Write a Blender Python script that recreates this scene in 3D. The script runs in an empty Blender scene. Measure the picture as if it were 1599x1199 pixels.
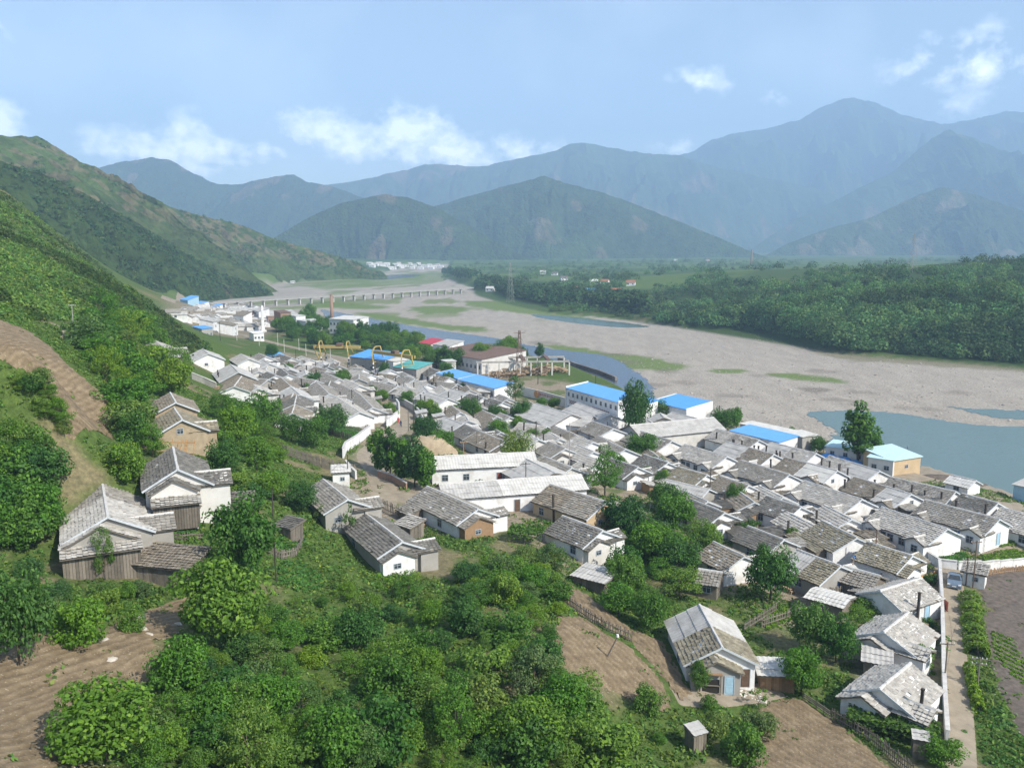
import bpy, math, random
import numpy as np
from mathutils import Vector, Matrix
rnd = random.Random(7)
nrs = np.random.RandomState(11)
S = bpy.context.scene
COL = S.collection
# ------------------------------------------------------------------ camera, world, sun, exposure
CAMZ = 44.0
FPX = 1331.0
PITCH = math.radians(9.2)
cd = bpy.data.cameras.new('camera'); cam = bpy.data.objects.new('camera', cd); COL.objects.link(cam)
cam.location = (0, 0, CAMZ); cam.rotation_euler = (math.radians(90) - PITCH, 0, 0)
cd.sensor_width = 36.0; cd.lens = 36.0 * FPX / 1599.0; cd.clip_start = 0.5; cd.clip_end = 30000
S.camera = cam
SUN_DIR = Vector((0.80, -0.60, 0)).normalized()
SUN_EL = math.radians(42)
world = bpy.data.worlds.new('World'); S.world = world; world.use_nodes = True
W = world.node_tree; W.nodes.clear()
def wn(t, **k):
    n = W.nodes.new(t)
    for a, b in k.items(): setattr(n, a, b)
    return n
sky = wn('ShaderNodeTexSky', sky_type='NISHITA', sun_disc=False, sun_elevation=SUN_EL,
         sun_rotation=math.atan2(SUN_DIR.x, SUN_DIR.y), altitude=300, air_density=1.0, dust_density=0.9, ozone_density=1.4)
# clouds: fleecy banks placed by compass bearing and height, with noise-eaten edges
tc = wn('ShaderNodeTexCoord')
sep = wn('ShaderNodeSeparateXYZ'); W.links.new(tc.outputs['Generated'], sep.inputs[0])
def M(op, a, b=None, c=None, clamp=False):
    n = wn('ShaderNodeMath', operation=op, use_clamp=clamp)
    for i, v in enumerate((a, b, c)):
        if v is None: continue
        if isinstance(v, (int, float)): n.inputs[i].default_value = v
        else: W.links.new(v, n.inputs[i])
    return n.outputs[0]
az = M('ARCTAN2', sep.outputs[0], sep.outputs[1])          # 0 = straight ahead (+y), right positive
el = M('ARCSINE', sep.outputs[2])
comb = wn('ShaderNodeCombineXYZ'); W.links.new(az, comb.inputs[0]); W.links.new(M('MULTIPLY', el, 1.25), comb.inputs[1])
n1 = wn('ShaderNodeTexNoise'); n1.inputs['Scale'].default_value = 24; n1.inputs['Detail'].default_value = 9; n1.inputs['Roughness'].default_value = 0.6
W.links.new(comb.outputs[0], n1.inputs['Vector'])
n2 = wn('ShaderNodeTexNoise'); n2.inputs['Scale'].default_value = 3.2; n2.inputs['Detail'].default_value = 6; n2.inputs['Roughness'].default_value = 0.5
W.links.new(comb.outputs[0], n2.inputs['Vector'])
def blob(u, v, su, sv, amp):
    a0 = math.atan((u - 799.5) / FPX); e0 = PITCH * -1 + math.atan((599.5 - v) / FPX); e0 = math.atan(math.tan(e0) * math.cos(a0))
    du = M('DIVIDE', M('SUBTRACT', az, a0), su / FPX); dv = M('DIVIDE', M('SUBTRACT', el, e0), sv / FPX)
    r = M('SQRT', M('ADD', M('MULTIPLY', du, du), M('MULTIPLY', dv, dv)))
    return M('MULTIPLY', M('SUBTRACT', 1.0, r, clamp=True), amp)
CL = [(300, 238, 210, 46, 0.9), (700, 238, 240, 44, 0.8), (310, 232, 130, 62, 1.0), (315, 200, 60, 40, 0.6), (190, 235, 90, 50, 0.7), (430, 235, 90, 30, 0.6), (510, 205, 100, 55, 1.0), (640, 205, 110, 60, 1.1), (665, 190, 60, 30, 0.6),
      (590, 235, 260, 50, 0.6), (810, 235, 110, 40, 0.7), (1050, 230, 60, 25, 0.6), (20, 190, 70, 40, 1.0), (1080, 130, 80, 40, 0.5), (1195, 152, 40, 22, 0.5),
      (1500, 100, 190, 70, 0.62), (1440, 110, 140, 60, 0.5), (1560, 95, 120, 60, 0.6), (1450, 165, 90, 36, 0.5), (25, 50, 70, 40, 0.35), (1700, 200, 200, 80, 1.0), (-200, 200, 240, 90, 1.0)]
acc = None
for c in CL:
    b = blob(*c); acc = b if acc is None else M('MAXIMUM', acc, b)
acc = M('MULTIPLY', acc, 1.0)
dens = M('SUBTRACT', M('ADD', acc, M('MULTIPLY', M('SUBTRACT', n1.outputs['Fac'], 0.5), 2.6)), 0.22)
dens = M('MULTIPLY', M('MULTIPLY', dens, 1.5, clamp=True), M('MULTIPLY', acc, 2.0, clamp=True))
wisp = M('MULTIPLY', M('SUBTRACT', n2.outputs['Fac'], 0.50, clamp=True), 0.6)
cmask = M('MAXIMUM', M('MULTIPLY', dens, 0.85), M('ADD', wisp, 0.05))
mix = wn('ShaderNodeMix', data_type='RGBA'); W.links.new(cmask, mix.inputs['Factor'])
W.links.new(sky.outputs[0], mix.inputs['A']); mix.inputs['B'].default_value = (19.0, 18.8, 18.6, 1)
bg = wn('ShaderNodeBackground'); bg.inputs['Strength'].default_value = 0.115
W.links.new(mix.outputs['Result'], bg.inputs['Color'])
out = wn('ShaderNodeOutputWorld'); W.links.new(bg.outputs[0], out.inputs['Surface'])
sd = bpy.data.lights.new('sun', 'SUN'); sd.energy = 4.7; sd.angle = math.radians(0.53); sd.color = (1.0, 0.935, 0.82)
sun = bpy.data.objects.new('sun', sd); COL.objects.link(sun)
sv = Vector((SUN_DIR.x * math.cos(SUN_EL), SUN_DIR.y * math.cos(SUN_EL), math.sin(SUN_EL)))
sun.rotation_euler = sv.to_track_quat('Z', 'Y').to_euler(); sun.location = (100, -80, 200)
S.view_settings.view_transform = 'Standard'; S.view_settings.look = 'None'; S.view_settings.exposure = 0.60; S.view_settings.gamma = 1.0
S.view_settings.use_curve_mapping = False
S.cycles.max_bounces = 6; S.cycles.diffuse_bounces = 3; S.cycles.volume_bounces = 1; S.cycles.transparent_max_bounces = 8
S.cycles.use_adaptive_sampling = True; S.cycles.adaptive_threshold = 0.02
S.cycles.use_denoising = True
# ------------------------------------------------------------------ helpers
def ray(u, v):
    a = (u - 799.5) / FPX; b = (v - 599.5) / FPX; c, s = math.cos(PITCH), math.sin(PITCH)
    return np.array((a, c - b * s, -s - b * c))
def onz(u, v, z):
    d = ray(u, v); t = (z - CAMZ) / d[2]
    return (d[0] * t, d[1] * t, z)
def atd(u, v, t):
    d = ray(u, v); return (d[0] * t, d[1] * t, CAMZ + d[2] * t)
def mesh_np(name, v, f, mat=None, col=None, smooth=False):
    v = np.asarray(v, dtype=np.float32).reshape(-1, 3); f = np.asarray(f, dtype=np.int32)
    me = bpy.data.meshes.new(name); k = f.shape[1]; n = len(f)
    me.vertices.add(len(v)); me.vertices.foreach_set('co', v.ravel())
    me.loops.add(n * k); me.loops.foreach_set('vertex_index', f.ravel())
    me.polygons.add(n); me.polygons.foreach_set('loop_start', np.arange(0, n * k, k, dtype=np.int32))
    if smooth: me.polygons.foreach_set('use_smooth', np.ones(n, dtype=bool))
    if col is not None:
        a = me.color_attributes.new('Col', 'FLOAT_COLOR', 'POINT')
        c = np.ones((len(v), 4), dtype=np.float32); c[:, :3] = col; a.data.foreach_set('color', c.ravel())
    me.update(calc_edges=True)
    if mat: me.materials.append(mat)
    return me
def link(name, me, parent=None, loc=None):
    o = bpy.data.objects.new(name, me); COL.objects.link(o)
    if parent: o.parent = parent
    if loc is not None: o.location = loc
    return o
def tag(o, label=None, cat=None, group=None, kind=None):
    if label: o['label'] = label
    if cat: o['category'] = cat
    if group: o['group'] = group
    if kind: o['kind'] = kind
    return o
def empty(name, loc, rz=0, label=None, cat=None, group=None):
    o = bpy.data.objects.new(name, None); COL.objects.link(o); o.location = loc; o.rotation_euler = (0, 0, rz); o.empty_display_size = .3
    return tag(o, label, cat, group)
class MB:
    def __init__(s): s.v = []; s.f = []
    def quad(s, a, b, c, d):
        i = len(s.v); s.v += [tuple(a), tuple(b), tuple(c), tuple(d)]; s.f.append((i, i + 1, i + 2, i + 3)); return s
    def poly(s, pts):
        i = len(s.v); s.v += [tuple(p) for p in pts]; s.f.append(tuple(range(i, i + len(pts)))); return s
    def box(s, x0, x1, y0, y1, z0, z1):
        i = len(s.v)
        s.v += [(x0, y0, z0), (x1, y0, z0), (x1, y1, z0), (x0, y1, z0), (x0, y0, z1), (x1, y0, z1), (x1, y1, z1), (x0, y1, z1)]
        s.f += [(i + a, i + b, i + c, i + d) for a, b, c, d in ((0, 3, 2, 1), (4, 5, 6, 7), (0, 1, 5, 4), (1, 2, 6, 5), (2, 3, 7, 6), (3, 0, 4, 7))]
        return s
    def prism(s, pts, h):           # pts: bottom loop list, extruded by vector h
        n = len(pts); i = len(s.v); h = Vector(h)
        s.v += [tuple(p) for p in pts] + [tuple(Vector(p) + h) for p in pts]
        s.f.append(tuple(i + k for k in reversed(range(n)))); s.f.append(tuple(i + n + k for k in range(n)))
        for k in range(n): s.f.append((i + k, i + (k + 1) % n, i + n + (k + 1) % n, i + n + k))
        return s
    def bar(s, p, q, r, r2=None, n=5):
        p = Vector(p); q = Vector(q); d = (q - p)
        if d.length < 1e-6: return s
        d.normalize(); r2 = r if r2 is None else r2
        a = d.orthogonal().normalized(); b = d.cross(a); i = len(s.v)
        for (c, rr) in ((p, r), (q, r2)):
            for k in range(n):
                t = 2 * math.pi * k / n; s.v.append(tuple(c + a * (rr * math.cos(t)) + b * (rr * math.sin(t))))
        for k in range(n): s.f.append((i + k, i + (k + 1) % n, i + n + (k + 1) % n, i + n + k))
        s.f.append(tuple(i + k for k in reversed(range(n)))); s.f.append(tuple(i + n + k for k in range(n)))
        return s
    def beam(s, p, q, w, h):        # square section bar
        p = Vector(p); q = Vector(q); d = (q - p).normalized(); up = Vector((0, 0, 1)) if abs(d.z) < .95 else Vector((1, 0, 0))
        a = d.cross(up).normalized() * (w / 2); b = a.cross(d).normalized() * (h / 2)
        s.prism([p - a - b, p + a - b, p + a + b, p - a + b], q - p); return s
    def mesh(s, name, mat, smooth=False):
        me = bpy.data.meshes.new(name); me.from_pydata(s.v, [], s.f)
        if smooth:
            for p in me.polygons: p.use_smooth = True
        if mat: me.materials.append(mat)
        return me
    def build(s, name, mat, parent=None, loc=None, smooth=False): return link(name, s.mesh(name, mat, smooth), parent, loc)
# value noise
def _h(ix, iy, sd):
    n = (ix * 374761393 + iy * 668265263 + sd * 982451653) & 0xffffffff
    n = ((n ^ (n >> 13)) * 1274126177) & 0xffffffff
    return ((n ^ (n >> 16)) & 0xffff) / 65535.0
def vnoise(x, y, sd=0):
    x = np.asarray(x, dtype=np.float64); y = np.asarray(y, dtype=np.float64)
    ix = np.floor(x).astype(np.int64); iy = np.floor(y).astype(np.int64); fx = x - ix; fy = y - iy
    fx = fx * fx * (3 - 2 * fx); fy = fy * fy * (3 - 2 * fy)
    a = _h(ix, iy, sd); b = _h(ix + 1, iy, sd); c = _h(ix, iy + 1, sd); d = _h(ix + 1, iy + 1, sd)
    return (a * (1 - fx) + b * fx) * (1 - fy) + (c * (1 - fx) + d * fx) * fy
def fbm(x, y, o=4, sd=0, g=.5):
    r = 0; a = 1; t = 0
    for k in range(o):
        r = r + a * vnoise(x * 2 ** k, y * 2 ** k, sd + k * 17); t += a; a *= g
    return r / t
def ridged(x, y, o=4, sd=0):
    r = 0; a = 1; t = 0
    for k in range(o):
        r = r + a * (1 - np.abs(2 * vnoise(x * 2 ** k, y * 2 ** k, sd + k * 13) - 1)); t += a; a *= .5
    return r / t
def sstep(a, b, x):
    t = np.clip((x - a) / (b - a), 0, 1); return t * t * (3 - 2 * t)
def inpoly(x, y, P):
    x = np.asarray(x); y = np.asarray(y); r = np.zeros(np.shape(x), bool); n = len(P)
    for i in range(n):
        x0, y0 = P[i][:2]; x1, y1 = P[(i + 1) % n][:2]
        if y0 == y1: continue
        c = ((y0 > y) != (y1 > y)) & (x < (x1 - x0) * (y - y0) / (y1 - y0) + x0); r ^= c
    return r
def sdist(x, y, P, closed=True):      # distance to polyline, negative inside
    d = np.full(np.shape(x), 1e9); n = len(P)
    for i in range(n if closed else n - 1):
        x0, y0 = P[i][:2]; x1, y1 = P[(i + 1) % n][:2]; dx, dy = x1 - x0, y1 - y0; L = dx * dx + dy * dy + 1e-9
        t = np.clip(((x - x0) * dx + (y - y0) * dy) / L, 0, 1); d = np.minimum(d, np.hypot(x - x0 - t * dx, y - y0 - t * dy))
    return np.where(inpoly(x, y, P), -d, d) if closed else d
def smooth_poly(P, n=4, closed=True):
    P = [np.array(p[:2], float) for p in P]; R = []; N = len(P)
    for i in range(N if closed else N - 1):
        if closed: a, b, c, d = P[i - 1], P[i], P[(i + 1) % N], P[(i + 2) % N]
        else: a, b, c, d = P[max(i - 1, 0)], P[i], P[i + 1], P[min(i + 2, N - 1)]
        for k in range(n):
            t = k / n; R.append(.5 * ((2 * b) + (c - a) * t + (2 * a - 5 * b + 4 * c - d) * t * t + (3 * b - a - 3 * c + d) * t ** 3))
    if not closed: R.append(P[-1])
    return [tuple(r) for r in R]
# ------------------------------------------------------------------ materials
def nmat(name):
    m = bpy.data.materials.new(name); m.use_nodes = True; t = m.node_tree; t.nodes.clear()
    o = t.nodes.new('ShaderNodeOutputMaterial'); b = t.nodes.new('ShaderNodeBsdfPrincipled'); t.links.new(b.outputs[0], o.inputs['Surface'])
    b.inputs['Roughness'].default_value = .85; b.inputs['Specular IOR Level'].default_value = .25
    return m, t, b
def tnoise(t, scale, detail=5, rough=.6, coord='Object', vec=None):
    n = t.nodes.new('ShaderNodeTexNoise'); n.inputs['Scale'].default_value = scale; n.inputs['Detail'].default_value = detail; n.inputs['Roughness'].default_value = rough
    if vec is None:
        c = t.nodes.new('ShaderNodeTexCoord'); vec = c.outputs[coord]
    t.links.new(vec, n.inputs['Vector']); return n
def tramp(t, fac, stops):
    r = t.nodes.new('ShaderNodeValToRGB'); e = r.color_ramp.elements
    while len(e) < len(stops): e.new(.5)
    for k, (p, c) in enumerate(stops): e[k].position = p; e[k].color = (*c, 1) if len(c) == 3 else c
    t.links.new(fac, r.inputs['Fac']); return r.outputs['Color']
def tmix(t, fac, a, b, mode='MIX'):
    m = t.nodes.new('ShaderNodeMix'); m.data_type = 'RGBA'; m.blend_type = mode
    for k, v in (('Factor', fac), ('A', a), ('B', b)):
        i = m.inputs[k] if k != 'Factor' else m.inputs[0]
        if isinstance(v, (int, float)): i.default_value = v
        elif isinstance(v, tuple): i.default_value = (*v, 1)
        else: t.links.new(v, i)
    return m.outputs['Result']
def tmath(t, op, a, b=0.0, clamp=False):
    n = t.nodes.new('ShaderNodeMath'); n.operation = op; n.use_clamp = clamp
    for i, v in enumerate((a, b)):
        if isinstance(v, (int, float)): n.inputs[i].default_value = v
        else: t.links.new(v, n.inputs[i])
    return n.outputs[0]
def tbump(t, b, h, strength=.5, dist=.05):
    n = t.nodes.new('ShaderNodeBump'); n.inputs['Strength'].default_value = strength; n.inputs['Distance'].default_value = dist
    t.links.new(h, n.inputs['Height']); t.links.new(n.outputs[0], b.inputs['Normal'])
def simple(name, c, var=.25, scale=3.0, rough=.85, bump=.2, metal=0.0, stain=None, isl=0.0, stain_scale=.6, stain_amt=.6, coord='Object'):
    m, t, b = nmat(name); n = tnoise(t, scale, 6, .65, coord)
    lo = tuple(x * (1 - var) for x in c); hi = tuple(min(1, x * (1 + var)) for x in c)
    col = tramp(t, n.outputs['Fac'], [(.3, lo), (.7, hi)])
    if isl:
        g = t.nodes.new('ShaderNodeNewGeometry')
        col = tmix(t, isl, col, tramp(t, g.outputs['Random Per Island'], [(0, tuple(x * .45 for x in c)), (.5, c), (1, tuple(min(1, x * 1.7) for x in c))]))
    if stain:
        s = tnoise(t, stain_scale, 7, .7, coord)
        col = tmix(t, tmath(t, 'MULTIPLY', tramp(t, s.outputs['Fac'], [(.48, (0, 0, 0)), (.66, (1, 1, 1))]), stain_amt), col, stain)
    t.links.new(col, b.inputs['Base Color']); b.inputs['Roughness'].default_value = rough; b.inputs['Metallic'].default_value = metal
    if bump: tbump(t, b, n.outputs['Fac'], bump, .03)
    return m
# ------------------------------------------------------------------ terrain
CP = [(0,1199,17),(200,1199,14),(400,1199,10.5),(600,1199,8),(800,1199,6),(1000,1199,3.4),(1100,1150,2.2),(1200,1199,1.8),(1300,1199,1),(1420,1160,.3),(1500,1199,0),(1599,1199,-.6),
 (0,1050,16.3),(150,1000,15),(0,900,16),(60,870,14.5),(180,870,13),(250,890,12.6),(300,950,11.3),(300,1080,12.2),(300,800,15.0),(240,750,17),(300,725,17.8),(340,790,14.8),(0,720,22),(100,700,20.5),
 (60,560,29.5),(0,500,33),(180,650,22),(100,640,24.5),(0,600,27.5),(100,515,29.5),(150,540,25.5),(240,560,18),(300,585,15.5),(200,600,20.5),(270,640,19),
 (0,400,48),(60,440,40),(150,470,31),(0,300,66),(60,345,57),(120,390,45),(180,440,33),(230,475,23),(280,510,12),(320,520,6),
 (420,640,9),(350,700,14),(430,800,12),(400,730,13.5),(450,700,9.5),(480,880,9.3),(450,900,9.8),(530,745,6.5),(500,780,8),(460,760,10.5),(620,895,6.5),(540,870,7.5),(690,880,6),(720,850,5.6),(560,800,6.3),(600,760,5),(580,700,5),(640,650,3.2),(560,650,4.2),(500,640,5.2),(470,600,4.5),
 (420,590,4.5),(370,600,7.5),(330,570,9.5),(300,550,12.5),(400,560,3),(450,560,1.5),(700,560,0),(600,600,.8),(520,560,.5),
 (740,740,4.3),(800,780,4),(860,800,3.8),(900,800,3.6),(930,920,3.0),(880,860,4),(820,880,5.4),(780,920,6.2),(700,960,7),(1130,1070,1.5),(1050,1100,2.4),(950,1010,4.7),(860,960,6.3),(900,1080,5.2),(1000,1120,3.4),(650,1000,7.4),(700,1100,7.2),(550,950,8.0),(450,1050,10.4),(560,1100,8.6),
 (800,1060,6.8),(820,1140,6),(980,900,2),(1040,1000,2),(1000,850,1.5),(960,760,1.6),(900,700,1),(850,680,1),(760,660,1.2),(720,690,2.5),(780,610,0),(850,640,.3),(1000,640,0),(1100,680,0),(1100,760,.3),(1100,860,.6),(1200,800,0),(1250,950,.4),(1200,1000,.8),(1200,900,.4),(1300,1060,.5),(1400,1060,0),(1490,1000,0),(1490,900,0),(1400,860,0),(1500,800,0),(1300,760,0),(1200,700,0),(1400,760,-.5),(1599,840,-.2),(1560,960,-.6),(1599,1050,-1.2),(1540,1060,-.4),(1550,770,-1.2),(1480,740,-1.0),(1390,715,-.6),
 (1100,645,-.3),(1200,675,-.5),(1290,703,-.6),(1340,712,-.8),(1450,735,-1),(960,592,-.3),(905,568,-.3),(850,556,-.3),(760,545,-.2),(1300,620,-4.5),(1000,540,-4.5),(1150,580,-4.5),(1450,600,-4.5),(1599,650,-4.5),(1500,680,-4.5),(800,505,-4.5),(600,465,-4.5),(660,520,0),(560,510,0),(450,520,0),(400,500,0),(330,490,0),(300,475,1)]
WP = [(-40,-20,30),(0,-15,30),(40,-15,26),(0,20,22),(-20,25,22.5),(20,25,17),(60,10,14),(60,45,5),(110,40,1),(-80,40,30),(-90,80,33),(-120,130,42),(-150,200,52),(-200,300,70),(-260,260,85),(-160,60,50),(-220,150,70),(-260,20,85),(-320,400,80),(-420,300,115),
 (-230,430,30),(-170,430,4),(-330,520,50),(-250,560,12),(-300,640,20),(-420,700,60),(-200,800,2),(-100,1000,3),(0,1400,3),(-300,1200,2),(-800,1000,60),(-800,500,140),(-500,100,150),(-900,0,180),
 (200,-50,2),(200,60,-1.5),(140,75,-2),(200,120,-3),(400,60,0),(500,-100,5),(900,0,10),(1500,200,20),(0,2000,4),(400,1500,8),(1000,2000,10),(0,4000,5),(2000,3000,10),(-1500,3000,20),(3000,6000,10),(-3000,6000,10),(0,9000,5)]
# the far bank: toe at river level, wooded rise, a plateau of fields, a wooded hill to the right
FB = [(1599,545,358,4),(1599,490,385,6),(1599,440,430,6),(1500,535,375,4),(1500,480,405,6),(1500,430,460,6),(1400,525,390,4),(1400,470,425,6),(1430,432,500,6),(1330,515,400,4),(1300,470,450,6),(1250,445,520,6),(1200,455,520,6),(1200,430,650,5),(1100,475,560,5),(1150,430,700,5),(1050,445,700,5),(1000,470,640,4),(1000,440,800,4),(900,470,720,3),(850,450,850,2),(780,445,950,2),(1100,420,850,3),(900,425,1200,2)]
def _fb(u, v, t, d):
    p = atd(u, v, t); return (p[0], p[1], max(p[2] - d, -2.5))
C0 = np.array([onz(u, v, z) for u, v, z in CP] + WP + [_fb(*k) for k in FB] + [atd(1599,404,640), atd(1720,400,600), atd(1720,500,470), atd(1520,408,700), atd(1900,400,600), atd(1900,520,430), atd(1450,418,760), onz(1750,600,-4.5), onz(1900,640,-4.5), onz(1900,760,-4.5), onz(1700,700,-4.5), atd(1750,900,125)])
_c = 7.0
def _phi(x, y): return np.sqrt((x[:, None] - C0[None, :, 0]) ** 2 + (y[:, None] - C0[None, :, 1]) ** 2 + _c * _c)
_A = _phi(C0[:, 0], C0[:, 1]) + np.eye(len(C0)) * -0.6
_nc = len(C0); _P = np.c_[np.ones(_nc)]
_sol = np.linalg.solve(np.block([[_A, _P], [_P.T, np.zeros((1, 1))]]), np.r_[C0[:, 2], 0])
def rbf(x, y):
    x = np.asarray(x, float).ravel(); y = np.asarray(y, float).ravel(); r = np.empty(len(x))
    for i in range(0, len(x), 40000):
        r[i:i + 40000] = _phi(x[i:i + 40000], y[i:i + 40000]) @ _sol[:_nc] + _sol[_nc]
    return r
RIV_NEAR = [(1960,850),(1599,762),(1520,748),(1440,727),(1395,706),(1330,700),(1285,690),(1230,664),(1150,646),(1095,630),(1015,613),(963,591),(928,578),(888,563),(839,553),(769,543),(709,535),(639,521),(585,509),(540,500),(430,489),(360,482),(300,471)]
RIV_FAR = [(310,458),(400,447),(500,437),(580,428),(650,416),(700,412),(690,428),(735,450),(745,462),(850,488),(940,496),(1060,511),(1180,518),(1300,551),(1450,564),(1599,577),(1960,625)]
BED = -4.5
RIVP = smooth_poly([onz(u, v, -.6) for u, v in RIV_NEAR] + [onz(u, v, BED) for u, v in RIV_FAR], 3)
def H(x, y, detail=True):
    shp = np.shape(x); x = np.atleast_1d(np.asarray(x, float)).ravel(); y = np.atleast_1d(np.asarray(y, float)).ravel()
    z = rbf(x, y)
    z = np.clip(z, -3.5, 200)
    d = np.hypot(x, y); far = sstep(450, 900, d)
    if detail:
        z = z + (fbm(x / 9, y / 9, 3, 3) - .5) * .9 * sstep(2, 9, z) * (1 - far)
        z = z + (fbm(x / 60, y / 60, 4, 5) - .5) * 10 * sstep(25, 60, z) * sstep(150, 300, d)
    near = (y > 60) & (d < 2600) & (x > -900) & (x < 900)
    if near.any():
        s = sdist(x[near], y[near], RIVP); w = 4 + 6 * sstep(300, 900, d[near])
        m = sstep(-.5, w * 1.4, s); zz = z[near]
        z[near] = BED * (1 - m) + zz * m
    return z.reshape(shp) if shp else float(z[0])
_T = np.r_[np.linspace(18, 300, 420), np.geomspace(301, 3500, 260)]
def at(u, v, h=0.0):
    """the point of the ground (raised by h) seen at photograph pixel (u, v)"""
    d = ray(u, v); p = d[None, :] * _T[:, None]; z = CAMZ + p[:, 2]; g = H(p[:, 0], p[:, 1]) + h
    k = np.nonzero(z < g)[0]
    if len(k) == 0 or k[0] == 0:
        t = (h - CAMZ) / d[2] if d[2] < -1e-3 else 900.0
        return Vector((d[0] * t, d[1] * t, H(d[0] * t, d[1] * t)))
    k = k[0]; a0 = z[k - 1] - g[k - 1]; a1 = g[k] - z[k]; t = _T[k - 1] + (_T[k] - _T[k - 1]) * a0 / (a0 + a1 + 1e-9)
    return Vector((d[0] * t, d[1] * t, H(d[0] * t, d[1] * t)))
def dep(p): return p.y * math.cos(PITCH) - (p.z - CAMZ) * math.sin(PITCH)      # depth along the view
def mpx(p): return dep(p) / FPX                                             # metres per photograph pixel there
def polyat(P): return [tuple(at(u, v))[:2] for u, v in P]
def grid_axis(lo, hi, f0, f1, fine, grow):
    a = list(np.arange(f0, f1, fine)); st = fine
    x = f1
    while x < hi: a.append(x); st *= grow; x += st
    a.append(hi); st = fine; x = f0; b = []
    while x > lo: st *= grow; x -= st; b.append(x)
    b[-1] = lo
    return np.array(b[::-1] + a)
GX = grid_axis(-4300, 6300, -85, 110, .8, 1.045); GY = grid_axis(-400, 8200, 24, 190, .8, 1.022)
print('grid', len(GX), len(GY))
XX, YY = np.meshgrid(GX, GY); ZZ = H(XX, YY)
def H(x, y, detail=True, _Z=ZZ):
    shp = np.shape(x); x = np.atleast_1d(np.asarray(x, float)).ravel(); y = np.atleast_1d(np.asarray(y, float)).ravel()
    i = np.clip(np.searchsorted(GX, x) - 1, 0, len(GX) - 2); j = np.clip(np.searchsorted(GY, y) - 1, 0, len(GY) - 2)
    fx = np.clip((x - GX[i]) / (GX[i + 1] - GX[i]), 0, 1); fy = np.clip((y - GY[j]) / (GY[j + 1] - GY[j]), 0, 1)
    z = (_Z[j, i] * (1 - fx) + _Z[j, i + 1] * fx) * (1 - fy) + (_Z[j + 1, i] * (1 - fx) + _Z[j + 1, i + 1] * fx) * fy
    return z.reshape(shp) if shp else float(z[0])
# ---- cover colours (the surface's own colour)
GRASS = np.array((.072, .112, .028)); DIRT = np.array((.21, .155, .095)); GRAVEL = np.array((.32, .29, .25)); YARD = np.array((.25, .21, .155)); FOREST = np.array((.040, .070, .020))
FIELDG = np.array((.095, .145, .04)); DRY = np.array((.17, .15, .085))
n1_ = fbm(XX / 6, YY / 6, 4, 21)[..., None]; n2_ = fbm(XX / 25, YY / 25, 4, 31)[..., None]; n3_ = fbm(XX / 90, YY / 90, 4, 41)[..., None]
cov = GRASS * (1 - sstep(.58, .74, n1_)) + DRY * sstep(.58, .74, n1_)
hz = ZZ[..., None]; dd = np.hypot(XX, YY)[..., None]
town = polyat([(380,560),(430,548),(560,560),(700,540),(760,580),(900,600),(1000,620),(1090,635),(1200,660),(1400,715),(1599,790),(1599,900),(1480,920),(1460,1130),(1400,1110),(1340,1040),(1100,900),(1000,860),(900,900),(830,850),(700,830),(560,800),(540,760),(560,690),(500,640),(400,600)])
ms = sdist(XX.ravel(), YY.ravel(), town).reshape(XX.shape)[..., None]
mt = 1 - sstep(-3, 4, ms); cov = cov * (1 - mt) + mt * (YARD * (1 - sstep(.55, .7, n1_) * .8) + GRASS * sstep(.55, .7, n1_) * .8)
old = polyat([(262,482),(330,470),(420,482),(440,510),(400,530),(330,520),(290,505)])
mt = 1 - sstep(-4, 6, sdist(XX.ravel(), YY.ravel(), old).reshape(XX.shape)[..., None]); cov = cov * (1 - mt) + mt * (YARD * .8 + GRASS * .1)
fl = sstep(500, 800, dd); pl = FIELDG * (1 - sstep(.45, .55, n3_)) + np.array((.055, .095, .03)) * sstep(.45, .55, n3_); cov = cov * (1 - fl) + fl * pl
rs = sdist(XX.ravel(), YY.ravel(), RIVP).reshape(XX.shape)[..., None]; mr = 1 - sstep(-2, 3, rs)
gv = GRAVEL * (.82 + .36 * fbm(XX / 3, YY / 8, 4, 51)[..., None])
gr = sstep(.54, .62, fbm(XX / 30, YY / 75, 4, 61))[..., None] * sstep(520, 640, dd)
gv = gv * (1 - gr * .8) + gr * .8 * np.array((.13, .17, .055))
def patch(P, c, w=3.0, amt=.9, nz=.5):
    global gv
    PP = smooth_poly([onz(u, v, BED) for u, v in P], 4)
    s = sdist(XX.ravel(), YY.ravel(), PP).reshape(XX.shape)[..., None] + (n1_ - .5) * w * 4
    m = (1 - sstep(-w, w, s)) * amt; gv = gv * (1 - m) + m * c
GG = np.array((.115, .17, .045))
patch([(945,553),(1000,556),(1070,570),(1060,577),(1000,578),(965,567)], GG)
patch([(1195,583),(1260,585),(1325,596),(1290,597),(1215,590)], GG, 2)
patch([(1115,577),(1160,577),(1160,582),(1120,582)], GG, 2)
patch([(560,487),(640,497),(690,505),(760,513),(745,518),(680,513),(620,504),(570,495)], GG, 3)
patch([(640,480),(690,478),(740,482),(700,490),(650,488)], GG, 4)
patch([(720,470),(790,472),(860,488),(930,498),(860,494),(760,482)], GG, 4)
patch([(480,478),(560,483),(610,480),(560,474),(500,472)], GG, 4)
patch([(500,440),(600,430),(690,425),(690,440),(600,446),(500,452)], GG, 5, .7)
patch([(330,462),(430,452),(480,458),(380,470)], GRAVEL * .95, 4)
patch([(1200,522),(1300,545),(1400,556),(1599,572),(1599,580),(1400,567),(1290,556)], np.array((.15,.14,.075)), 3, .7)
patch([(840,538),(905,542),(960,556),(900,552)], GG, 2)
for k in range(26):
    u = nrs.uniform(700, 1500); v = 520 + (u - 700) * .09 + nrs.uniform(0, 60); patch([(u - 22, v), (u, v - 2), (u + 26, v + 2), (u, v + 4)], np.array((.15, .13, .11)), 2, .5)
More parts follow.
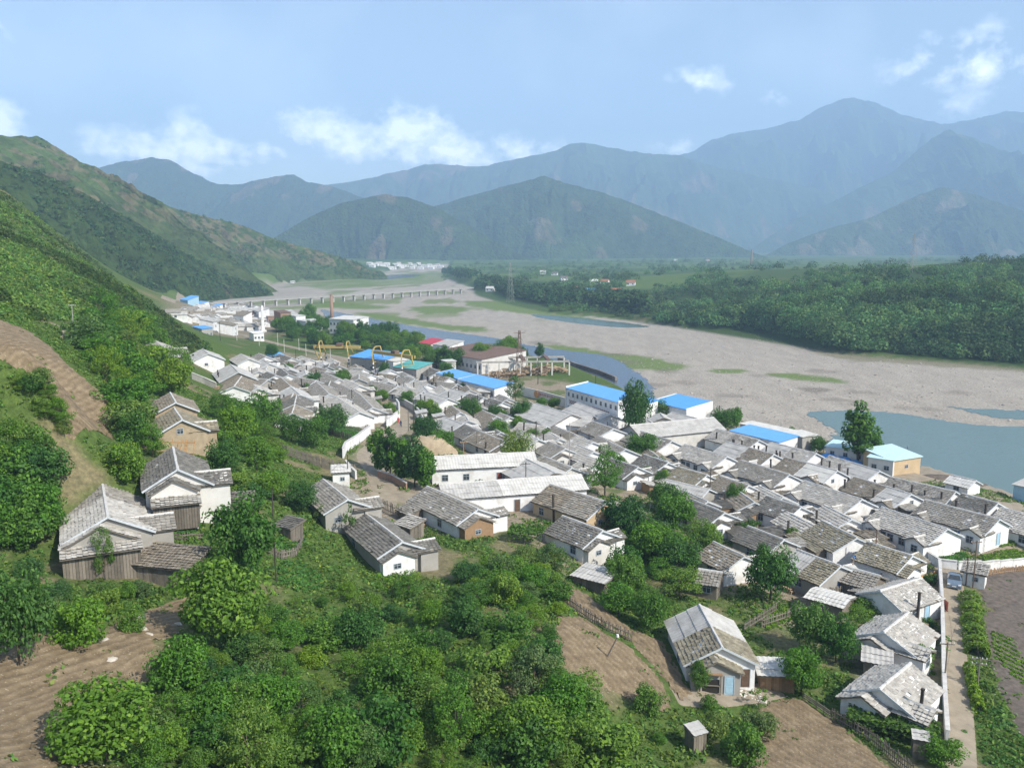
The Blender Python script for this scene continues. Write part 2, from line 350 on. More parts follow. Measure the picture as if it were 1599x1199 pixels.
cov = cov * (1 - mr) + mr * gv
bk = polyat([(1060,512),(1300,548),(1599,574),(1640,500),(1640,400),(1500,398),(1430,425),(1300,450),(1150,445),(1000,455),(980,490)])
mt = 1 - sstep(-6, 6, sdist(XX.ravel(), YY.ravel(), bk).reshape(XX.shape)[..., None]); cov = cov * (1 - mt) + mt * FOREST
ground_mat, gt, gb = nmat('ground_soil_and_grass')
ca = gt.nodes.new('ShaderNodeVertexColor'); ca.layer_name = 'Col'
geo = gt.nodes.new('ShaderNodeNewGeometry')
g1 = tnoise(gt, 1.6, 9, .72, vec=geo.outputs['Position']); g2 = tnoise(gt, .35, 5, .6, vec=geo.outputs['Position'])
col = tmix(gt, 1.0, ca.outputs['Color'], tramp(gt, g1.outputs['Fac'], [(.3, (.55, .55, .55)), (.5, (1, 1, 1)), (.7, (1.55, 1.5, 1.4))]), 'MULTIPLY')
gt.links.new(col, gb.inputs['Base Color']); gb.inputs['Roughness'].default_value = .95; gb.inputs['Specular IOR Level'].default_value = .1
tbump(gt, gb, g1.outputs['Fac'], .8, .25)
nx = len(GX); idx = np.arange(XX.size).reshape(XX.shape)
F = np.stack([idx[:-1, :-1], idx[:-1, 1:], idx[1:, 1:], idx[1:, :-1]], -1).reshape(-1, 4)
inriv = (rs[..., 0].ravel()[F].mean(1) < 0)
V = np.c_[XX.ravel(), YY.ravel(), ZZ.ravel()]; CV = cov.reshape(-1, 3)
def sub(name, sel):
    f = F[sel]; u, inv = np.unique(f, return_inverse=True)
    return link(name, mesh_np(name, V[u], inv.reshape(f.shape), ground_mat, CV[u], True))
tag(sub('ground', ~inriv), 'green and brown ground of the hillside and valley', kind='structure')
tag(sub('riverbed', inriv), 'wide dry bed of grey gravel beside the river', kind='structure')
# ---- draped sheets: fields, roads, water
def drape(name, P, mat, res=.5, lift=.06, furrow=None, amp=.1, world=False, colf=None, flat=None, edge=.35, wob=0.25):
    PP = P if world else polyat(P)
    xs = [p[0] for p in PP]; ys = [p[1] for p in PP]
    gx = np.arange(min(xs), max(xs) + res, res); gy = np.arange(min(ys), max(ys) + res, res)
    X, Y = np.meshgrid(gx, gy)
    sd_ = sdist(X.ravel() , Y.ravel(), PP).reshape(X.shape)
    sd2 = sd_ + (fbm(X / 2.5, Y / 2.5, 3, 77) - .5) * wob * 4
    Z = H(X, Y) + lift if flat is None else np.full(X.shape, flat)
    if furrow:
        (dx, dy), sp = furrow; L = math.hypot(dx, dy); nxv, nyv = -dy / L, dx / L
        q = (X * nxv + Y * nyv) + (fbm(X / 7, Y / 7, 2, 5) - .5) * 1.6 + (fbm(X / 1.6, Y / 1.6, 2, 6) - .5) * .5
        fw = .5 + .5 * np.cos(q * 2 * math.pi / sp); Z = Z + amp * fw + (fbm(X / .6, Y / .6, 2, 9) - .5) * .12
    Z = Z - sstep(-edge * 2, 0, sd_) * (lift + .02) * (0 if flat is not None else 1)
    i = np.arange(X.size).reshape(X.shape); f = np.stack([i[:-1, :-1], i[:-1, 1:], i[1:, 1:], i[1:, :-1]], -1).reshape(-1, 4)
    s = sd2.ravel()[f].max(1) < (res if flat is None else 0); f = f[s]
    u, inv = np.unique(f, return_inverse=True)
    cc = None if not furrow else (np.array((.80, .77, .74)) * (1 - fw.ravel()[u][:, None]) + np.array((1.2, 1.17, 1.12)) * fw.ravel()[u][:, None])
    return link(name, mesh_np(name, np.c_[X.ravel(), Y.ravel(), Z.ravel()][u], inv.reshape(f.shape), mat, cc, True))
soil, st_, sb_ = nmat('tilled_soil'); _p = st_.nodes.new('ShaderNodeNewGeometry')
_a = tnoise(st_, .8, 9, .7, vec=_p.outputs['Position']); _b = tnoise(st_, 6, 4, .7, vec=_p.outputs['Position'])
_cc = tramp(st_, _a.outputs['Fac'], [(.3, (.115, .088, .055)), (.5, (.185, .143, .090)), (.72, (.275, .222, .15))])
_cc = tmix(st_, tramp(st_, _b.outputs['Fac'], [(.58, (0, 0, 0)), (.70, (.8, .8, .8))]), _cc, (.42, .36, .28))
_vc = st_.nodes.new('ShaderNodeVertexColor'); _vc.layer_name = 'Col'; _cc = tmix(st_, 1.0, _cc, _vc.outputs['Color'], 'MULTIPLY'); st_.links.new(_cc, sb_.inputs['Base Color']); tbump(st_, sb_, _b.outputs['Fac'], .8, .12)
dark_soil = simple('dark_plot_soil', (.115, .095, .08), .4, 1.5, .95, .8)
road_mat = simple('packed_earth_road', (.265, .225, .17), .22, .7, .95, .4, coord='Object')
FIELDS = [('tilled_field', [(0,1000),(90,985),(150,1003),(230,955),(285,930),(300,945),(262,990),(235,1035),(215,1080),(120,1085),(80,1199),(-60,1230),(-80,1050)], ((0,1130),(220,1055)), 'stony tilled field at the bottom left below the plank house'),
 ('tilled_field', [(-60,495),(0,500),(50,520),(100,565),(150,610),(186,645),(170,672),(140,665),(100,640),(60,600),(0,562),(-60,540)], ((0,545),(110,610)), 'terraced brown field high on the left hillside'),
 ('tilled_field', [(112,652),(176,676),(168,690),(108,686)], ((112,660),(150,690)), 'small brown plot under the terraced hillside field'),
 ('tilled_field', [(872,962),(905,962),(950,990),(990,1015),(1035,1065),(1055,1095),(1040,1115),(985,1090),(940,1070),(890,1045),(868,1005)], ((900,970),(1020,1100)), 'bare brown field below the picket fence'),
 ('tilled_field', [(858,906),(880,903),(940,945),(988,985),(984,1000),(935,975),(890,950)], ((862,908),(890,955)), 'narrow ridged plot above the picket fence'),
 ('tilled_field', [(1195,1095),(1255,1090),(1330,1150),(1405,1215),(1160,1215),(1175,1140)], ((1200,1110),(1340,1199)), 'furrowed field at the bottom beside the slatted fence'),
 ('tilled_field', [(995,985),(1030,1000),(1062,1060),(1085,1085),(1060,1095),(1030,1050),(990,1010)], ((1000,1000),(1070,1080)), 'thin seeded strip beside the white panel roofed house')]
FPOLY = []
for nm, P, (a, b), lb in FIELDS:
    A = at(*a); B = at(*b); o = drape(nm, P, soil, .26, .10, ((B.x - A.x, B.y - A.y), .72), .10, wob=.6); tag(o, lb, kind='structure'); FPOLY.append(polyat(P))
for P, lb in (([(1530,965),(1599,925),(1700,930),(1700,1120),(1599,1150),(1565,1080),(1545,1020)], 'dark stony plot at the right edge beside the lane'),
              ([(1520,905),(1580,880),(1640,890),(1640,930),(1545,950)], 'dark plot behind the white hut at the lane')):
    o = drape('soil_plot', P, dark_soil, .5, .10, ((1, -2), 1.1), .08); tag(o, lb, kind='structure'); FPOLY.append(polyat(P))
def strip(C, w):
    C = smooth_poly([tuple(at(u, v))[:2] for u, v in C], 5, False); L = []; R = []
    for i, p in enumerate(C):
        a = C[max(i - 1, 0)]; b = C[min(i + 1, len(C) - 1)]; d = np.array(b) - np.array(a); d /= np.linalg.norm(d) + 1e-9
        ww = w if not callable(w) else w(i / (len(C) - 1)); L.append((p[0] - d[1] * ww / 2, p[1] + d[0] * ww / 2)); R.append((p[0] + d[1] * ww / 2, p[1] - d[0] * ww / 2))
    return L + R[::-1]
ROADS = [('road', [(262,470),(300,462),(340,455),(430,444),(520,438),(592,431)], 8, 'pale road under the terraced hill beyond the bridge'),
 ('railway_bed', [(330,515),(400,528),(470,545),(540,560),(620,575),(690,585)], 5, 'dark railway track bed behind the upper village'),
 ('lane', [(1502,1230),(1500,1150),(1496,1080),(1490,1010),(1487,950),(1488,905),(1470,880)], 2.9, 'earth lane running past the white wall to the parked car'),
 ('lane', [(1470,884),(1505,892),(1550,893),(1599,885),(1700,870)], 3.2, 'earth lane turning right along the low white wall'),
 ('lane', [(590,800),(600,775),(595,745),(575,715),(590,695),(630,665),(640,650),(630,640),(618,630)], 4.6, 'sandy village street between white walls'),
 ('lane', [(590,770),(630,775),(680,790)], 5, 'bare earth yard where the village street widens'),
 ('path', [(85,508),(100,512),(105,525),(98,530)], 1.8, 'pale track on the left hillside'),
 ('path', [(640,960),(590,930),(545,895),(505,860)], .5, 'thin trodden path through the bushes below the white gable house'),
 ('path', [(1050,1085),(1100,1090),(1160,1085),(1215,1075)], 3.5, 'bare swept yard before the house with the blue door')]
RPOLY = []
for nm, Cc, w, lb in ROADS:
    P = strip(Cc, w); RPOLY.append(P); o = drape(nm, P, road_mat, .4, .05 if 'turning' not in lb and 'yard where' not in lb else .09, world=True, wob=.12); tag(o, lb, kind='structure')
o = drape('yard_ground', [(1380,735),(1440,725),(1560,762),(1640,790),(1640,815),(1560,800),(1480,775),(1420,760)], road_mat, 1.0, .12); tag(o, 'bare earth bank above the river pool', kind='structure')
# water: a sheet a few centimetres above the flat riverbed
wat, wt_, wb_ = nmat('river_water'); wb_.inputs['Base Color'].default_value = (.10, .15, .13, 1); wb_.inputs['Roughness'].default_value = .22; wb_.inputs['Specular IOR Level'].default_value = .3
_g = wt_.nodes.new('ShaderNodeNewGeometry'); _n = tnoise(wt_, .9, 4, .6, vec=_g.outputs['Position']); tbump(wt_, wb_, _n.outputs['Fac'], .25, .15)
chan = simple('channel_water', (.055, .06, .075), .2, .05, .15, 0); cb = chan.node_tree.nodes['Principled BSDF']; cb.inputs['Specular IOR Level'].default_value = .5
_g = chan.node_tree.nodes.new('ShaderNodeNewGeometry'); _n = tnoise(chan.node_tree, .5, 4, .6, vec=_g.outputs['Position']); tbump(chan.node_tree, cb, _n.outputs['Fac'], .3, .2)
def water(P, mat, lb, res=.8, nm='river'):
    PP = smooth_poly([onz(u, v, BED) for u, v in P], 4); o = drape(nm, PP, mat, res, 0, world=True, flat=BED + .07, wob=.9); tag(o, lb, kind='structure'); return PP
WATP = [water([(1262,645),(1330,641),(1400,645),(1470,655),(1540,664),(1640,668),(1960,700),(1960,880),(1599,800),(1520,785),(1440,765),(1400,745),(1330,730),(1285,715),(1290,690),(1300,672)], wat, 'wide teal river pool behind the right village'),
 water([(1480,635),(1530,638),(1599,641),(1900,660),(1900,672),(1599,656),(1520,646)], wat, 'narrow side water beyond the gravel spit', 1.2),
 water([(500,484),(525,487),(589,499),(689,516),(769,527),(839,541),(893,548),(948,556),(988,576),(1013,596),(1022,612),(1018,640),(960,625),(900,598),(840,588),(770,578),(700,570),(620,548),(560,525),(520,505)], chan, 'grey blue river channel between town and gravel'),
 water([(830,491),(880,494),(940,500),(1000,507),(1012,511),(960,511),(900,505),(845,497)], wat, 'thin backwater along the far wooded bank'),
 water([(560,434),(620,429),(660,430),(600,437)], chan, 'distant river reach past the bridge', 4)]
# ------------------------------------------------------------------ mountains
fm, ft, fb_ = nmat('forested_mountain'); _g = ft.nodes.new('ShaderNodeNewGeometry'); _v = ft.nodes.new('ShaderNodeVertexColor'); _v.layer_name = 'Col'
_n = tnoise(ft, .03, 9, .7, vec=_g.outputs['Position']); _n2 = ft.nodes.new('ShaderNodeTexVoronoi'); _n2.inputs['Scale'].default_value = .13; ft.links.new(_g.outputs['Position'], _n2.inputs['Vector'])
ft.links.new(tmix(ft, 1.0, _v.outputs['Color'], tramp(ft, _n.outputs['Fac'], [(.3, (.5, .5, .5)), (.7, (1.5, 1.45, 1.35))]), 'MULTIPLY'), fb_.inputs['Base Color'])
fb_.inputs['Specular IOR Level'].default_value = .05; tbump(ft, fb_, tmath(ft, 'ADD', tmath(ft, 'MULTIPLY', _n2.outputs['Distance'], -.6), _n.outputs['Fac']), 1.0, 9.0)
HILLV = {}
def mountain(name, label, sky_, wf=1.7, wb=1.2, sp=.012, amp=.34, seed=1, base=(.042, .070, .024), bare=(.15, .115, .075), bare_amt=.62, ns=420, nt=64, rough=.03, terr=False):
    """a ridge standing at its real distance; sky_ holds (u, v, distance) of its crest"""
    K = np.array(sky_, float); cum = np.r_[0, np.cumsum(np.hypot(np.diff(K[:, 0]), np.diff(K[:, 1])))]
    s = np.linspace(0, cum[-1], ns); U = np.interp(s, cum, K[:, 0]); Vv = np.interp(s, cum, K[:, 1]); D = np.interp(s, cum, K[:, 2])
    ker = np.hanning(9); ker /= ker.sum(); Vs = np.convolve(np.pad(Vv, 4, 'edge'), ker, 'valid'); Vv = Vs
    R = np.array([atd(u, v, d) for u, v, d in zip(U, Vv, D)]); R[:, 2] = np.maximum(R[:, 2], 6)
    R[:, 2] += (fbm(s / 14, s * 0, 5, seed) - .5) * rough * R[:, 2] + (vnoise(s / 1.6, s * 0, seed + 3) - .5) * np.minimum(D * .0006, 4)
    T = np.gradient(R[:, :2], axis=0); T /= np.linalg.norm(T, axis=1)[:, None] + 1e-9; N = np.c_[T[:, 1], -T[:, 0]]; N = np.where((N[:, 1] > 0)[:, None], -N, N)
    ker = np.hanning(61); ker /= ker.sum(); N = np.c_[np.convolve(np.pad(N[:, 0], 30, 'edge'), ker, 'valid'), np.convolve(np.pad(N[:, 1], 30, 'edge'), ker, 'valid')]; N /= np.linalg.norm(N, axis=1)[:, None]
    zs = np.convolve(np.pad(R[:, 2], 30, 'edge'), ker, 'valid')
    tt = np.r_[-np.linspace(1, 0, nt // 3) ** 1.1, np.linspace(0, 1, nt)[1:] ** 1.05]
    t = tt[None, :]; w = np.where(t > 0, wf, wb) * np.maximum(zs[:, None], 25)
    X = R[:, 0:1] + N[:, 0:1] * w * t; Y = R[:, 1:2] + N[:, 1:2] * w * t
    a = np.abs(t); L = R[:, 2:3]
    prof = 1 - a ** .95
    rg = ridged(X * sp * 1.0, Y * sp, 5, seed); bumpy = np.clip(4 * a * (1 - a), 0, 1) ** .8
    gl = ridged(s[:, None] / 34 + (fbm(X * sp, Y * sp, 3, seed + 2) - .5) * 1.6, a * 1.1 + seed, 5, seed + 1)
    Z = L * prof + ((rg - .62) * amp * .8 + (gl - .62) * .20) * zs[:, None] * bumpy * 1.3 - 14 * a ** 3
    i = np.arange(X.size).reshape(X.shape); f = np.stack([i[:-1, :-1], i[:-1, 1:], i[1:, 1:], i[1:, :-1]], -1).reshape(-1, 4)
    nb = fbm(X * sp * 2.2, Y * sp * 2.2, 5, seed + 5)[..., None]; m = sstep(bare_amt, bare_amt + .06, nb) * .75
    if terr:
        q = np.clip(s / 7.0, 0, 1e9)[:, None] + 0 * Z; cells = vnoise(np.floor(q * 1.0 + fbm(X / 40, Y / 40, 2, 5) * 1.5), np.floor(Z / 7.0 + fbm(X / 60, Y / 60, 2, 6) * 2), 3)
        nb = (.30 + .42 * cells + .35 * (fbm(X / 130, Y / 130, 3, 11) - .5))[..., None]; up_ = sstep(.30, .55, Z / np.maximum(R[:, 2:3], 1))[..., None]; m = sstep(.50, .56, nb) * .8 * np.maximum(up_, .12)
    n2 = fbm(X * sp * .9, Y * sp * .9, 3, seed + 9)[..., None]
    c = np.array(base) * (.75 + .6 * n2) * (1 - m) + np.array(bare) * m
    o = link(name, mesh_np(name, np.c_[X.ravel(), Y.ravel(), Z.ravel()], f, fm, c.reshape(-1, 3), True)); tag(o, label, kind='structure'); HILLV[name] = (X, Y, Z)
    return o
mountain('terraced_hill', 'tall hill at the left with brown terraced fields on top', [(-500,170,620),(-150,205,760),(0,211,900),(60,214,960),(110,243,1000),(170,283,1050),(240,314,1100),(300,334,1150),(380,352,1200),(430,374,1240),(500,392,1270),(560,411,1300),(592,431,1320)], 1.9, 1.2, .011, .20, 3, (.062, .100, .032), (.165, .145, .09), .50, 420, 120, terr=True)
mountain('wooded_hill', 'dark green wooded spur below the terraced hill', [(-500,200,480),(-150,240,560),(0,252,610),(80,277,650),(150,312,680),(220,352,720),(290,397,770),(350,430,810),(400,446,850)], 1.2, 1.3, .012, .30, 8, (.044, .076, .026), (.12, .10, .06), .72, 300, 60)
mountain('middle_mountain', 'broad wooded mountain with pale scars behind the river plain', [(560,380,3000),(620,345,3000),(680,322,3000),(720,310,3000),(790,290,3000),(850,275,3000),(890,288,3000),(950,304,3000),(1000,322,2980),(1060,346,2960),(1120,370,2920),(1180,396,2880),(1220,408,2860)], 1.8, 1.3, .0042, .52, 13, (.038, .066, .022), (.13, .115, .075), .64)
mountain('left_foothill', 'rounded wooded foothill in front of the middle mountain', [(380,405,2350),(430,370,2400),(480,341,2450),(530,318,2480),(600,303,2500),(640,309,2500),(690,328,2480),(740,356,2450),(800,392,2420),(840,410,2400)], 1.5, 1.3, .005, .50, 17, (.036, .062, .021), (.135, .115, .075), .63, 300, 60)
mountain('left_mountain', 'blue mountain ridge behind the left hill', [(20,300,4000),(100,275,4000),(150,262,4000),(200,252,4000),(235,245,4000),(265,250,4000),(300,270,4000),(340,288,4000),(375,288,4000),(430,275,3900),(460,272,3900),(480,284,3900),(520,292,3900),(600,320,3800),(700,360,3700)], 1.7, 1.3, .0034, .52, 19, (.036, .060, .024), (.14, .115, .08), .64)
mountain('far_mountain', 'long hazy ridge across the middle distance', [(430,300,5600),(520,288,5600),(560,282,5600),(600,272,5600),(680,255,5600),(740,262,5600),(800,250,5600),(860,238,5600),(890,225,5600),(920,224,5600),(960,232,5600),(1010,240,5600),(1060,243,5600),(1120,262,5600),(1300,300,5600)], 1.7, 1.2, .003, .55, 23, bare_amt=.64)
mountain('high_peak', 'tallest hazy blue peak at the right', [(900,290,6800),(1000,255,6800),(1040,245,6800),(1080,238,6800),(1110,220,6800),(1160,205,6800),(1210,200,6800),(1250,185,6800),(1290,165,6800),(1330,153,6800),(1370,162,6800),(1420,182,6800),(1470,195,6800),(1530,185,6800),(1580,173,6800),(1620,178,6800),(1800,200,6800)], 1.6, 1.0, .0024, .60, 29, bare_amt=.68)
mountain('right_mountain', 'hazy spur in front of the tallest peak', [(1170,390,4600),(1240,345,4700),(1320,305,4800),(1400,265,4900),(1440,227,4900),(1480,203,4900),(1530,220,4900),(1600,250,4900),(1800,260,4900)], 1.6, 1.2, .003, .60, 37, bare_amt=.68)
mountain('right_foothill', 'gullied foothill at the right edge behind the woods', [(1190,402,3300),(1230,380,3350),(1290,358,3400),(1360,340,3450),(1420,310,3500),(1470,292,3500),(1520,303,3500),(1600,330,3450),(1800,330,3400)], 1.5, 1.2, .006, .60, 43, (.044, .07, .028), (.17, .145, .10), .64)
# haze
hm = bpy.data.materials.new('air_haze'); hm.use_nodes = True; ht = hm.node_tree; ht.nodes.clear()
ho = ht.nodes.new('ShaderNodeOutputMaterial'); hv = ht.nodes.new('ShaderNodeVolumePrincipled'); ht.links.new(hv.outputs[0], ho.inputs['Volume'])
hv.inputs['Density'].default_value = 2.15e-4; hv.inputs['Color'].default_value = (.47, .69, 1.0, 1); hv.inputs['Anisotropy'].default_value = .0
tag(MB().box(-4400, 6400, -450, 8300, -25, 1250).build('haze', hm), 'pale blue summer haze filling the valley', kind='stuff')
# ------------------------------------------------------------------ building materials
def roof_mat(name, c, isl=.8, lichen=.10, rough=.9):
    m, t, b = nmat(name); n = tnoise(t, 1.1, 8, .7); g = t.nodes.new('ShaderNodeNewGeometry')
    a = tramp(t, g.outputs['Random Per Island'], [(0, tuple(x * .55 for x in c)), (.35, tuple(x * .85 for x in c)), (.7, tuple(x * 1.1 for x in c)), (.93, tuple(x * 1.35 for x in c)), (1, tuple(min(.75, x * 1.4) for x in c))])
    a = tmix(t, isl * .6, c, a); a = tmix(t, 1.0, a, tramp(t, n.outputs['Fac'], [(.28, (.62, .60, .57)), (.7, (1.3, 1.3, 1.28))]), 'MULTIPLY')
    s = tnoise(t, .9, 8, .72); a = tmix(t, tmath(t, 'MULTIPLY', tramp(t, s.outputs['Fac'], [(.55, (0, 0, 0)), (.70, (1, 1, 1))]), lichen), a, (.55, .53, .49))
    t.links.new(a, b.inputs['Base Color']); b.inputs['Roughness'].default_value = rough; tbump(t, b, n.outputs['Fac'], .4, .03); return m
MT = {}
MT['tile_grey'] = roof_mat('cement_tile_grey', (.245, .232, .21)); MT['tile_dark'] = roof_mat('cement_tile_dark', (.145, .14, .128), .8, .30)
MT['tile_light'] = roof_mat('cement_tile_light', (.39, .375, .35), .6, .5); MT['tile_brown'] = roof_mat('cement_tile_brown', (.215, .19, .155)); MT['tile_mossy'] = roof_mat('old_tile_mossy', (.22, .20, .15), .9, .15)
MT['tile_red'] = roof_mat('red_clay_tile', (.34, .15, .09), .7, .1)
MT['sheet'] = simple('weathered_grey_sheet', (.42, .41, .39), .18, .9, .8, .15, stain=(.26, .25, .23)); MT['sheet_pale'] = simple('pale_cement_sheet', (.52, .51, .48), .14, .8, .8, .15, stain=(.38, .36, .33))
MT['white'] = simple('whitewashed_plaster', (.74, .745, .75), .06, 1.2, .9, .12, stain=(.44, .40, .34), stain_scale=.55, stain_amt=.55)
MT['offwhite'] = simple('dull_whitewash', (.62, .61, .59), .10, 1.2, .9, .15, stain=(.40, .37, .32), stain_amt=.6)
MT['greywall'] = simple('grey_plaster', (.34, .33, .31), .15, 1.2, .9, .2, stain=(.23, .21, .18), stain_amt=.6)
MT['mud'] = simple('mud_wall', (.36, .29, .20), .2, 1.5, .95, .4, stain=(.25, .19, .12)); MT['tan'] = simple('tan_plaster', (.50, .38, .24), .12, 1.2, .9, .2, stain=(.35, .26, .16))
MT['wood'] = simple('weathered_boards', (.17, .15, .125), .35, 2.5, .9, .4, isl=.55); MT['wood_brown'] = simple('brown_boards', (.26, .17, .10), .3, 2.5, .9, .3, isl=.5)
MT['dark'] = simple('black_and_painted_shade', (.035, .033, .03), .2, 2, .9, 0); MT['glass'] = simple('dusty_window_glass', (.05, .06, .07), .3, 3, .15, 0)  # near-black: tyres, hair, tracks; also shade painted into coop and shed insides
MT['frame'] = simple('grey_blue_frame', (.36, .41, .46), .15, 3, .7, .1); MT['blue_door'] = simple('blue_paint', (.06, .20, .48), .15, 2, .6, .1); MT['pale_blue'] = simple('pale_blue_paint', (.33, .50, .62), .12, 2, .6, .1)
MT['red_door'] = simple('red_brown_paint', (.24, .07, .05), .2, 2, .7, .1); MT['brown_door'] = simple('brown_paint', (.13, .085, .06), .2, 2, .7, .1)
MT['cap'] = simple('cement_ridge_cap', (.50, .49, .47), .2, 1.5, .9, .2); MT['barge'] = simple('pale_barge_board', (.50, .54, .58), .15, 2, .8, .1)
MT['soot'] = simple('sooty_chimney', (.06, .052, .046), .4, 2.5, .9, .3); MT['rust'] = simple('rusty_metal', (.165, .11, .085), .35, 2, .8, .3); MT['orange'] = simple('orange_wood', (.45, .24, .09), .2, 2, .85, .2)
MT['blue_roof'] = simple('bright_blue_sheet', (.10, .33, .74), .06, .6, .45, 0); MT['cyan_roof'] = simple('pale_cyan_sheet', (.48, .66, .70), .06, .6, .5, 0); MT['sky_roof'] = simple('sky_blue_sheet', (.13, .36, .76), .06, .6, .45, 0)
MT['teal_roof'] = simple('teal_sheet', (.10, .36, .34), .1, .6, .5, 0); MT['red_roof'] = simple('red_sheet', (.45, .05, .07), .1, .6, .5, 0)
MT['concrete'] = simple('grey_concrete', (.36, .35, .33), .15, .8, .9, .2, stain=(.24, .23, .21)); MT['conc_pale'] = simple('pale_concrete', (.56, .55, .52), .1, .8, .9, .15, stain=(.40, .38, .35))
MT['brickred'] = simple('old_brick', (.30, .20, .15), .2, 2, .9, .2)
# ------------------------------------------------------------------ roof coverings
def tiles_arrays(o, ex, es, nrm, L, Sl, tw, th, seed, rib=.055, miss=.012, jit=.02, sag=.05):
    r = np.random.RandomState(seed); nc = max(2, int(round(L / tw))); nr = max(2, int(round(Sl / th))); tw = L / nc; th = Sl / nr
    c, q = np.meshgrid(np.arange(nc), np.arange(nr)); c = c.ravel(); q = q.ravel(); k = r.rand(len(c)) > miss; c = c[k]; q = q[k]; n = len(c)
    u = np.array([.02, .22, .42, 1.02]); h = np.array([.0, rib, .0, .0])
    V = np.zeros((n, 8, 3)); dz = r.normal(0, jit, n); sk = r.normal(0, .018, n); dd_ = r.normal(0, .025, n)
    for row in (0, 1):
        for i in range(4):
            uu = (c + u[i]) * tw + sk * (1 if row else -1); ss = (q + row * 1.08) * th + dd_
            zz = h[i] + dz + (.085 if row else .0) + sag * (np.sin(uu * 1.3 + seed) * .5 - np.sin(np.clip(ss / Sl, 0, 1) * math.pi) * .8)
            V[:, row * 4 + i] = o + uu[:, None] * ex + ss[:, None] * es + zz[:, None] * nrm
    b = np.arange(n) * 8; Fq = np.concatenate([np.stack([b + i, b + i + 1, b + i + 5, b + i + 4], 1) for i in range(3)])
    return V.reshape(-1, 3), Fq
def sheet_arrays(o, ex, es, nrm, L, Sl, seed, pitch=.5, amp=.03, rows=3):
    r = np.random.RandomState(seed); n = max(4, int(L / pitch) * 4); Vs = []; Fs = []; off = 0
    for row in range(rows):
        u = np.linspace(0, L, n + 1); s0 = Sl * row / rows; s1 = Sl * (row + 1) / rows + .08; z = amp * np.cos(u / pitch * 2 * math.pi) + np.repeat(r.normal(0, .012, n // 8 + 2), 8)[:n + 1]
        a = o + u[:, None] * ex + s0 * es + (z + .0)[:, None] * nrm; b = o + u[:, None] * ex + s1 * es + (z + .05)[:, None] * nrm
        Vs.append(np.r_[a, b]); i = np.arange(n) + off; Fs.append(np.stack([i, i + 1, i + n + 2, i + n + 1], 1)); off += 2 * (n + 1)
    return np.concatenate(Vs), np.concatenate(Fs)
SEED = [100]
def cover(name, parent, sides, kind, far=1.0):
    """one covering (tiles or sheets) on a list of slopes (origin at ridge, along, down, length, slope length)"""
    Vs, Fs, off = [], [], 0
    for (o, ex, es, L, Sl) in sides:
        o, ex, es = (np.array(a, float) for a in (o, ex, es)); n = np.cross(ex, es); n /= np.linalg.norm(n); n = n if n[2] > 0 else -n; SEED[0] += 1
        o = o + n * .05
        if kind.startswith('tile'): v, f = tiles_arrays(o, ex, es, n, L, Sl, .46 * far, .40 * far, SEED[0], .055 * far)
        else: v, f = sheet_arrays(o, ex, es, n, L, Sl, SEED[0])
        Vs.append(v); Fs.append(f + off); off += len(v)
    ob = link(name, mesh_np(name, np.concatenate(Vs), np.concatenate(Fs), MT[kind]), parent); ob['kind'] = 'stuff'; return ob
ME_CACHE = {}
def shared(key, fn):
    if key not in ME_CACHE: ME_CACHE[key] = fn()
    return ME_CACHE[key]
def put(name, me, parent, M4):
    o = bpy.data.objects.new(name, me); COL.objects.link(o); o.parent = parent; o.matrix_local = M4; return o
def window(parent, x, y, z, ang, w=.95, h=1.0, fm='frame', name='window'):
    """flush in a wall whose outward normal points along ang in the parent's frame"""
    me = shared(('win', w, h), lambda: MB().box(-w / 2, w / 2, -.03, .02, 0, h).mesh('window_pane', MT['glass']))
    def fr():
        m = MB(); t = .07
        m.box(-w / 2 - t, w / 2 + t, -.02, .06, -t, 0).box(-w / 2 - t, w / 2 + t, -.02, .06, h, h + t).box(-w / 2 - t, -w / 2, -.02, .058, 0, h).box(w / 2, w / 2 + t, -.02, .058, 0, h)
        m.box(-.025, .025, -.02, .05, 0, h).box(-w / 2, -.025, -.02, .045, h * .62, h * .62 + .05).box(.025, w / 2, -.02, .045, h * .62, h * .62 + .05); return m.mesh('window_frame', MT[fm])
    fme = shared(('winf', w, h, fm), fr); M4 = Matrix.Translation((x, y, z)) @ Matrix.Rotation(ang - math.pi / 2, 4, 'Z')
    o = put(name, me, parent, M4); put('frame', fme, o, Matrix.Identity(4)); return o
def door(parent, x, y, z, ang, w=.85, h=1.85, dm='brown_door'):
    def mk():
        m = MB().box(-w / 2, w / 2, -.03, .03, 0, h); m.box(-w / 2 + .1, w / 2 - .1, .03, .05, .15, h * .45).box(-w / 2 + .1, w / 2 - .1, .03, .05, h * .55, h - .15); return m.mesh('door_leaf', MT[dm])
    def fr(): return MB().box(-w / 2 - .08, -w / 2, -.02, .07, 0, h + .08).box(w / 2, w / 2 + .08, -.02, .07, 0, h + .08).box(-w / 2, w / 2, -.02, .065, h, h + .08).mesh('door_frame', MT['frame'])
    M4 = Matrix.Translation((x, y, z)) @ Matrix.Rotation(ang - math.pi / 2, 4, 'Z'); o = put('door', shared(('door', w, h, dm), mk), parent, M4); put('frame', shared(('doorf', w, h), fr), o, Matrix.Identity(4)); return o
def slabroof(parent, sides, name='roof', th=.10, mat=None):
    m = MB()
    for (o, ex, es, L, Sl) in sides:
        o, ex, es = Vector(o), Vector(ex), Vector(es); n = ex.cross(es).normalized(); n = n if n.z > 0 else -n; o = o - n * .02
        m.prism([o, o + ex * L, o + ex * L + es * Sl, o + es * Sl], -n * th)
    return m.build(name, mat or MT['wood'], parent)
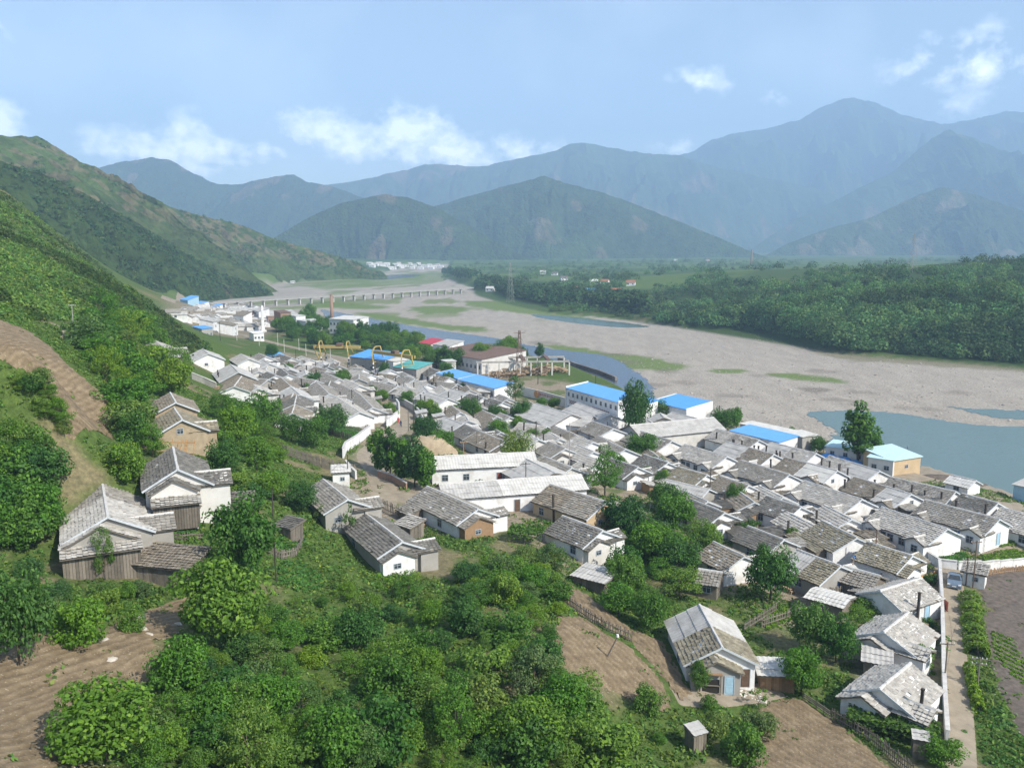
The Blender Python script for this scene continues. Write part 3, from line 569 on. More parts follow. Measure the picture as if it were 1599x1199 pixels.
def gable_wall(x0, x1, y0, y1, wh, rise, base=-2.2):
    m = MB(); yc = (y0 + y1) / 2
    m.prism([(x0, y0, base), (x0, y1, base), (x0, y1, wh), (x0, yc, wh + rise), (x0, y0, wh)], (x1 - x0, 0, 0)); return m
HOUSES = []
def house(r, W=6.5, wh=2.3, pitch=25, roof='tile_grey', wall='white', label=None, group=None, cat='house', roof2=None, split=.5, pr=None, pl=(), fx=None, wins=None, doors=(), chim=(), far=1.0, name='house', barge=True, gwin=None, gdoor=None, cap=True, base=None, lean=None, oh=.35):
    """a gabled house; r = photograph pixels of its ridge (far end, near end)"""
    u1, v1, u2, v2 = r; rise = W / 2 * math.tan(math.radians(pitch)); hR = wh + rise
    A = at(u1, v1, hR); B = at(u2, v2, hR); z0 = base if base is not None else min(H((A.x + B.x) / 2, (A.y + B.y) / 2), max(H(A.x, A.y), H(B.x, B.y)))
    A = Vector(onz(u1, v1, z0 + hR)); B = Vector(onz(u2, v2, z0 + hR)); C = (A + B) / 2; L = max((B - A).length, 2.5); rz = math.atan2(B.y - A.y, B.x - A.x)
    t = empty(name, (C.x, C.y, z0), rz, label, cat, group); HOUSES.append((t, L, W))
    m = gable_wall(-L / 2, L / 2, -W / 2, W / 2, wh, rise); m.build('wall', MT[wall], t)
    sl = (W / 2 + oh) / math.cos(math.radians(pitch)); e = .3; cp, sp = math.cos(math.radians(pitch)), math.sin(math.radians(pitch))
    sides = [((-L / 2 - e, 0, hR), (1, 0, 0), (0, s * cp, -sp), L + 2 * e, sl) for s in (1, -1)]
    d = slabroof(t, sides)
    if roof2:
        k = (L + 2 * e) * split
        cover('roof_covering', d, [(o, x, y, k, S_) for (o, x, y, l, S_) in sides], roof, far); cover('roof_covering', d, [((o[0] + k, o[1], o[2]), x, y, l - k, S_) for (o, x, y, l, S_) in sides], roof2, far)
    else: cover('roof_tiles' if roof.startswith('tile') else 'roof_sheets', d, sides, roof, far)
    if cap:
        m = MB(); n = max(2, int(L / 1.2)); rr = random.Random(int(u1 * 7 + v1))
        for k in range(n):
            x0 = -L / 2 - e + (L + 2 * e) * k / n; x1 = -L / 2 - e + (L + 2 * e) * (k + 1) / n; z = hR + .09 + rr.uniform(-.025, .03); m.prism([(x0, -.19, z - .10), (x0, .19, z - .10), (x0, .09, z + .06), (x0, -.09, z + .06)], (x1 - x0 - .02, 0, 0))
        m.build('ridge_cap', MT['cap'], t)
    if barge:
        m = MB(); 
        for x in (L / 2 + e + .01,):
            for s in (1, -1): m.beam((x, 0, hR - .02), (x, s * (W / 2 + oh), hR - .02 - (W / 2 + oh) * math.tan(math.radians(pitch))), .06, .2)
        m.build('barge_board', MT['barge'], t)
    if gwin: 
        for (y, z) in gwin: window(t, L / 2, y, z, 0, .7, .6)
    if gdoor:
        for (y, dm) in gdoor: door(t, L / 2, y, 0, 0, dm=dm)
    def cross(s, xc, pw, pd, drop=.75, feats=True, rk=None):
        h2 = wh - .15; r2 = pw / 2 * math.tan(math.radians(pitch)); ye = s * (W / 2 + pd); y0 = s * (W / 2 - .6)
        m = MB(); m.prism([(xc - pw / 2, y0, -2.2), (xc + pw / 2, y0, -2.2), (xc + pw / 2, y0, h2), (xc, y0, h2 + r2), (xc - pw / 2, y0, h2)], (0, ye - y0, 0)); p = m.build('porch', MT[wall], t)
        run = pd + .3 + (W / 2 if s else 0) * .75; s2 = (pw / 2 + .3) / cp; yi = s * (W / 2 + pd + .3)
        sd_ = [((xc, yi - s * run, h2 + r2), (0, s, 0), (q * cp, 0, -sp), run, s2) for q in (1, -1)]
        dk = slabroof(p, sd_, 'porch_roof'); o_ = cover('roof_tiles', p, sd_, rk or roof, far)
        if feats and pw > 2: window(p, xc, ye, .85, s * math.pi / 2)
        MB().prism([(xc - .14, yi - s * run, h2 + r2), (xc + .14, yi - s * run, h2 + r2), (xc, yi - s * run, h2 + r2 + .17)], (0, s * run, 0)).build('porch_ridge', MT['cap'], p)
    if pr: cross(1, L / 2 - pr[0], pr[1], pr[2])
    for (xc, pw, pd) in pl: cross(-1, L / 2 - xc, pw, pd)
    if fx:
        w2, d2, y2, wm = fx; r2 = w2 / 2 * math.tan(math.radians(pitch)); h2 = wh - .25
        m = MB(); m.prism([(L / 2 - .3, y2 - w2 / 2, -2.2), (L / 2 - .3, y2 + w2 / 2, -2.2), (L / 2 - .3, y2 + w2 / 2, h2), (L / 2 - .3, y2, h2 + r2), (L / 2 - .3, y2 - w2 / 2, h2)], (d2 + .3, 0, 0)); p = m.build('front_room', MT[wm], t)
        sd_ = [((L / 2 - .2, y2, h2 + r2), (1, 0, 0), (0, s * cp, -sp), d2 + .5, (w2 / 2 + .3) / cp) for s in (1, -1)]; slabroof(p, sd_, 'front_roof'); cover('roof_tiles', p, sd_, roof2 or roof, far)
        window(p, L / 2 + d2, y2 - .2, 1.0, 0, .8, .55)
    if lean:
        s, x0, x1, dpt, rk = lean; h1 = wh - .1; h2 = wh - .1 - dpt * .3; yy = s * W / 2; y2 = s * (W / 2 + dpt)
        m = MB(); m.prism([(x0, yy - s * .05, -.9), (x0, y2, -.9), (x0, y2, h2), (x0, yy - s * .05, h1)], (x1 - x0, 0, 0)); p = m.build('lean_to', MT['wood'], t)
        sd_ = [((x0 - .2, yy, h1 + .06), (1, 0, 0), (0, s * .9578, -.2873), x1 - x0 + .4, dpt * 1.06 + .3)]; slabroof(p, sd_, 'lean_to_roof'); cover('roof_tiles', p, sd_, rk, far)
    if wins is None:
        wins = []
        n = max(1, int(L / 3.2))
        for k in range(n):
            if (k * 7 + int(u1)) % 3 != 1: wins.append((-1, -L / 2 + (k + .5) * L / n))
    for (s, x) in wins: window(t, x, s * W / 2, .85, s * math.pi / 2)
    for (s, x, dm) in doors: door(t, x, s * W / 2, 0, s * math.pi / 2, dm=dm)
    rr = random.Random(int(u1 * 3 + v1 * 5))
    for (x, y) in chim:
        zt = wh + rr.uniform(1.1, 1.9); lx, ly = rr.uniform(-.25, .25), rr.uniform(-.2, .2); m = MB(); m.beam((x, y, -.3), (x + lx, y + ly, zt), .24, .24); m.beam((x + lx, y + ly, zt - .02), (x + lx * 1.03, y + ly * 1.03, zt + .12), .32, .32); m.build('chimney', MT['soot'], t)
    return t
V_ = 'houses of the right hand village'
G_ = 'houses of the upper village'
# --- right-hand village, houses that can be pointed at one by one
def rowhouse(r, label, **k):
    k.setdefault('W', 7); k.setdefault('roof', 'tile_light'); k.setdefault('wh', 2.5)
    A = Vector(onz(r[0], r[1], 4)); B = Vector(onz(r[2], r[3], 4)); L = (B - A).length
    d = k.pop('dcol', 'blue_door')
    return house(r, label=label, group=V_, pl=k.pop('pl', ((1.5, 3.0, .9), (L - 1.5, 3.0, .9))), wins=[(-1, L * .10), (-1, -L * .08), (-1, -L * .2)], doors=[(-1, L * .2, d), (-1, -L * .29, d)], **k)
rowhouse((1378.7,792.5,1477,825), 'long whitewashed row house with two porches and blue doors, above the curved white wall')
rowhouse((1257.5,751,1344,779), 'long whitewashed row house with two porches behind its own low white yard wall', dcol='brown_door')
rowhouse((1447,781,1558,810), 'whitewashed row house beside the green vegetable beds, pale blue door in its gable', roof='tile_grey', gdoor=[(.6,'pale_blue')])
rowhouse((1158,719,1231,740.6), 'whitewashed row house with tall blank white gable, left of the yellow plank fence', roof='tile_grey', dcol='brown_door')
rowhouse((1070.6,694,1134,712.5), 'whitewashed row house with two porches just below the burnt black roof gap', roof='tile_light')
house((1336,745,1421,771), 7, roof='tile_brown', roof2='sheet', split=.6, label='house whose roof is half brown tile, half pale sheet, with a tall dark gable vent', group=V_, pl=((1.5,3,.8),), chim=((-5,-3),(1,-3.2)), gwin=[(.5,2.1)])
house((1392,745,1490,767), 7, roof='tile_grey', label='long grey roofed house with a row of black leaning chimneys near the earth bank', group=V_, chim=((-7,-2.5),(-3.5,-2.5),(-.5,-2.5),(2,-2.5),(4.5,-2.2)))
house((1504,771,1556,785), 7, roof='tile_dark', label='dark roofed house at the edge of the earth bank above the pool', group=V_, chim=((-2,-3),(3,-3)))
house((1565,793,1680,822), 8, roof='tile_light', label='pale streaked roof cut by the right edge of the picture', group=V_)
house((1227.5,714.4,1305.6,734.4), 7, roof='tile_brown', roof2='sheet_pale', split=.45, label='house with tan far roof half and smooth pale near roof half', group=V_, pl=((2.4,3.6,.9),), chim=((-6,-3.6),(3.6,3.8)), gwin=[(-.8,1.8)])
house((1296,712,1372,735), 7, roof='tile_light', roof2='sheet', label='pale roofed house in front of the blue tarpaulin yard, several black chimneys', group=V_, chim=((-5,-3),(-3,-3),(0,-3.4),(2,-3.4)), gwin=[(1,.9)])
house((1205,691,1273,707.5), 7, roof='sheet', roof2='tile_light', label='weathered house nearest the small green trees by the concrete wall', group=V_, chim=((-4,-3.5),(-1,-3.5),(0,-3.5),(3,-3.5)), gwin=[(1.8,.9)])
house((1150,678,1184,687), 7, roof='tile_grey', label='small grey house touching the long sky blue roof', group=V_, chim=((2,-3.5),))
house((1136,690,1207,709), 7.5, roof='sheet', roof2='tile_brown', label='long roof of pale sheets then brown tiles below four thin chimneys', group=V_, pl=((1.5,3,.9),), chim=((-6,2),(-1,2.5),(0,2.6),(5,2.5)))
house((1120,670,1182,686), 7, roof='tile_light', label='pale roofed house beside the big dark tree at the concrete wall', group=V_, chim=((-3,-3),(2,-3)))
house((993,671,1048,688), 7.5, roof='tile_grey', label='white gabled house directly below the long grey workshop roof', group=V_)
house((1007,710,1042,722), 6, roof='tile_dark', label='small white gabled house with a low porch, tucked between two trees', group=V_, pr=(1.2,2.6,.8), fx=(3.6,1.0,-.8,'white'))
house((1060,729,1102.5,741), 6.5, roof='tile_mossy', label='dark mossy roofed house with stepped white gable and a tin lean-to', group=V_, pr=(1.2,2.8,.9), fx=(4,.9,-1,'white'), lean=(-1,-5,3,1.6,'tile_light'))
house((952,715,995,729), 6.5, roof='tile_dark', label='dark tiled house with white stepped gable beside the leafy tree', group=V_, pr=(1.2,2.8,.9), fx=(4,.9,-1,'white'))
house((1126,744,1167.5,757.5), 6.5, roof='tile_brown', label='brown tiled house with a red door, behind the round bushy tree', group=V_, pr=(1.2,2.8,.9), fx=(4,.9,-1,'white'), gdoor=[(1.9,'red_door')])
house((1199,775,1249,791), 6.5, roof='tile_dark', label='dark tiled house with a small round tree at its near corner', group=V_, pr=(1.2,2.8,.9))
house((1285,814,1336,839), 7, roof='tile_mossy', wall='white', label='mossy brown roofed house with white gable, first below the long white yard wall', group=V_, pr=(1.3,2.8,.9), gdoor=[(.6,'pale_blue')], lean=(-1,-5,2,1.5,'tile_mossy'))
house((1357,847,1422,867), 6.5, roof='tile_mossy', label='house with greenish brown tiles beside the tall dark pole, two stepped white gables', group=V_, pr=(1.4,3,.9), fx=(3.8,1.2,-1.2,'white'), gdoor=[(1.9,'brown_door')])
house((1247,859,1310,883), 7, roof='sheet', roof2='tile_mossy', split=.48, wall='greywall', label='house half covered in grey sheet, half in mossy tile, bright blue gable door', group=V_, gdoor=[(.4,'blue_door')], pr=(1.4,2.8,.8))
house((1322,885,1372,899), 4.5, 2.0, roof='tile_grey', wall='wood', label='low wooden outbuilding roof beside the orange post', group=V_, barge=False, cat='shed', name='shed')
house((1270,920,1325,935), 3.6, 1.9, 12, roof='sheet_pale', wall='wood', label='low pale sheet roofed shed among trees below the blue door house', group=V_, barge=False, cat='shed', name='shed', cap=False)
house((1437,903,1376,922), 5.8, roof='tile_light', label='house with pale rippled tiles beside the lane, dark chimney pipe with a blue cap', group=V_, lean=(-1,-1,3,1.8,'tile_grey'), wins=[(1,1)], doors=[(1,-1,'pale_blue')], fx=None, chim=((1.5,3.4),))
house((1417.5,957,1381,986), 6.2, roof='tile_light', label='pale tiled lane house with a bright ridge, second from the bottom right', group=V_, pr=(1.2,2.6,1.0), fx=(4,.8,-1,'offwhite'), wins=[(1,2.5)], doors=[(1,1.2,'pale_blue')])
house((1420,1037,1375,1074), 6, roof='tile_light', label='lowest pale tiled lane house, behind the vine trellis at bottom right', group=V_, pr=(1.3,2.8,1.2), fx=(4,1.2,-1.1,'white'), wins=[(1,2.5)], doors=[(1,1.3,'pale_blue')], chim=((1.6,3.0),), gdoor=None)
house((1352,1012,1388,1018), 4, 1.9, 10, roof='sheet', wall='wood', label='low sheet roofed woodshed between the two lowest lane houses', group=V_, cat='shed', name='shed', barge=False, cap=False)
house((1086,782,1130,800), 6.5, roof='tile_dark', label='dark tiled house right of the big green tree, white porch end', group=V_, pr=(1.3,2.8,.9), fx=(3.6,.8,-1,'white'))
house((1170,822,1222,842), 6, roof='tile_dark', label='dark slatted roof over a grey shed near the grape arbour', group=V_, wall='greywall')
house((1116,847,1160,868), 6, roof='tile_brown', label='brown tiled house with white gable above the round grape arbour', group=V_, pr=(1.3,2.6,.8))
house((1097,889,1122,893), 4, 2.0, roof='tile_grey', wall='wood', label='small grey boarded shed beside the vine arbour', group=V_, cat='shed', name='shed', barge=False)
house((861,757,945,783), 7.5, 2.6, roof='tile_brown', roof2='tile_grey', wall='tan', label='brown tiled house with tan end wall, below the long sheet roofed building', group=V_, pr=(1.2,2.8,.6), gwin=[(-1,1.2)], chim=((-1,-3.8),))
house((880,806,939,828), 6.5, roof='tile_dark', label='dark tiled house with two stepped white gables on the bushy slope', group=V_, pr=(1.2,2.8,.9), fx=(4,.8,-1,'offwhite'))
house((1093,946,1127,1009), 6.7, 2.5, 27, roof='sheet', roof2='tile_mossy', split=.52, wall='white', label='house half roofed in pale sheets with a pale blue front door, at the swept yard', group=V_, fx=(4.7,1.4,-.8,'greywall'), wins=[(-1,1)], gdoor=[(2.4,'brown_door')]); DL = HOUSES[-1]; door(DL[0], DL[1] / 2 + 1.4, .5, 0, 0, dm='pale_blue')
# --- houses on the slope at the left and centre
SL = 'old houses on the hillside'
house((566,798,627,845), 5.6, 2.4, roof='tile_dark', wall='greywall', label='dark tiled slope house with a bright white near gable and one boarded window', group=SL, pr=(1.0,3.0,1.6), fx=(3.9,1.1,-.8,'white'), wins=[(-1,-2)])
house((668,760,745,794), 6.4, 2.5, roof='tile_grey', wall='white', label='grey tiled slope house with a brown planked end room and grey side shed', group=SL, pr=(1.6,2.8,2.0), fx=(4.6,1.4,-.6,'wood_brown'), wins=[(-1,2)], lean=(-1,-6,-2.5,2.2,'tile_grey'))
house((505,749,542,779), 5.7, 2.6, roof='tile_grey', wall='greywall', label='grey gabled slope house with pale blue roof edges below the small white hut', group=SL, pr=(1.4,3.2,1.6), gwin=[(-1.3,1.1)], wins=[])
L1 = house((160,757,168,806), 7.6, 2.5, 27, roof='tile_grey', wall='greywall', label='weathered plank fronted house at far left with a wide tiled side porch', group=SL, pr=(2.2,3.6,2.0), fx=(6.4,1.0,-.8,'greywall'), wins=[], roof2='tile_light', split=.4)
L2 = house((270,699,277,732), 6.6, 2.5, 30, roof='tile_dark', wall='offwhite', label='house with a speckled dark left roof, above the plank fronted house', group=SL, pr=(1.8,3.4,2.0), fx=(4.6,1.2,-.5,'offwhite'), wins=[])
L3 = house((272,638,284,655), 6.0, 2.6, 28, roof='tile_mossy', wall='mud', label='mud walled house with poles leaning on its gable, highest of three on the slope', group=SL, pr=(1.8,3.0,1.2), gwin=[(-.3,2.4)], wins=[])
house((266,614,274,628), 5.5, 2.3, 26, roof='tile_brown', wall='mud', label='brown roof peeping from the trees above the mud walled house', group=SL, wins=[])
house((242,532,253,541), 6.5, 2.4, 24, roof='tile_light', wall='wood', label='topmost hillside house with pale swept roof, beside the thick trees at left', group=SL, pr=(1.8,3.6,2.0), wins=[])
house((236,556,282,553), 4, 2, 10, roof='sheet_pale', wall='wood', label='long pale sheet roof in front of the topmost hillside house', group=SL, cat='shed', name='shed', barge=False, cap=False, wins=[])
house((316,545,325,552), 8.0, 2.5, 24, roof='sheet', wall='white', label='white gabled hillside house with one small dark window, beside the orange post', group=SL, gwin=[(-.6,1.1)], wins=[])
house((360,569,372,581), 8.5, 2.6, 26, roof='sheet', wall='wood', label='hillside house with a steep smooth grey roof and black chimneys', group=SL, chim=((-2,-4),(1,-4)), wins=[])
house((377,588,366,603), 6, 2.3, 22, roof='tile_brown', label='brown roofed house with pale blue wall left of the orange hut', group=SL)
# --- long public buildings
PB = 'long public buildings'
house((672,713,832,706), 6.5, 3.0, 22, roof='sheet_pale', wall='white', label='long white building with pale sheet roof and brown doors behind the willow', group=PB, cat='building', name='long_building', wins=[(-1,-3.2),(-1,-6.8)], doors=[(-1,-10.4,'brown_door'),(-1,2.5,'red_door'),(-1,6,'red_door')], barge=False)
house((688,756,905,741), 7.0, 2.8, 20, roof='sheet', roof2='sheet_pale', split=.4, wall='white', label='longest white building with stained sheet roof, in front of the other long one', group=PB, cat='building', name='long_building', wins=[(-1,-8),(-1,4),(-1,8)], doors=[(-1,0,'brown_door')], barge=False)
house((816,714,866,738), 9, 2.6, 20, roof='sheet', wall='greywall', label='smooth grey hipped hall roof right of the willow', group=PB, cat='building', name='hall', barge=False)
house((837,630,892,647), 11, 3.2, 22, roof='sheet', wall='white', label='large white hall with a grey hipped roof in the middle of the village', group=PB, cat='building', name='hall', barge=False)
house((880,646,925,650), 8, 3.2, 22, roof='sheet', wall='white', label='white hall wing joined to the large grey hipped hall', group=PB, cat='building', name='hall', barge=False, cap=False)
house((902,629,952,647), 9.5, 3.2, 22, roof='sheet', wall='white', label='hall with a big blank white gable below the blue roofed factory', group=PB, cat='building', name='hall')
house((926,658,957,669), 7.5, 3.0, 22, roof='tile_grey', wall='white', label='white house with blue shuttered front beside the large white hall', group=PB, cat='building', name='long_building', wins=[(-1,3),(-1,-3)], doors=[(-1,0,'blue_door'),(-1,-1.2,'blue_door')])
house((1113,652,985,664), 9, 3.4, 22, roof='sheet', wall='conc_pale', label='very long grey workshop roof, white and tan wall below it', group=PB, cat='building', name='workshop', wins=[], barge=False)
house((1050,644,1090,654), 9, 3.2, 22, roof='sheet', wall='white', label='grey workshop roof with one pale strip, behind the very long one', group=PB, cat='building', name='workshop', barge=False)
house((1031,645,1037,652), 8, 3.2, 22, roof='sheet', label='short grey gabled workshop at the foot of the dark trees', group=PB, cat='building', name='workshop', barge=False, wall='greywall')
house((1012,656,1019,661), 7, 2.5, 22, roof='sheet', label='tiny grey roofed store left of the workshops', group=PB, cat='building', name='store_house', barge=False, wall='greywall')
# --- rows of the upper and middle village, told apart by their order in each row
ORD = ['first', 'second', 'third', 'fourth', 'fifth', 'sixth', 'seventh', 'eighth', 'ninth', 'tenth', 'eleventh', 'twelfth']
RK = ['tile_grey', 'tile_light', 'tile_brown', 'tile_grey', 'tile_dark', 'tile_light', 'sheet']
LOOK = {'tile_grey': 'grey tiled', 'tile_light': 'pale tiled', 'tile_brown': 'brownish tiled', 'tile_dark': 'dark tiled', 'sheet': 'smooth roofed'}
ROWS = [('row under the yellow gantry cranes', [(410,562,421,568),(437,553,456,559),(492,573,512,577),(507,582,529,592),(550,577,580,585),(629,586,647,592),(650,594,668,600),(706,607,727,614),(734,615,755,621)]),
 ('row that ends at the street bend', [(418,581,431,586),(439,590,454,603),(495,597,514,615),(539,592,561,602),(581,595,620,603),(621,603,660,611),(667,612,699,622)]),
 ('row above the bushy trees and garden', [(392,598,402,606),(455,605,468,616),(463,618,460,631),(460,633,456,645),(534,601,561,615),(525,620,561,643),(562,616,582,636)]),
 ('row right of the long beige wall', [(766,622,785,628),(754,641,775,650),(781,645,796,651),(811,675,840,686),(858,690,882,700),(900,681,925,690)]),
 ('row behind the long white building', [(694,651,722,662),(724,662,746,672),(748,673,788,689),(847,712,892,730),(904,696,926,705),(955,692,976,701),(916,712,940,720)]),
 ('row along the railway foot', [(376,553,388,560),(404,552,416,557),(470,556,484,561),(596,572,610,578),(672,574,686,580),(684,586,702,590)])]
for rn, L_ in ROWS:
    for k, r in enumerate(L_):
        rk = RK[(k * 5 + len(rn)) % 7]; rr = random.Random(k * 13 + len(rn)); wl = rr.choice(['white', 'white', 'offwhite', 'white'])
        A = Vector(onz(r[0], r[1], 3)); B = Vector(onz(r[2], r[3], 3)); L = (B - A).length
        house(r, 6.6, 2.2, 24, rk, wl, '%s house, %s from the left in the %s' % (LOOK[rk], ORD[k], rn), G_, pr=(1.4, 2.8, 1.0) if rr.random() < .6 and L > 6 else None, fx=(3.8, .9, -.9, wl) if rr.random() < .4 else None,
              chim=tuple((rr.uniform(-L / 2, L / 2), -3.4) for _ in range(rr.choice([0, 1, 1, 2]))), far=1.35)
# --- the far quarter by the bridge
far_poly = [(266,496),(285,488),(330,478),(395,478),(410,492),(420,510),(398,518),(340,512),(300,504)]
FARQ = []; frs = random.Random(5); cnt = 0; placed = []
while cnt < 112:
    u = frs.uniform(262, 424); v = frs.uniform(476, 520)
    if not inpoly(np.array([u]), np.array([v]), far_poly)[0] or any(abs(u - a) < 6 and abs(v - b) < 2.3 for a, b in placed): continue
    placed.append((u, v)); cnt += 1
    p = at(u, v); L = frs.uniform(5, 8.5); W_ = frs.uniform(3.6, 4.8); h = frs.uniform(2.1, 2.7); rs_ = 1.2; a = math.radians(frs.choice([-75, -70, -160, 15]) + frs.uniform(-8, 8))
    o = empty('house', p, a, 'small pale roofed house packed in the far quarter by the long bridge', 'house', 'small houses of the far quarter')
    gable_wall(-L / 2, L / 2, -W_ / 2, W_ / 2, h, rs_, -1.5).build('wall', MT[frs.choice(['white', 'white', 'offwhite'])], o)
    slabroof(o, [((-L / 2 - .3, 0, h + rs_ + .05), (1, 0, 0), Vector((0, s * W_ / 2, -rs_)).normalized(), L + .6, math.hypot(W_ / 2, rs_) + .4) for s in (1, -1)], 'roof', .14, MT[frs.choice(['tile_light', 'sheet', 'sheet_pale', 'tile_grey', 'tile_brown'])])
    FARQ.append((u, o))
    for s in (-1, 1):
        if frs.random() < .8: window(o, frs.uniform(-2, 2), s * W_ / 2, .9, s * math.pi / 2)

def proj(P):
    c, s = math.cos(PITCH), math.sin(PITCH); z = P[2] - CAMZ; f = P[1] * c - z * s; return (799.5 + FPX * P[0] / f, 599.5 - FPX * (P[1] * s + z * c) / f)
FILLP = [('upper village', [(385,592),(430,566),(520,575),(600,590),(700,612),(800,640),(860,655),(800,660),(700,640),(600,630),(540,650),(470,650),(420,625)], 34), ('middle village', [(680,650),(800,670),(900,690),(1040,730),(1100,770),(1000,745),(900,715),(800,700),(740,690)], 16), ('right hand village', [(1040,790),(1120,770),(1250,790),(1330,830),(1250,850),(1160,810),(1090,820)], 7)]
frs = random.Random(31); FILL = []
for nm_, P_, n_ in FILLP:
    c_ = 0; tr_ = 0
    while c_ < n_ and tr_ < 2500:
        tr_ += 1; u = frs.uniform(min(p[0] for p in P_), max(p[0] for p in P_)); v = frs.uniform(min(p[1] for p in P_), max(p[1] for p in P_))
        if not inpoly(np.array([u]), np.array([v]), P_)[0]: continue
        p = at(u, v); L = frs.uniform(6, 9); W2 = frs.uniform(4.6, 5.6); a = math.radians(-74 + frs.uniform(-8, 8)) if frs.random() < .75 else math.radians(-40 + frs.uniform(-10, 10)); bad = any(inpoly(np.array([p.x]), np.array([p.y]), R_)[0] or sdist(np.array([p.x]), np.array([p.y]), R_)[0] < 3.5 for R_ in RPOLY)
        for t, l, w in HOUSES:
            dx, dy = p.x - t.location.x, p.y - t.location.y
            if abs(dx) + abs(dy) > 40: continue
            c, s = math.cos(-t.rotation_euler.z), math.sin(-t.rotation_euler.z)
            if abs(dx * c - dy * s) < l / 2 + L * .38 and abs(dx * s + dy * c) < w / 2 + W2 * .45: bad = True
        if bad: continue
        c_ += 1; hr = 2.0 + W2 / 2 * math.tan(math.radians(24)); d = Vector((math.cos(a), math.sin(a), 0)) * L / 2; rk = frs.choice(['tile_grey', 'tile_brown', 'tile_light', 'tile_dark', 'sheet']); q = Vector((p.x, p.y, p.z + hr))
        o = house((*proj(q - d), *proj(q + d)), W2, 2.0, 24, rk, frs.choice(['white', 'white', 'offwhite', 'greywall']), 'x', G_, base=p.z, far=1.35, chim=((frs.uniform(-2, 2), -2.8),) if frs.random() < .6 else (), fx=(3.0, .8, -.6, 'white') if frs.random() < .4 else None); FILL.append((u, o, rk, nm_))
for nm_, _, _ in FILLP:
    for rk in LOOK:
        for i, (u, o, _, _) in enumerate(sorted([f for f in FILL if f[2] == rk and f[3] == nm_], key=lambda f: f[0])): o['label'] = 'small %s infill house, %s such from left, packed in the %s' % (LOOK[rk], ORD[min(i, 11)], nm_)
# ------------------------------------------------------------------ vegetation
def leafmat(name, c, attr=False, var=.35, trans=.38):
    m = bpy.data.materials.new(name); m.use_nodes = True; t = m.node_tree; t.nodes.clear(); o = t.nodes.new('ShaderNodeOutputMaterial')
    g = t.nodes.new('ShaderNodeNewGeometry'); oi = t.nodes.new('ShaderNodeObjectInfo')
    col = tramp(t, g.outputs['Random Per Island'], [(0, tuple(x * (1 - var) for x in c)), (.6, c), (1, (c[0] * 1.75, c[1] * 1.45, c[2] * 1.3))])
    if attr: v = t.nodes.new('ShaderNodeVertexColor'); v.layer_name = 'Col'; col = tmix(t, 1.0, col, v.outputs['Color'], 'MULTIPLY')
    else: col = tmix(t, 1.0, col, tramp(t, oi.outputs['Random'], [(0, (.62, .74, .85)), (.25, (1, 1, 1)), (.5, (.8, .95, .75)), (.75, (1.25, 1.15, .7)), (1, (1.0, .95, 1.3))]), 'MULTIPLY')
    d = t.nodes.new('ShaderNodeBsdfPrincipled'); d.inputs['Roughness'].default_value = .55; d.inputs['Specular IOR Level'].default_value = .18; t.links.new(col, d.inputs['Base Color'])
    tr = t.nodes.new('ShaderNodeBsdfTranslucent'); t.links.new(tmix(t, 1.0, col, (1.1, 1.25, .6), 'MULTIPLY'), tr.inputs['Color'])
    mx = t.nodes.new('ShaderNodeMixShader'); mx.inputs[0].default_value = trans; t.links.new(d.outputs[0], mx.inputs[1]); t.links.new(tr.outputs[0], mx.inputs[2]); t.links.new(mx.outputs[0], o.inputs['Surface']); return m
LF = {'green': leafmat('leaves_green', (.096, .212, .032)), 'dark': leafmat('leaves_dark', (.060, .152, .034)), 'light': leafmat('leaves_light', (.130, .240, .038)), 'dull': leafmat('leaves_dull', (.110, .190, .062)),
      'willow': leafmat('leaves_willow', (.18, .24, .05)), 'vine': leafmat('leaves_vine', (.085, .165, .030)), 'scrub': leafmat('leaves_scrub', (.102, .192, .040), True), 'wood': leafmat('leaves_far_wood', (.062, .132, .042), True, .3, .25)}
BARK = simple('bark', (.10, .08, .06), .3, 3, .95, .4)
def leaf_quads(C, Nn, size, r, asp=.6):
    n = len(C); a = r.normal(size=(n, 3)); t1 = np.cross(Nn, a); t1 /= np.linalg.norm(t1, axis=1)[:, None] + 1e-9; t2 = np.cross(Nn, t1)
    s = (size * r.uniform(.6, 1.35, n))[:, None]; t1 = t1 * s; t2 = t2 * s * asp; b = Nn * s * .18
    return np.stack([C - t1, C + t2 + b, C + t1, C - t2 + b], 1).reshape(-1, 3), np.arange(n * 4).reshape(-1, 4)
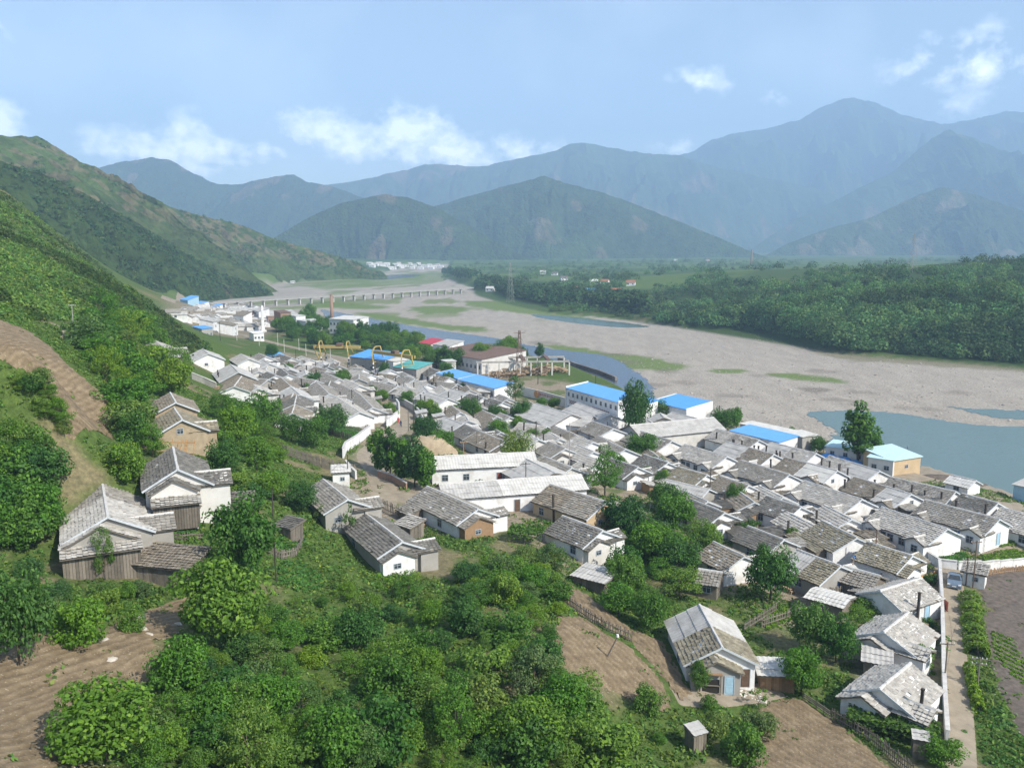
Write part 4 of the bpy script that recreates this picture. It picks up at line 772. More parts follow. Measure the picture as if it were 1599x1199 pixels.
def crown_mesh(name, mat, seed, nclump, nleaf, ls, shape='round', spread=.5, low=.25, cr=.22, flat=.8):
    r = np.random.RandomState(seed); Cs = []
    for k in range(nclump):
        while True:
            p = r.uniform(-1, 1, 3); d = np.linalg.norm(p)
            if d < 1 and d > .35: break
        if shape == 'tall': w = spread * (.45 + .55 * math.sin(math.pi * min(1, max(0, (p[2] * .5 + .5) * .9 + .08))))
        elif shape == 'willow': w = spread * (1.05 - .15 * p[2])
        else: w = spread * (1.0 - .12 * p[2])
        lump = 1 + .25 * math.sin(3 * math.atan2(p[1], p[0]) + seed) * (.5 + .5 * p[2])
        Cs.append((p[0] * w * lump, p[1] * w * lump, low + (1 - low) * (.5 + .5 * p[2]) * (.88 + .12 * r.rand())))
    Cs = np.array(Cs); k = r.randint(0, nclump, nclump * nleaf); d = r.normal(size=(len(k), 3)); d /= np.linalg.norm(d, axis=1)[:, None]
    rad = cr * r.uniform(.45, 1.0, len(k)) ** .5 * r.uniform(.7, 1.3, nclump)[k]; sc = np.array([1.1, 1.1, flat])
    if shape == 'willow': sc = np.array([.8, .8, 1.7])
    P = Cs[k] + d * rad[:, None] * sc; P[:, 2] = np.clip(P[:, 2], .04, 1.02)
    N = d * .7 + np.array([0, 0, .6]) + r.normal(0, .4, (len(k), 3)); N /= np.linalg.norm(N, axis=1)[:, None]
    v, f = leaf_quads(P, N, ls, r, .42 if shape == 'willow' else .62); return mesh_np(name, v, f, mat), Cs
def trunk_mesh(name, Cs, seed, tr=.03, low=.25, n=7):
    r = random.Random(seed); m = MB(); top = Vector((r.uniform(-.04, .04), r.uniform(-.04, .04), low + .35 * (1 - low))); mid = Vector((r.uniform(-.03, .03), r.uniform(-.03, .03), low * .7))
    m.bar((0, 0, -.06), mid, tr, tr * .75, 6); m.bar(mid, top, tr * .75, tr * .35, 6)
    for c in sorted(Cs.tolist(), key=lambda c: -c[2])[:: max(1, len(Cs) // n)]:
        c = Vector(c); q = mid.lerp(top, r.uniform(.1, .9)); k = q.lerp(c, .5) + Vector((0, 0, .04)); m.bar(q, k, tr * .42, tr * .28, 4); m.bar(k, c, tr * .28, tr * .1, 4)
    return m.mesh(name, BARK)
PROTO = {}
def proto(kind, spec):
    L = []
    for k in range(spec.pop('n', 3)):
        sp = dict(spec); mat = sp.pop('mat'); mats = mat if isinstance(mat, (list, tuple)) else [mat]; tr = sp.pop('tr', .03)
        cm, Cs = crown_mesh('tree_crown', LF[mats[k % len(mats)]], hash(kind) % 1000 if False else (len(PROTO) * 31 + k * 7 + 3), **sp); L.append((trunk_mesh('tree_trunk', Cs, k + 5, tr, sp.get('low', .25)), cm))
    PROTO[kind] = L
proto('broad', dict(mat=('green', 'dark', 'light', 'green'), nclump=38, nleaf=150, ls=.029, spread=.5, low=.24, cr=.19, n=4))
proto('bush', dict(mat=('green', 'dark', 'dull', 'light', 'green'), nclump=30, nleaf=120, ls=.040, spread=.58, low=.10, cr=.23, tr=.022, flat=.7, n=5))
proto('tall', dict(mat=('green', 'dark', 'dark'), nclump=40, nleaf=70, ls=.032, shape='tall', spread=.26, low=.16, cr=.115, n=3))
proto('willow', dict(mat='willow', nclump=40, nleaf=150, ls=.027, shape='willow', spread=.52, low=.34, cr=.15, n=1))
proto('airy', dict(mat=('light', 'dull', 'green'), nclump=34, nleaf=120, ls=.022, spread=.55, low=.18, cr=.16, flat=.45, n=3))
proto('wisp', dict(mat=('light', 'dull'), nclump=10, nleaf=34, ls=.040, spread=.42, low=.35, cr=.13, tr=.014, n=2))
ROOT = {}; TREES = []
def plant(kind, p, w, h, label, group=None, name='tree', cat='tree', var=None):
    """w, h in metres; the first of each kind is built, the others are copies of it and its parts"""
    k = rnd.randrange(len(PROTO[kind])) if var is None else var; key = (kind, k, name)
    wd = 1.25 if kind != 'tall' else .72
    if key not in ROOT:
        o = empty(name, p, 0); link('trunk', PROTO[kind][k][0], o); link('crown', PROTO[kind][k][1], o); ROOT[key] = o
    else:
        s = ROOT[key]; o = s.copy(); COL.objects.link(o)
        for ch in s.children: c = ch.copy(); c.parent = o; COL.objects.link(c)
        for q in ('group',):
            if q in o: del o[q]
    o.location = p; o.rotation_euler = (0, 0, rnd.uniform(0, 6.28)); o.scale = (w / wd, w / wd, h); tag(o, label, cat, group); TREES.append((p[0], p[1], w)); return o
def tpx(kind, u, vb, wp, hp, label, group=None, name='tree', cat='tree', var=None):
    p = at(u, vb); m = mpx(p); p = p - Vector((0, 0, .1)); return plant(kind, p, wp * m, hp * m * 1.08, label, group, name, cat, var)
# --- single trees that can be pointed at
SINGLE = [('tall', 1338, 726, 62, 92, 'tall dark poplar clump standing alone at the edge of the river pool', 1), ('tall', 1362, 722, 30, 50, 'shorter tree leaning right of the tall poplar clump at the pool', 0),
 ('willow', 806, 740, 66, 62, 'yellow green weeping willow beside the long white buildings', 0), ('broad', 752, 782, 40, 32, 'small dark tree in front of the longest white building', 1),
 ('airy', 945, 775, 66, 74, 'tall airy tree beside the hipped grey hall roof', 2), ('broad', 992, 690, 52, 92, 'big dark tree hiding the right end of the blue roofed factory', 1), ('broad', 1040, 660, 54, 36, 'round green tree between the two bright blue roofs', 0),
 ('broad', 1133, 672, 46, 34, 'dark bushy tree by the concrete river wall', 1), ('tall', 1150, 668, 18, 34, 'slim tree rising beside the dark bushy tree at the concrete wall', 0), ('broad', 1000, 722, 56, 46, 'green tree between two white gables in the right village', 0), ('broad', 1024, 738, 30, 26, 'small round tree by the small white gabled house', 1),
 ('broad', 1147, 795, 32, 40, 'round bushy tree in front of the house with the red door', 1), ('broad', 1232, 820, 30, 30, 'small round tree beside a dark tiled house corner', 0), ('broad', 1236, 850, 26, 26, 'little tree below the dark tiled house corner tree', 2),
 ('broad', 1202, 940, 78, 88, 'large dark tree right of the round grape arbour', 1), ('broad', 1265, 1020, 74, 82, 'large dark tree in the garden left of the lane houses', 0), ('broad', 1305, 1035, 66, 72, 'wide garden tree touching the sheet roofed woodshed', 1), ('broad', 1250, 1085, 70, 76, 'tree at the top corner of the furrowed field', 0), ('airy', 1335, 990, 56, 46, 'pale green tree behind the second lane house', 0),
 ('broad', 1470, 1196, 66, 46, 'leafy round tree at the bottom of the lane', 0), ('bush', 1438, 1045, 34, 44, 'garden shrub against the white lane wall', 3), ('bush', 1350, 962, 40, 28, 'shrub between the sheds above the lane houses', 0), ('bush', 1452, 912, 20, 18, 'small shrub by the yellow plank fence near the lane', 1), ('bush', 1448, 978, 18, 16, 'low shrub behind the white lane wall', 1), ('broad', 1092, 1080, 34, 48, 'bright round bush left of the wooden coop', 2),
 ('bush', 1108, 1110, 26, 26, 'small bush at the edge of the swept yard', 0), ('bush', 1012, 1110, 46, 42, 'two stemmed sapling at the lower edge of the bare brown field', 0), ('bush', 1110, 1150, 46, 40, 'bush just above the leaning outhouse', 2), ('bush', 1030, 1160, 20, 18, 'tiny bush on the bare slope left of the outhouse', 0), ('bush', 1160, 1190, 60, 62, 'bush right of the leaning outhouse', 0), ('bush', 1185, 1150, 50, 44, 'sparse bush below the stone heap', 2),
 ('broad', 1040, 800, 60, 46, 'tree behind the dark tiled house with the white porch end', 1), ('broad', 975, 850, 70, 76, 'big dark tree right of the two stepped gables', 1), ('broad', 1020, 880, 76, 66, 'wide tree in the middle of the dark thicket', 0), ('broad', 1060, 900, 66, 62, 'tree at the right side of the dark thicket', 1), ('broad', 1055, 830, 66, 60, 'tree standing over the thicket near the brown roofed house', 0), ('broad', 965, 960, 60, 50, 'tree below the pale shed roof', 0), ('broad', 1015, 985, 62, 62, 'tree behind the house with the sheet roof', 1), ('broad', 985, 930, 52, 52, 'round tree right of the pale shed roof', 2),
 ('airy', 165, 905, 34, 84, 'light young tree growing in front of the plank fronted house', 0), ('broad', 380, 920, 120, 140, 'big bright green tree beside the dark telegraph pole', 3), ('broad', 350, 1010, 150, 130, 'spreading green tree below the dark outbuilding', 2), ('broad', 165, 1185, 170, 120, 'large round bright tree in the bottom left field', 0), ('broad', 285, 1085, 100, 90, 'grey green bush tree at the field edge', 0), ('broad', 30, 1040, 110, 150, 'dark blue green tree at the left picture edge', 1), ('bush', 125, 1005, 80, 70, 'bush on the bank below the plank fronted house', 0), ('bush', 205, 985, 40, 40, 'small bush near two grey boulders', 4),
 ('tall', 592, 738, 38, 72, 'first tree of the street row, at the far end', 0), ('tall', 610, 745, 38, 74, 'second tree of the street row', 1), ('tall', 628, 752, 42, 72, 'third tree of the street row', 0), ('tall', 648, 760, 44, 76, 'fourth tree of the street row', 1), ('tall', 664, 766, 40, 70, 'nearest tree of the street row', 0), ('broad', 665, 690, 50, 40, 'leafy tree behind the street bend pole', 1), ('broad', 690, 705, 44, 34, 'tree beside the thatched brown mound roof', 0), ('broad', 655, 632, 14, 18, 'small round tree at the corner of the street wall', 2),
 ('broad', 735, 655, 34, 34, 'dark tree in front of the long beige wall', 1), ('broad', 780, 690, 36, 36, 'tree below the long beige wall houses', 0), ('broad', 815, 665, 36, 40, 'dark tree near the hipped hall', 1), ('airy', 805, 632, 32, 44, 'pale tree beside the cyan roofed school', 1), ('broad', 845, 640, 22, 20, 'small tree below the slogan wall', 0), ('broad', 865, 640, 22, 18, 'second small tree below the slogan wall', 2), ('broad', 700, 606, 20, 26, 'tree against the left end of the cyan roofed school', 0), ('broad', 725, 612, 14, 16, 'small tree in front of the cyan roofed school', 1),
 ('broad', 520, 680, 60, 56, 'large tree left of the vegetable plot by the street', 1), ('broad', 490, 700, 60, 60, 'tree below the light roofed pair of houses', 0), ('broad', 455, 690, 50, 50, 'tree left of the light roofed pair of houses', 1), ('broad', 420, 680, 60, 70, 'tree on the slope right of the orange hut', 0), ('broad', 375, 700, 70, 80, 'wide tree right of the mud walled house', 0), ('broad', 400, 735, 66, 60, 'tree below the slope fence', 2), ('broad', 350, 745, 60, 70, 'tree right of the speckled roof house', 1), ('broad', 470, 800, 64, 56, 'dark tree above the round garden plot', 1), ('broad', 450, 585, 20, 18, 'small bushy tree among the upper houses', 0), ('broad', 524, 588, 18, 12, 'bushy tree by the garden under the cranes', 0), ('broad', 490, 600, 30, 18, 'broad bush among the upper village gardens', 1), ('broad', 600, 592, 20, 26, 'bushy tree at the end of the street row of houses', 1), ('broad', 425, 560, 22, 22, 'dark tree at the foot of the railway bank', 1)]
for k, u, v, w, h, lb, var in SINGLE:
    if 340 < u < 560 and 640 < v < 810: w *= .85; h *= .85
    tpx(k, u, v, w, h, lb, 'bushes' if k == 'bush' else 'single trees', name='bush' if k == 'bush' else 'tree', cat='bush' if k == 'bush' else 'tree', var=var % len(PROTO[k]))
# --- thickets of the near slope: each bush and small tree its own object
AVOID = FPOLY + RPOLY
BYLOOK = {}; LOOKS = {'bush': ('mid green low', 'dark green low', 'grey green low', 'pale green low', 'mid green low'), 'airy': ('pale thin leaved', 'grey green thin leaved', 'mid green thin leaved'), 'broad': ('mid green full', 'dark green full', 'pale green full', 'mid green full'), 'tall': ('mid green slender', 'dark green slender', 'dark green slender')}
ORDW = ['first', 'second', 'third', 'fourth', 'fifth', 'sixth', 'seventh', 'eighth', 'ninth', 'tenth', 'eleventh', 'twelfth', 'thirteenth', 'fourteenth', 'fifteenth', 'sixteenth', 'seventeenth', 'eighteenth', 'nineteenth', 'twentieth', 'twenty-first', 'twenty-second', 'twenty-third', 'twenty-fourth', 'twenty-fifth', 'twenty-sixth', 'twenty-seventh', 'twenty-eighth', 'twenty-ninth', 'thirtieth'] + ['thirty-' + w for w in ('first', 'second', 'third', 'fourth', 'fifth', 'sixth', 'seventh', 'eighth', 'ninth')] + ['fortieth'] + ['forty-' + w for w in ('first', 'second', 'third', 'fourth', 'fifth', 'sixth')]
def clear_of(p, m=.8):
    for t, L, W_ in HOUSES:
        if abs(p[0] - t.location.x) > 25 or abs(p[1] - t.location.y) > 25: continue
        d = Vector((p[0], p[1], 0)) - Vector((t.location.x, t.location.y, 0)); c, s = math.cos(-t.rotation_euler.z), math.sin(-t.rotation_euler.z); x = d.x * c - d.y * s; y = d.x * s + d.y * c
        if abs(x) < L / 2 + m + .6 and abs(y) < W_ / 2 + m + .6: return False
    X = np.array([p[0]]); Y = np.array([p[1]])
    return not any(inpoly(X, Y, P)[0] for P in AVOID)
SHORT = {'left wooded corner': 'left wooded corner', 'strip beside the terraced field': 'strip beside the terraced field', 'left bank': 'bank under the plank house', 'hedge of the terraced field': 'hedge crossing the terraced field', 'middle slope': 'bottom centre thicket', 'slope by the gables': 'slope by the planked end room', 'village thicket': 'dark village thicket', 'path thicket': 'thicket right of the hillside houses',
 'wood beyond the railway': 'wood beyond the railway', 'trees behind the rusty roof': 'row behind the timber yard', 'trees by the warehouse': 'trees by the rusty warehouse', 'trees by the river wall': 'row by the white concrete block', 'trees in the old quarter': 'clump by the white obelisk', 'village gardens': 'village gardens'}
THICK = [('left wooded corner', [(0,700),(60,715),(110,745),(200,735),(235,750),(215,775),(150,775),(95,800),(50,850),(0,860)], 30, (52, 84), 'bush or small tree in the dense left wooded corner above the plank fronted house'),
 ('strip beside the terraced field', [(130,560),(160,520),(215,520),(262,560),(285,610),(262,640),(240,720),(205,700),(190,640),(160,590)], 30, (40, 70), 'bush or small tree in the green strip between the terraced field and the hillside houses'),
 ('left bank', [(0,900),(60,900),(100,925),(240,930),(230,955),(170,965),(90,980),(0,990)], 14, (26, 46), 'bush or small tree on the overgrown bank under the plank fronted house'),
 ('hedge of the terraced field', [(10,580),(60,600),(110,650),(125,690),(100,690),(50,640)], 10, (28, 44), 'bush or small tree in the hedge crossing the terraced field'),
 ('middle slope', [(310,960),(440,950),(520,925),(640,935),(760,900),(860,870),(885,960),(862,1010),(850,1060),(880,1110),(960,1150),(960,1215),(220,1215),(240,1130),(300,1080)], 112, (44, 130), 'bush or small tree in the thicket covering the slope at the bottom centre'),
 ('slope by the gables', [(690,905),(770,890),(850,880),(885,910),(865,965),(790,945),(720,940)], 18, (30, 54), 'bush or small tree on the slope beside the planked end room'),
 ('village thicket', [(905,880),(960,840),(1100,800),(1110,880),(1060,950),(1010,1000),(960,1000),(940,960),(965,915)], 18, (40, 66), 'bush or small tree in the dark thicket between the pale shed and the grape arbour'),
 ('path thicket', [(330,640),(420,650),(440,720),(480,770),(420,800),(350,790)], 18, (30, 54), 'bush or small tree in the thicket right of the three hillside houses')]
for nm, P, n, (s0, s1), lb in THICK:
    us = [p[0] for p in P]; vs = [p[1] for p in P]; pts = []; tries = 0
    while len(pts) < n and tries < 6000:
        tries += 1; u = rnd.uniform(min(us), max(us)); v = rnd.uniform(min(vs), max(vs))
        if not inpoly(np.array([u]), np.array([v]), P)[0]: continue
        gap = (s0 + s1) / 2 * (.42 if tries < 3000 else .3)
        if any((u - a) ** 2 + ((v - b) * 1.5) ** 2 < gap * gap for a, b in pts): continue
        p = at(u, v)
        if not clear_of(p, 1.2): continue
        pts.append((u, v)); s = s0 + (s1 - s0) * rnd.random() ** 1.5; m = mpx(p); kd = rnd.choice(['bush', 'bush', 'airy', 'airy', 'broad'])
        if nm == 'middle slope': s *= .42 + .5 * min(1, max(0, (v - 930) / 230))
        var = rnd.randrange(len(PROTO[kd])); o = plant(kd, p - Vector((0, 0, .15)), s * m * rnd.uniform(.9, 1.2), s * m * rnd.uniform(.65, 1.15), lb, nm, 'bush', 'bush', var); BYLOOK.setdefault((nm, kd, LOOKS[kd][var % len(LOOKS[kd])]), []).append((u, o, lb))  # airy and broad small trees here carry the object name bush as well
for u, v, w, h, lb in ((545,930,46,40,'nearly bare twisted shrub below the white near gable'), (600,935,50,44,'thin dark branched sapling on the slope under the white gable'), (575,965,40,36,'sparse twiggy shrub beside the trodden path'), (640,925,44,40,'thin sapling right of the trodden path'), (1185,1105,40,36,'twiggy shrub on the stone edge of the swept yard'), (290,930,40,36,'sparse shrub by the foot of the dark outbuilding'), (505,820,34,34,'thin leaning sapling by the grey gabled slope house'), (548,845,36,60,'tall thin sapling before the dark tiled slope house'), (360,1120,60,50,'grey twiggy bush in the left part of the bottom thicket'), (610,1140,56,50,'sparse twiggy bush near the bottom edge')):
    tpx('wisp', u, v, w, h, lb, 'bare shrubs', name='sapling', cat='sapling')
# --- the railway wood and gardens in the middle distance, each tree its own
MID = [('wood beyond the railway', [(430,520),(480,500),(540,520),(600,520),(660,545),(680,580),(640,575),(560,548),(480,545)], 98, (15, 27), 'tree in the wood between the railway and the grey blue channel'),
 ('trees behind the rusty roof', [(745,570),(790,555),(850,560),(865,575),(800,580)], 8, (22, 34), 'tree behind the timber yard frame'), ('trees by the warehouse', [(655,575),(690,565),(745,590),(730,600),(690,595)], 6, (24, 34), 'tree beside the rusty roofed warehouse'),
 ('trees by the river wall', [(1225,690),(1275,700),(1290,712),(1240,705)], 4, (22, 30), 'small tree beside the white concrete block'), ('trees in the old quarter', [(425,505),(470,512),(460,525),(425,520)], 5, (18, 26), 'tree near the white obelisk'), ('village gardens', [(400,600),(560,590),(700,640),(900,690),(1000,720),(1080,770),(1000,760),(850,700),(700,660),(540,650)], 52, (13, 26), 'small garden tree between the village houses')]
for nm, P, n, (s0, s1), lb in MID:
    us = [p[0] for p in P]; vs = [p[1] for p in P]; c = 0; tries = 0
    while c < n and tries < 1500:
        tries += 1; u = rnd.uniform(min(us), max(us)); v = rnd.uniform(min(vs), max(vs))
        if not inpoly(np.array([u]), np.array([v]), P)[0]: continue
        p = at(u, v)
        if not clear_of(p, .3): continue
        c += 1; s = rnd.uniform(s0, s1); m = mpx(p); kd = rnd.choice(['broad', 'broad', 'tall', 'broad']) if 'garden' not in nm else 'broad'; var = rnd.randrange(len(PROTO[kd])); o = plant(kd, p - Vector((0, 0, .1)), s * m * (.8 if kd == 'tall' else 1.0), s * m * rnd.uniform(.85, 1.2), lb, nm, var=var); BYLOOK.setdefault((nm, kd, LOOKS[kd][var]), []).append((u, o, lb))
for (nm, kd, lk), L_ in BYLOOK.items():
    L_.sort(key=lambda a: a[0])
    for i, (u, o, lb) in enumerate(L_): 
        o['label'] = '%s %s, %s such from left, %s' % (lk, 'tree' if nm in [m_[0] for m_ in MID] else 'bush', ORDW[min(i, 45)], SHORT[nm])
# --- masses: scrub, undergrowth and far woods
def scatter(name, P, R_, nleaf, ls, mat, label, zs=.8, col=None, seed=1, up=.25):
    r = np.random.RandomState(seed); n = len(P); k = np.repeat(np.arange(n), nleaf); d = r.normal(size=(len(k), 3)); d[:, 2] = np.abs(d[:, 2]) * .9 + .02; d /= np.linalg.norm(d, axis=1)[:, None]
    rad = R_[k] * r.uniform(.55, 1, len(k)) ** .5; C = P[k] + d * rad[:, None] * np.array([1, 1, zs]); N = d * .8 + np.array([0, 0, up]) + r.normal(0, .4, d.shape); N /= np.linalg.norm(N, axis=1)[:, None]
    v, f = leaf_quads(C, N, (ls if np.isscalar(ls) else ls[k]), r); c = np.repeat((col if col is not None else np.ones((n, 3)))[k], 4, 0)
    return tag(link(name, mesh_np(name, v, f, mat, c)), label, kind='stuff')
def hue(n, seed, lo=.7, hi=1.3):
    r = np.random.RandomState(seed); b = r.uniform(lo, hi, n); w = r.uniform(-.2, .25, n); return np.c_[b * (1 + w), b, b * (1 - w * .5)]
r_ = np.random.RandomState(77)
def pxsample(n, ur, vr, test=None):
    out = []
    while len(out) < n:
        u = r_.uniform(*ur); v = r_.uniform(*vr)
        if test and not test(u, v): continue
        out.append((u, v))
    return out
# ground weeds over the near slope
n = 80000; gxs = r_.uniform(-80, 95, n); gys = r_.uniform(26, 175, n); ok = (np.abs(gxs) < gys * .66 + 6)
gxs, gys = gxs[ok], gys[ok]; ms = sdist(gxs, gys, town); keep = (fbm(gxs / 6, gys / 6, 4, 21) + r_.normal(0, .05, len(gxs)) < np.where(ms > 0, .60, .40))
for P in AVOID: keep &= (sdist(gxs, gys, P) > .25) | ((r_.rand(len(gxs)) < .07) & (fbm(gxs / 4, gys / 4, 3, 91) > .5))
for t, L, W_ in HOUSES:
    dx = gxs - t.location.x; dy = gys - t.location.y; c, s = math.cos(-t.rotation_euler.z), math.sin(-t.rotation_euler.z); keep &= ~((np.abs(dx * c - dy * s) < L / 2 + .9) & (np.abs(dx * s + dy * c) < W_ / 2 + .9))
gxs, gys = gxs[keep], gys[keep]; print('weeds', len(gxs))
sz = r_.uniform(.18, .55, len(gxs)) * (1 + .6 * (fbm(gxs / 5, gys / 5, 3, 88) > .55))
scatter('undergrowth', np.c_[gxs, gys, H(gxs, gys) - .05], sz, 12, .11 + sz * .12, LF['scrub'], 'low weeds and brambles covering the near slope', .7, hue(len(gxs), 3, .75, 1.35), 4)
# scrub on the upper left hillside
toe_hill = [(0,290),(60,340),(120,385),(200,450),(275,505),(330,545),(300,560),(250,560),(160,530),(110,500),(40,500),(0,495)]
pp = pxsample(5200, (-30, 330), (285, 560), lambda u, v: inpoly(np.array([u]), np.array([v]), [(-40,285)] + toe_hill + [(-40,495)])[0])
P = np.array([tuple(at(u, v)) for u, v in pp]); k = np.ones(len(P), bool)
for A_ in AVOID: k &= ~inpoly(P[:, 0], P[:, 1], A_)
P = P[k]; rr_ = r_.uniform(.35, 1.15, len(P)) * (1 + .7 * (fbm(P[:, 0] / 14, P[:, 1] / 14, 3, 9) > .55))
scatter('hillside_scrub', P - np.array([0, 0, .2]), rr_, 30, .16 + rr_ * .13, LF['scrub'], 'low green scrub and young trees on the upper left hillside', .9, hue(len(P), 5, .75, 1.3) * (.50 + .70 * sstep(.35, .65, fbm(P[:, 0] / 16, P[:, 1] / 16, 3, 72)))[:, None], 6)
# woods of the far bank and plain
TOE = np.array([(690,436),(735,456),(800,474),(860,486),(950,494),(1060,508),(1190,516),(1300,545),(1450,557),(1620,570)], float)
TOP = np.array([(690,428),(730,414),(800,410),(1000,405),(1200,406),(1350,412),(1450,404),(1520,395),(1620,385)], float)
def inwood(u, v):
    a = np.interp(u, TOE[:, 0], TOE[:, 1]); b = np.interp(u, TOP[:, 0], TOP[:, 1])
    if not (b < v < a): return False
    f = fbm(np.array([u / 55]), np.array([v / 13]), 3, 14)[0]; open_ = (u < 1250 and v < 478 and f > .60) or (u >= 1250 and v < 440 and f > .64)
    open_ = open_ or (900 < u < 1000 and 462 < v < 482) or (1130 < u < 1260 and 424 < v < 442) or (700 < u < 860 and v > a - 9)
    return not open_
pp = pxsample(3900, (690, 1620), (388, 570), inwood); P = []; hw = []
for u, v in pp:
    q = at(u, v); P.append(tuple(q)); hw.append(r_.choice([1.4, 2.2, 3.2, 4.4, 5.2], p=[.2, .3, .25, .17, .08]) * r_.uniform(.8, 1.2) * (1.0 if dep(q) < 700 else 1.4))
P = np.array(P); hw = np.array(hw); P[:, 2] += hw * .25
pp = pxsample(420, (690, 1010), (428, 490), lambda u, v: np.interp(u, TOE[:, 0], TOE[:, 1]) - 24 < v < np.interp(u, TOE[:, 0], TOE[:, 1]) - 7 and fbm(np.array([u / 30]), np.array([v / 8]), 2, 33)[0] > .36)
G = np.array([tuple(at(u, v)) for u, v in pp]); gw = r_.uniform(3, 5, len(G)); G[:, 2] += 3.0
scatter('poplar_grove', G, gw, 90, 1.1, LF['wood'], 'dark poplar groves lining the far bank at the bridge end', 2.3, hue(len(G), 18, .55, 1.05), 19)
scatter('far_bank_woods', P, hw, 108, .24 + hw * .07, LF['wood'], 'dense woods on the far bank of the river and the plain behind', 1.05, hue(len(P), 8, .75, 1.5) * (.62 + .8 * sstep(.38, .66, fbm(P[:, 0] / 38, P[:, 1] / 38, 3, 71)))[:, None], 9)
# tree crowns on the two left hills
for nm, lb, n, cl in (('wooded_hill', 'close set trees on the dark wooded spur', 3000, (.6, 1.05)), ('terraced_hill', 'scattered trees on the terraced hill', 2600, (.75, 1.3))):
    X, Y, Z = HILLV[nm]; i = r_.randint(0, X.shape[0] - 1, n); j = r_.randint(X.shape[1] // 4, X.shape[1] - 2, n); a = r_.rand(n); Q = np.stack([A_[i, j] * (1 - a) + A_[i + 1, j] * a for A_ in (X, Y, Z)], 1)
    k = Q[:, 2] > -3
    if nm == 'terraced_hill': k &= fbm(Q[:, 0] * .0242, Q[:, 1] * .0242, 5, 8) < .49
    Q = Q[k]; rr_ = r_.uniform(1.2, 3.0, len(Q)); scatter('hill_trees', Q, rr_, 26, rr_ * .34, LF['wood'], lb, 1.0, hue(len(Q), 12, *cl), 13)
# ------------------------------------------------------------------ walls, fences, poles, works, vehicles, small things
def norm2(d): L = math.hypot(d[0], d[1]) + 1e-9; return (d[0] / L, d[1] / L)
def wall_run(px, h, mat, label, name='yard_wall', cat='wall', th=.25, cap=True, panel=None, capm='cap', dark=None):
    """a free-standing wall along ground pixels; with panel set it is made of separate panels between posts"""
    P = [at(u, v) for u, v in px]; t = empty(name, P[0], 0, label, cat); o = P[0]; capb = MB(); body = MB()
    for a, b in zip(P[:-1], P[1:]):
        a = a - o; b = b - o; d = b - a; L = math.hypot(d.x, d.y); n = max(1, int(round(L / (panel or 3.0)))); nx_, ny_ = -d.y / L * th / 2, d.x / L * th / 2
        for k in range(n):
            p = a.lerp(b, k / n + (.03 / L if panel else 0)); q = a.lerp(b, (k + 1) / n - (.03 / L if panel else 0)); z0 = H(p.x + o.x, p.y + o.y) - o.z; z1 = H(q.x + o.x, q.y + o.y) - o.z
            m = MB() if panel else body
            i = len(m.v); zt = max(z0, z1) + h if panel else None
            for (w, z) in ((p, z0), (q, z1)):
                for s in (1, -1): m.v += [(w.x + s * nx_, w.y + s * ny_, z - .6), (w.x + s * nx_, w.y + s * ny_, (zt or z + h))]
            m.f += [(i, i + 1, i + 5, i + 4), (i + 2, i + 6, i + 7, i + 3), (i + 1, i + 3, i + 7, i + 5), (i, i + 2, i + 3, i + 1), (i + 4, i + 5, i + 7, i + 6)]
            if panel: m.build('panel', MT[mat], t)
            if cap: capb.beam((p.x, p.y, (zt or z0 + h) + .05), (q.x, q.y, (zt or z1 + h) + .05), th + .14, .1)
    if not panel: body.build('wall_face', MT[mat], t)
    if cap: capb.build('coping', MT[capm], t)
    return t
wall_run([(1466,890),(1469,940),(1471,1000),(1472,1060),(1475,1120),(1478,1165)], 1.5, 'white', 'white wall along the left side of the lane below the parked car')
wall_run([(1326,826),(1362,840),(1400,853),(1440,869),(1466,886),(1494,890)], 1.2, 'white', 'curved white wall of panels below the beds, running back beside the row house', panel=2.4)
wall_run([(1496,890),(1532,891),(1560,889),(1599,886),(1660,880)], 1.2, 'white', 'straight white panel wall between the green beds and the right hand lane', panel=2.4)
wall_run([(1256,791),(1280,802),(1318,820)], 1.3, 'white', 'low white yard wall in front of a long row house')
wall_run([(1270,805),(1300,814),(1326,826)], 1.2, 'offwhite', 'dull low wall linking the yard wall to the curved panels')
wall_run([(536,716),(540,706),(558,694),(578,678)], 1.9, 'white', 'bright white wall on the left of the village street, lower stretch')
wall_run([(604,668),(624,652),(623,640),(619,634)], 1.9, 'white', 'bright white wall at the bend of the village street, upper stretch')
wall_run([(617,628),(632,634),(646,642),(656,652),(660,664),(668,670)], 1.7, 'concrete', 'grey capped wall on the right of the street bend')
wall_run([(658,652),(690,654),(745,652)], 2.2, 'conc_pale', 'long beige block wall behind the street bend', cap=True, panel=3)
SLOG = wall_run([(813,617),(850,626),(886,637)], 2.6, 'offwhite', 'long wall with a red slogan strip and round emblem beside the blue roofed factory')
wall_run([(872,562),(905,574),(935,583),(962,594)], 1.3, 'wood', 'dark low retaining wall along the grey blue channel', th=.8, cap=False)
wall_run([(590,745),(612,752),(635,765)], 1.2, 'brickred', 'low rough wall at the foot of the street trees')
wall_run([(540,730),(546,738),(556,748)], 1.3, 'white', 'short white wall by the white hut at the street')
wall_run([(1020,640),(1060,648),(1100,655)], 1.6, 'concrete', 'grey wall behind the workshops')
wall_run([(300,592),(320,600),(338,608)], 1.4, 'concrete', 'rough stone wall on the grassy hillside ledge')
PK = {}
def pk_mesh(h, w, mat): 
    k = (h, w, mat)
    if k not in PK: PK[k] = MB().prism([(-w / 2, -.015, -.2), (w / 2, -.015, -.2), (w / 2, .015, -.2), (-w / 2, .015, -.2)], (0, 0, h + .2)).mesh('picket', MT[mat])
    return PK[k]
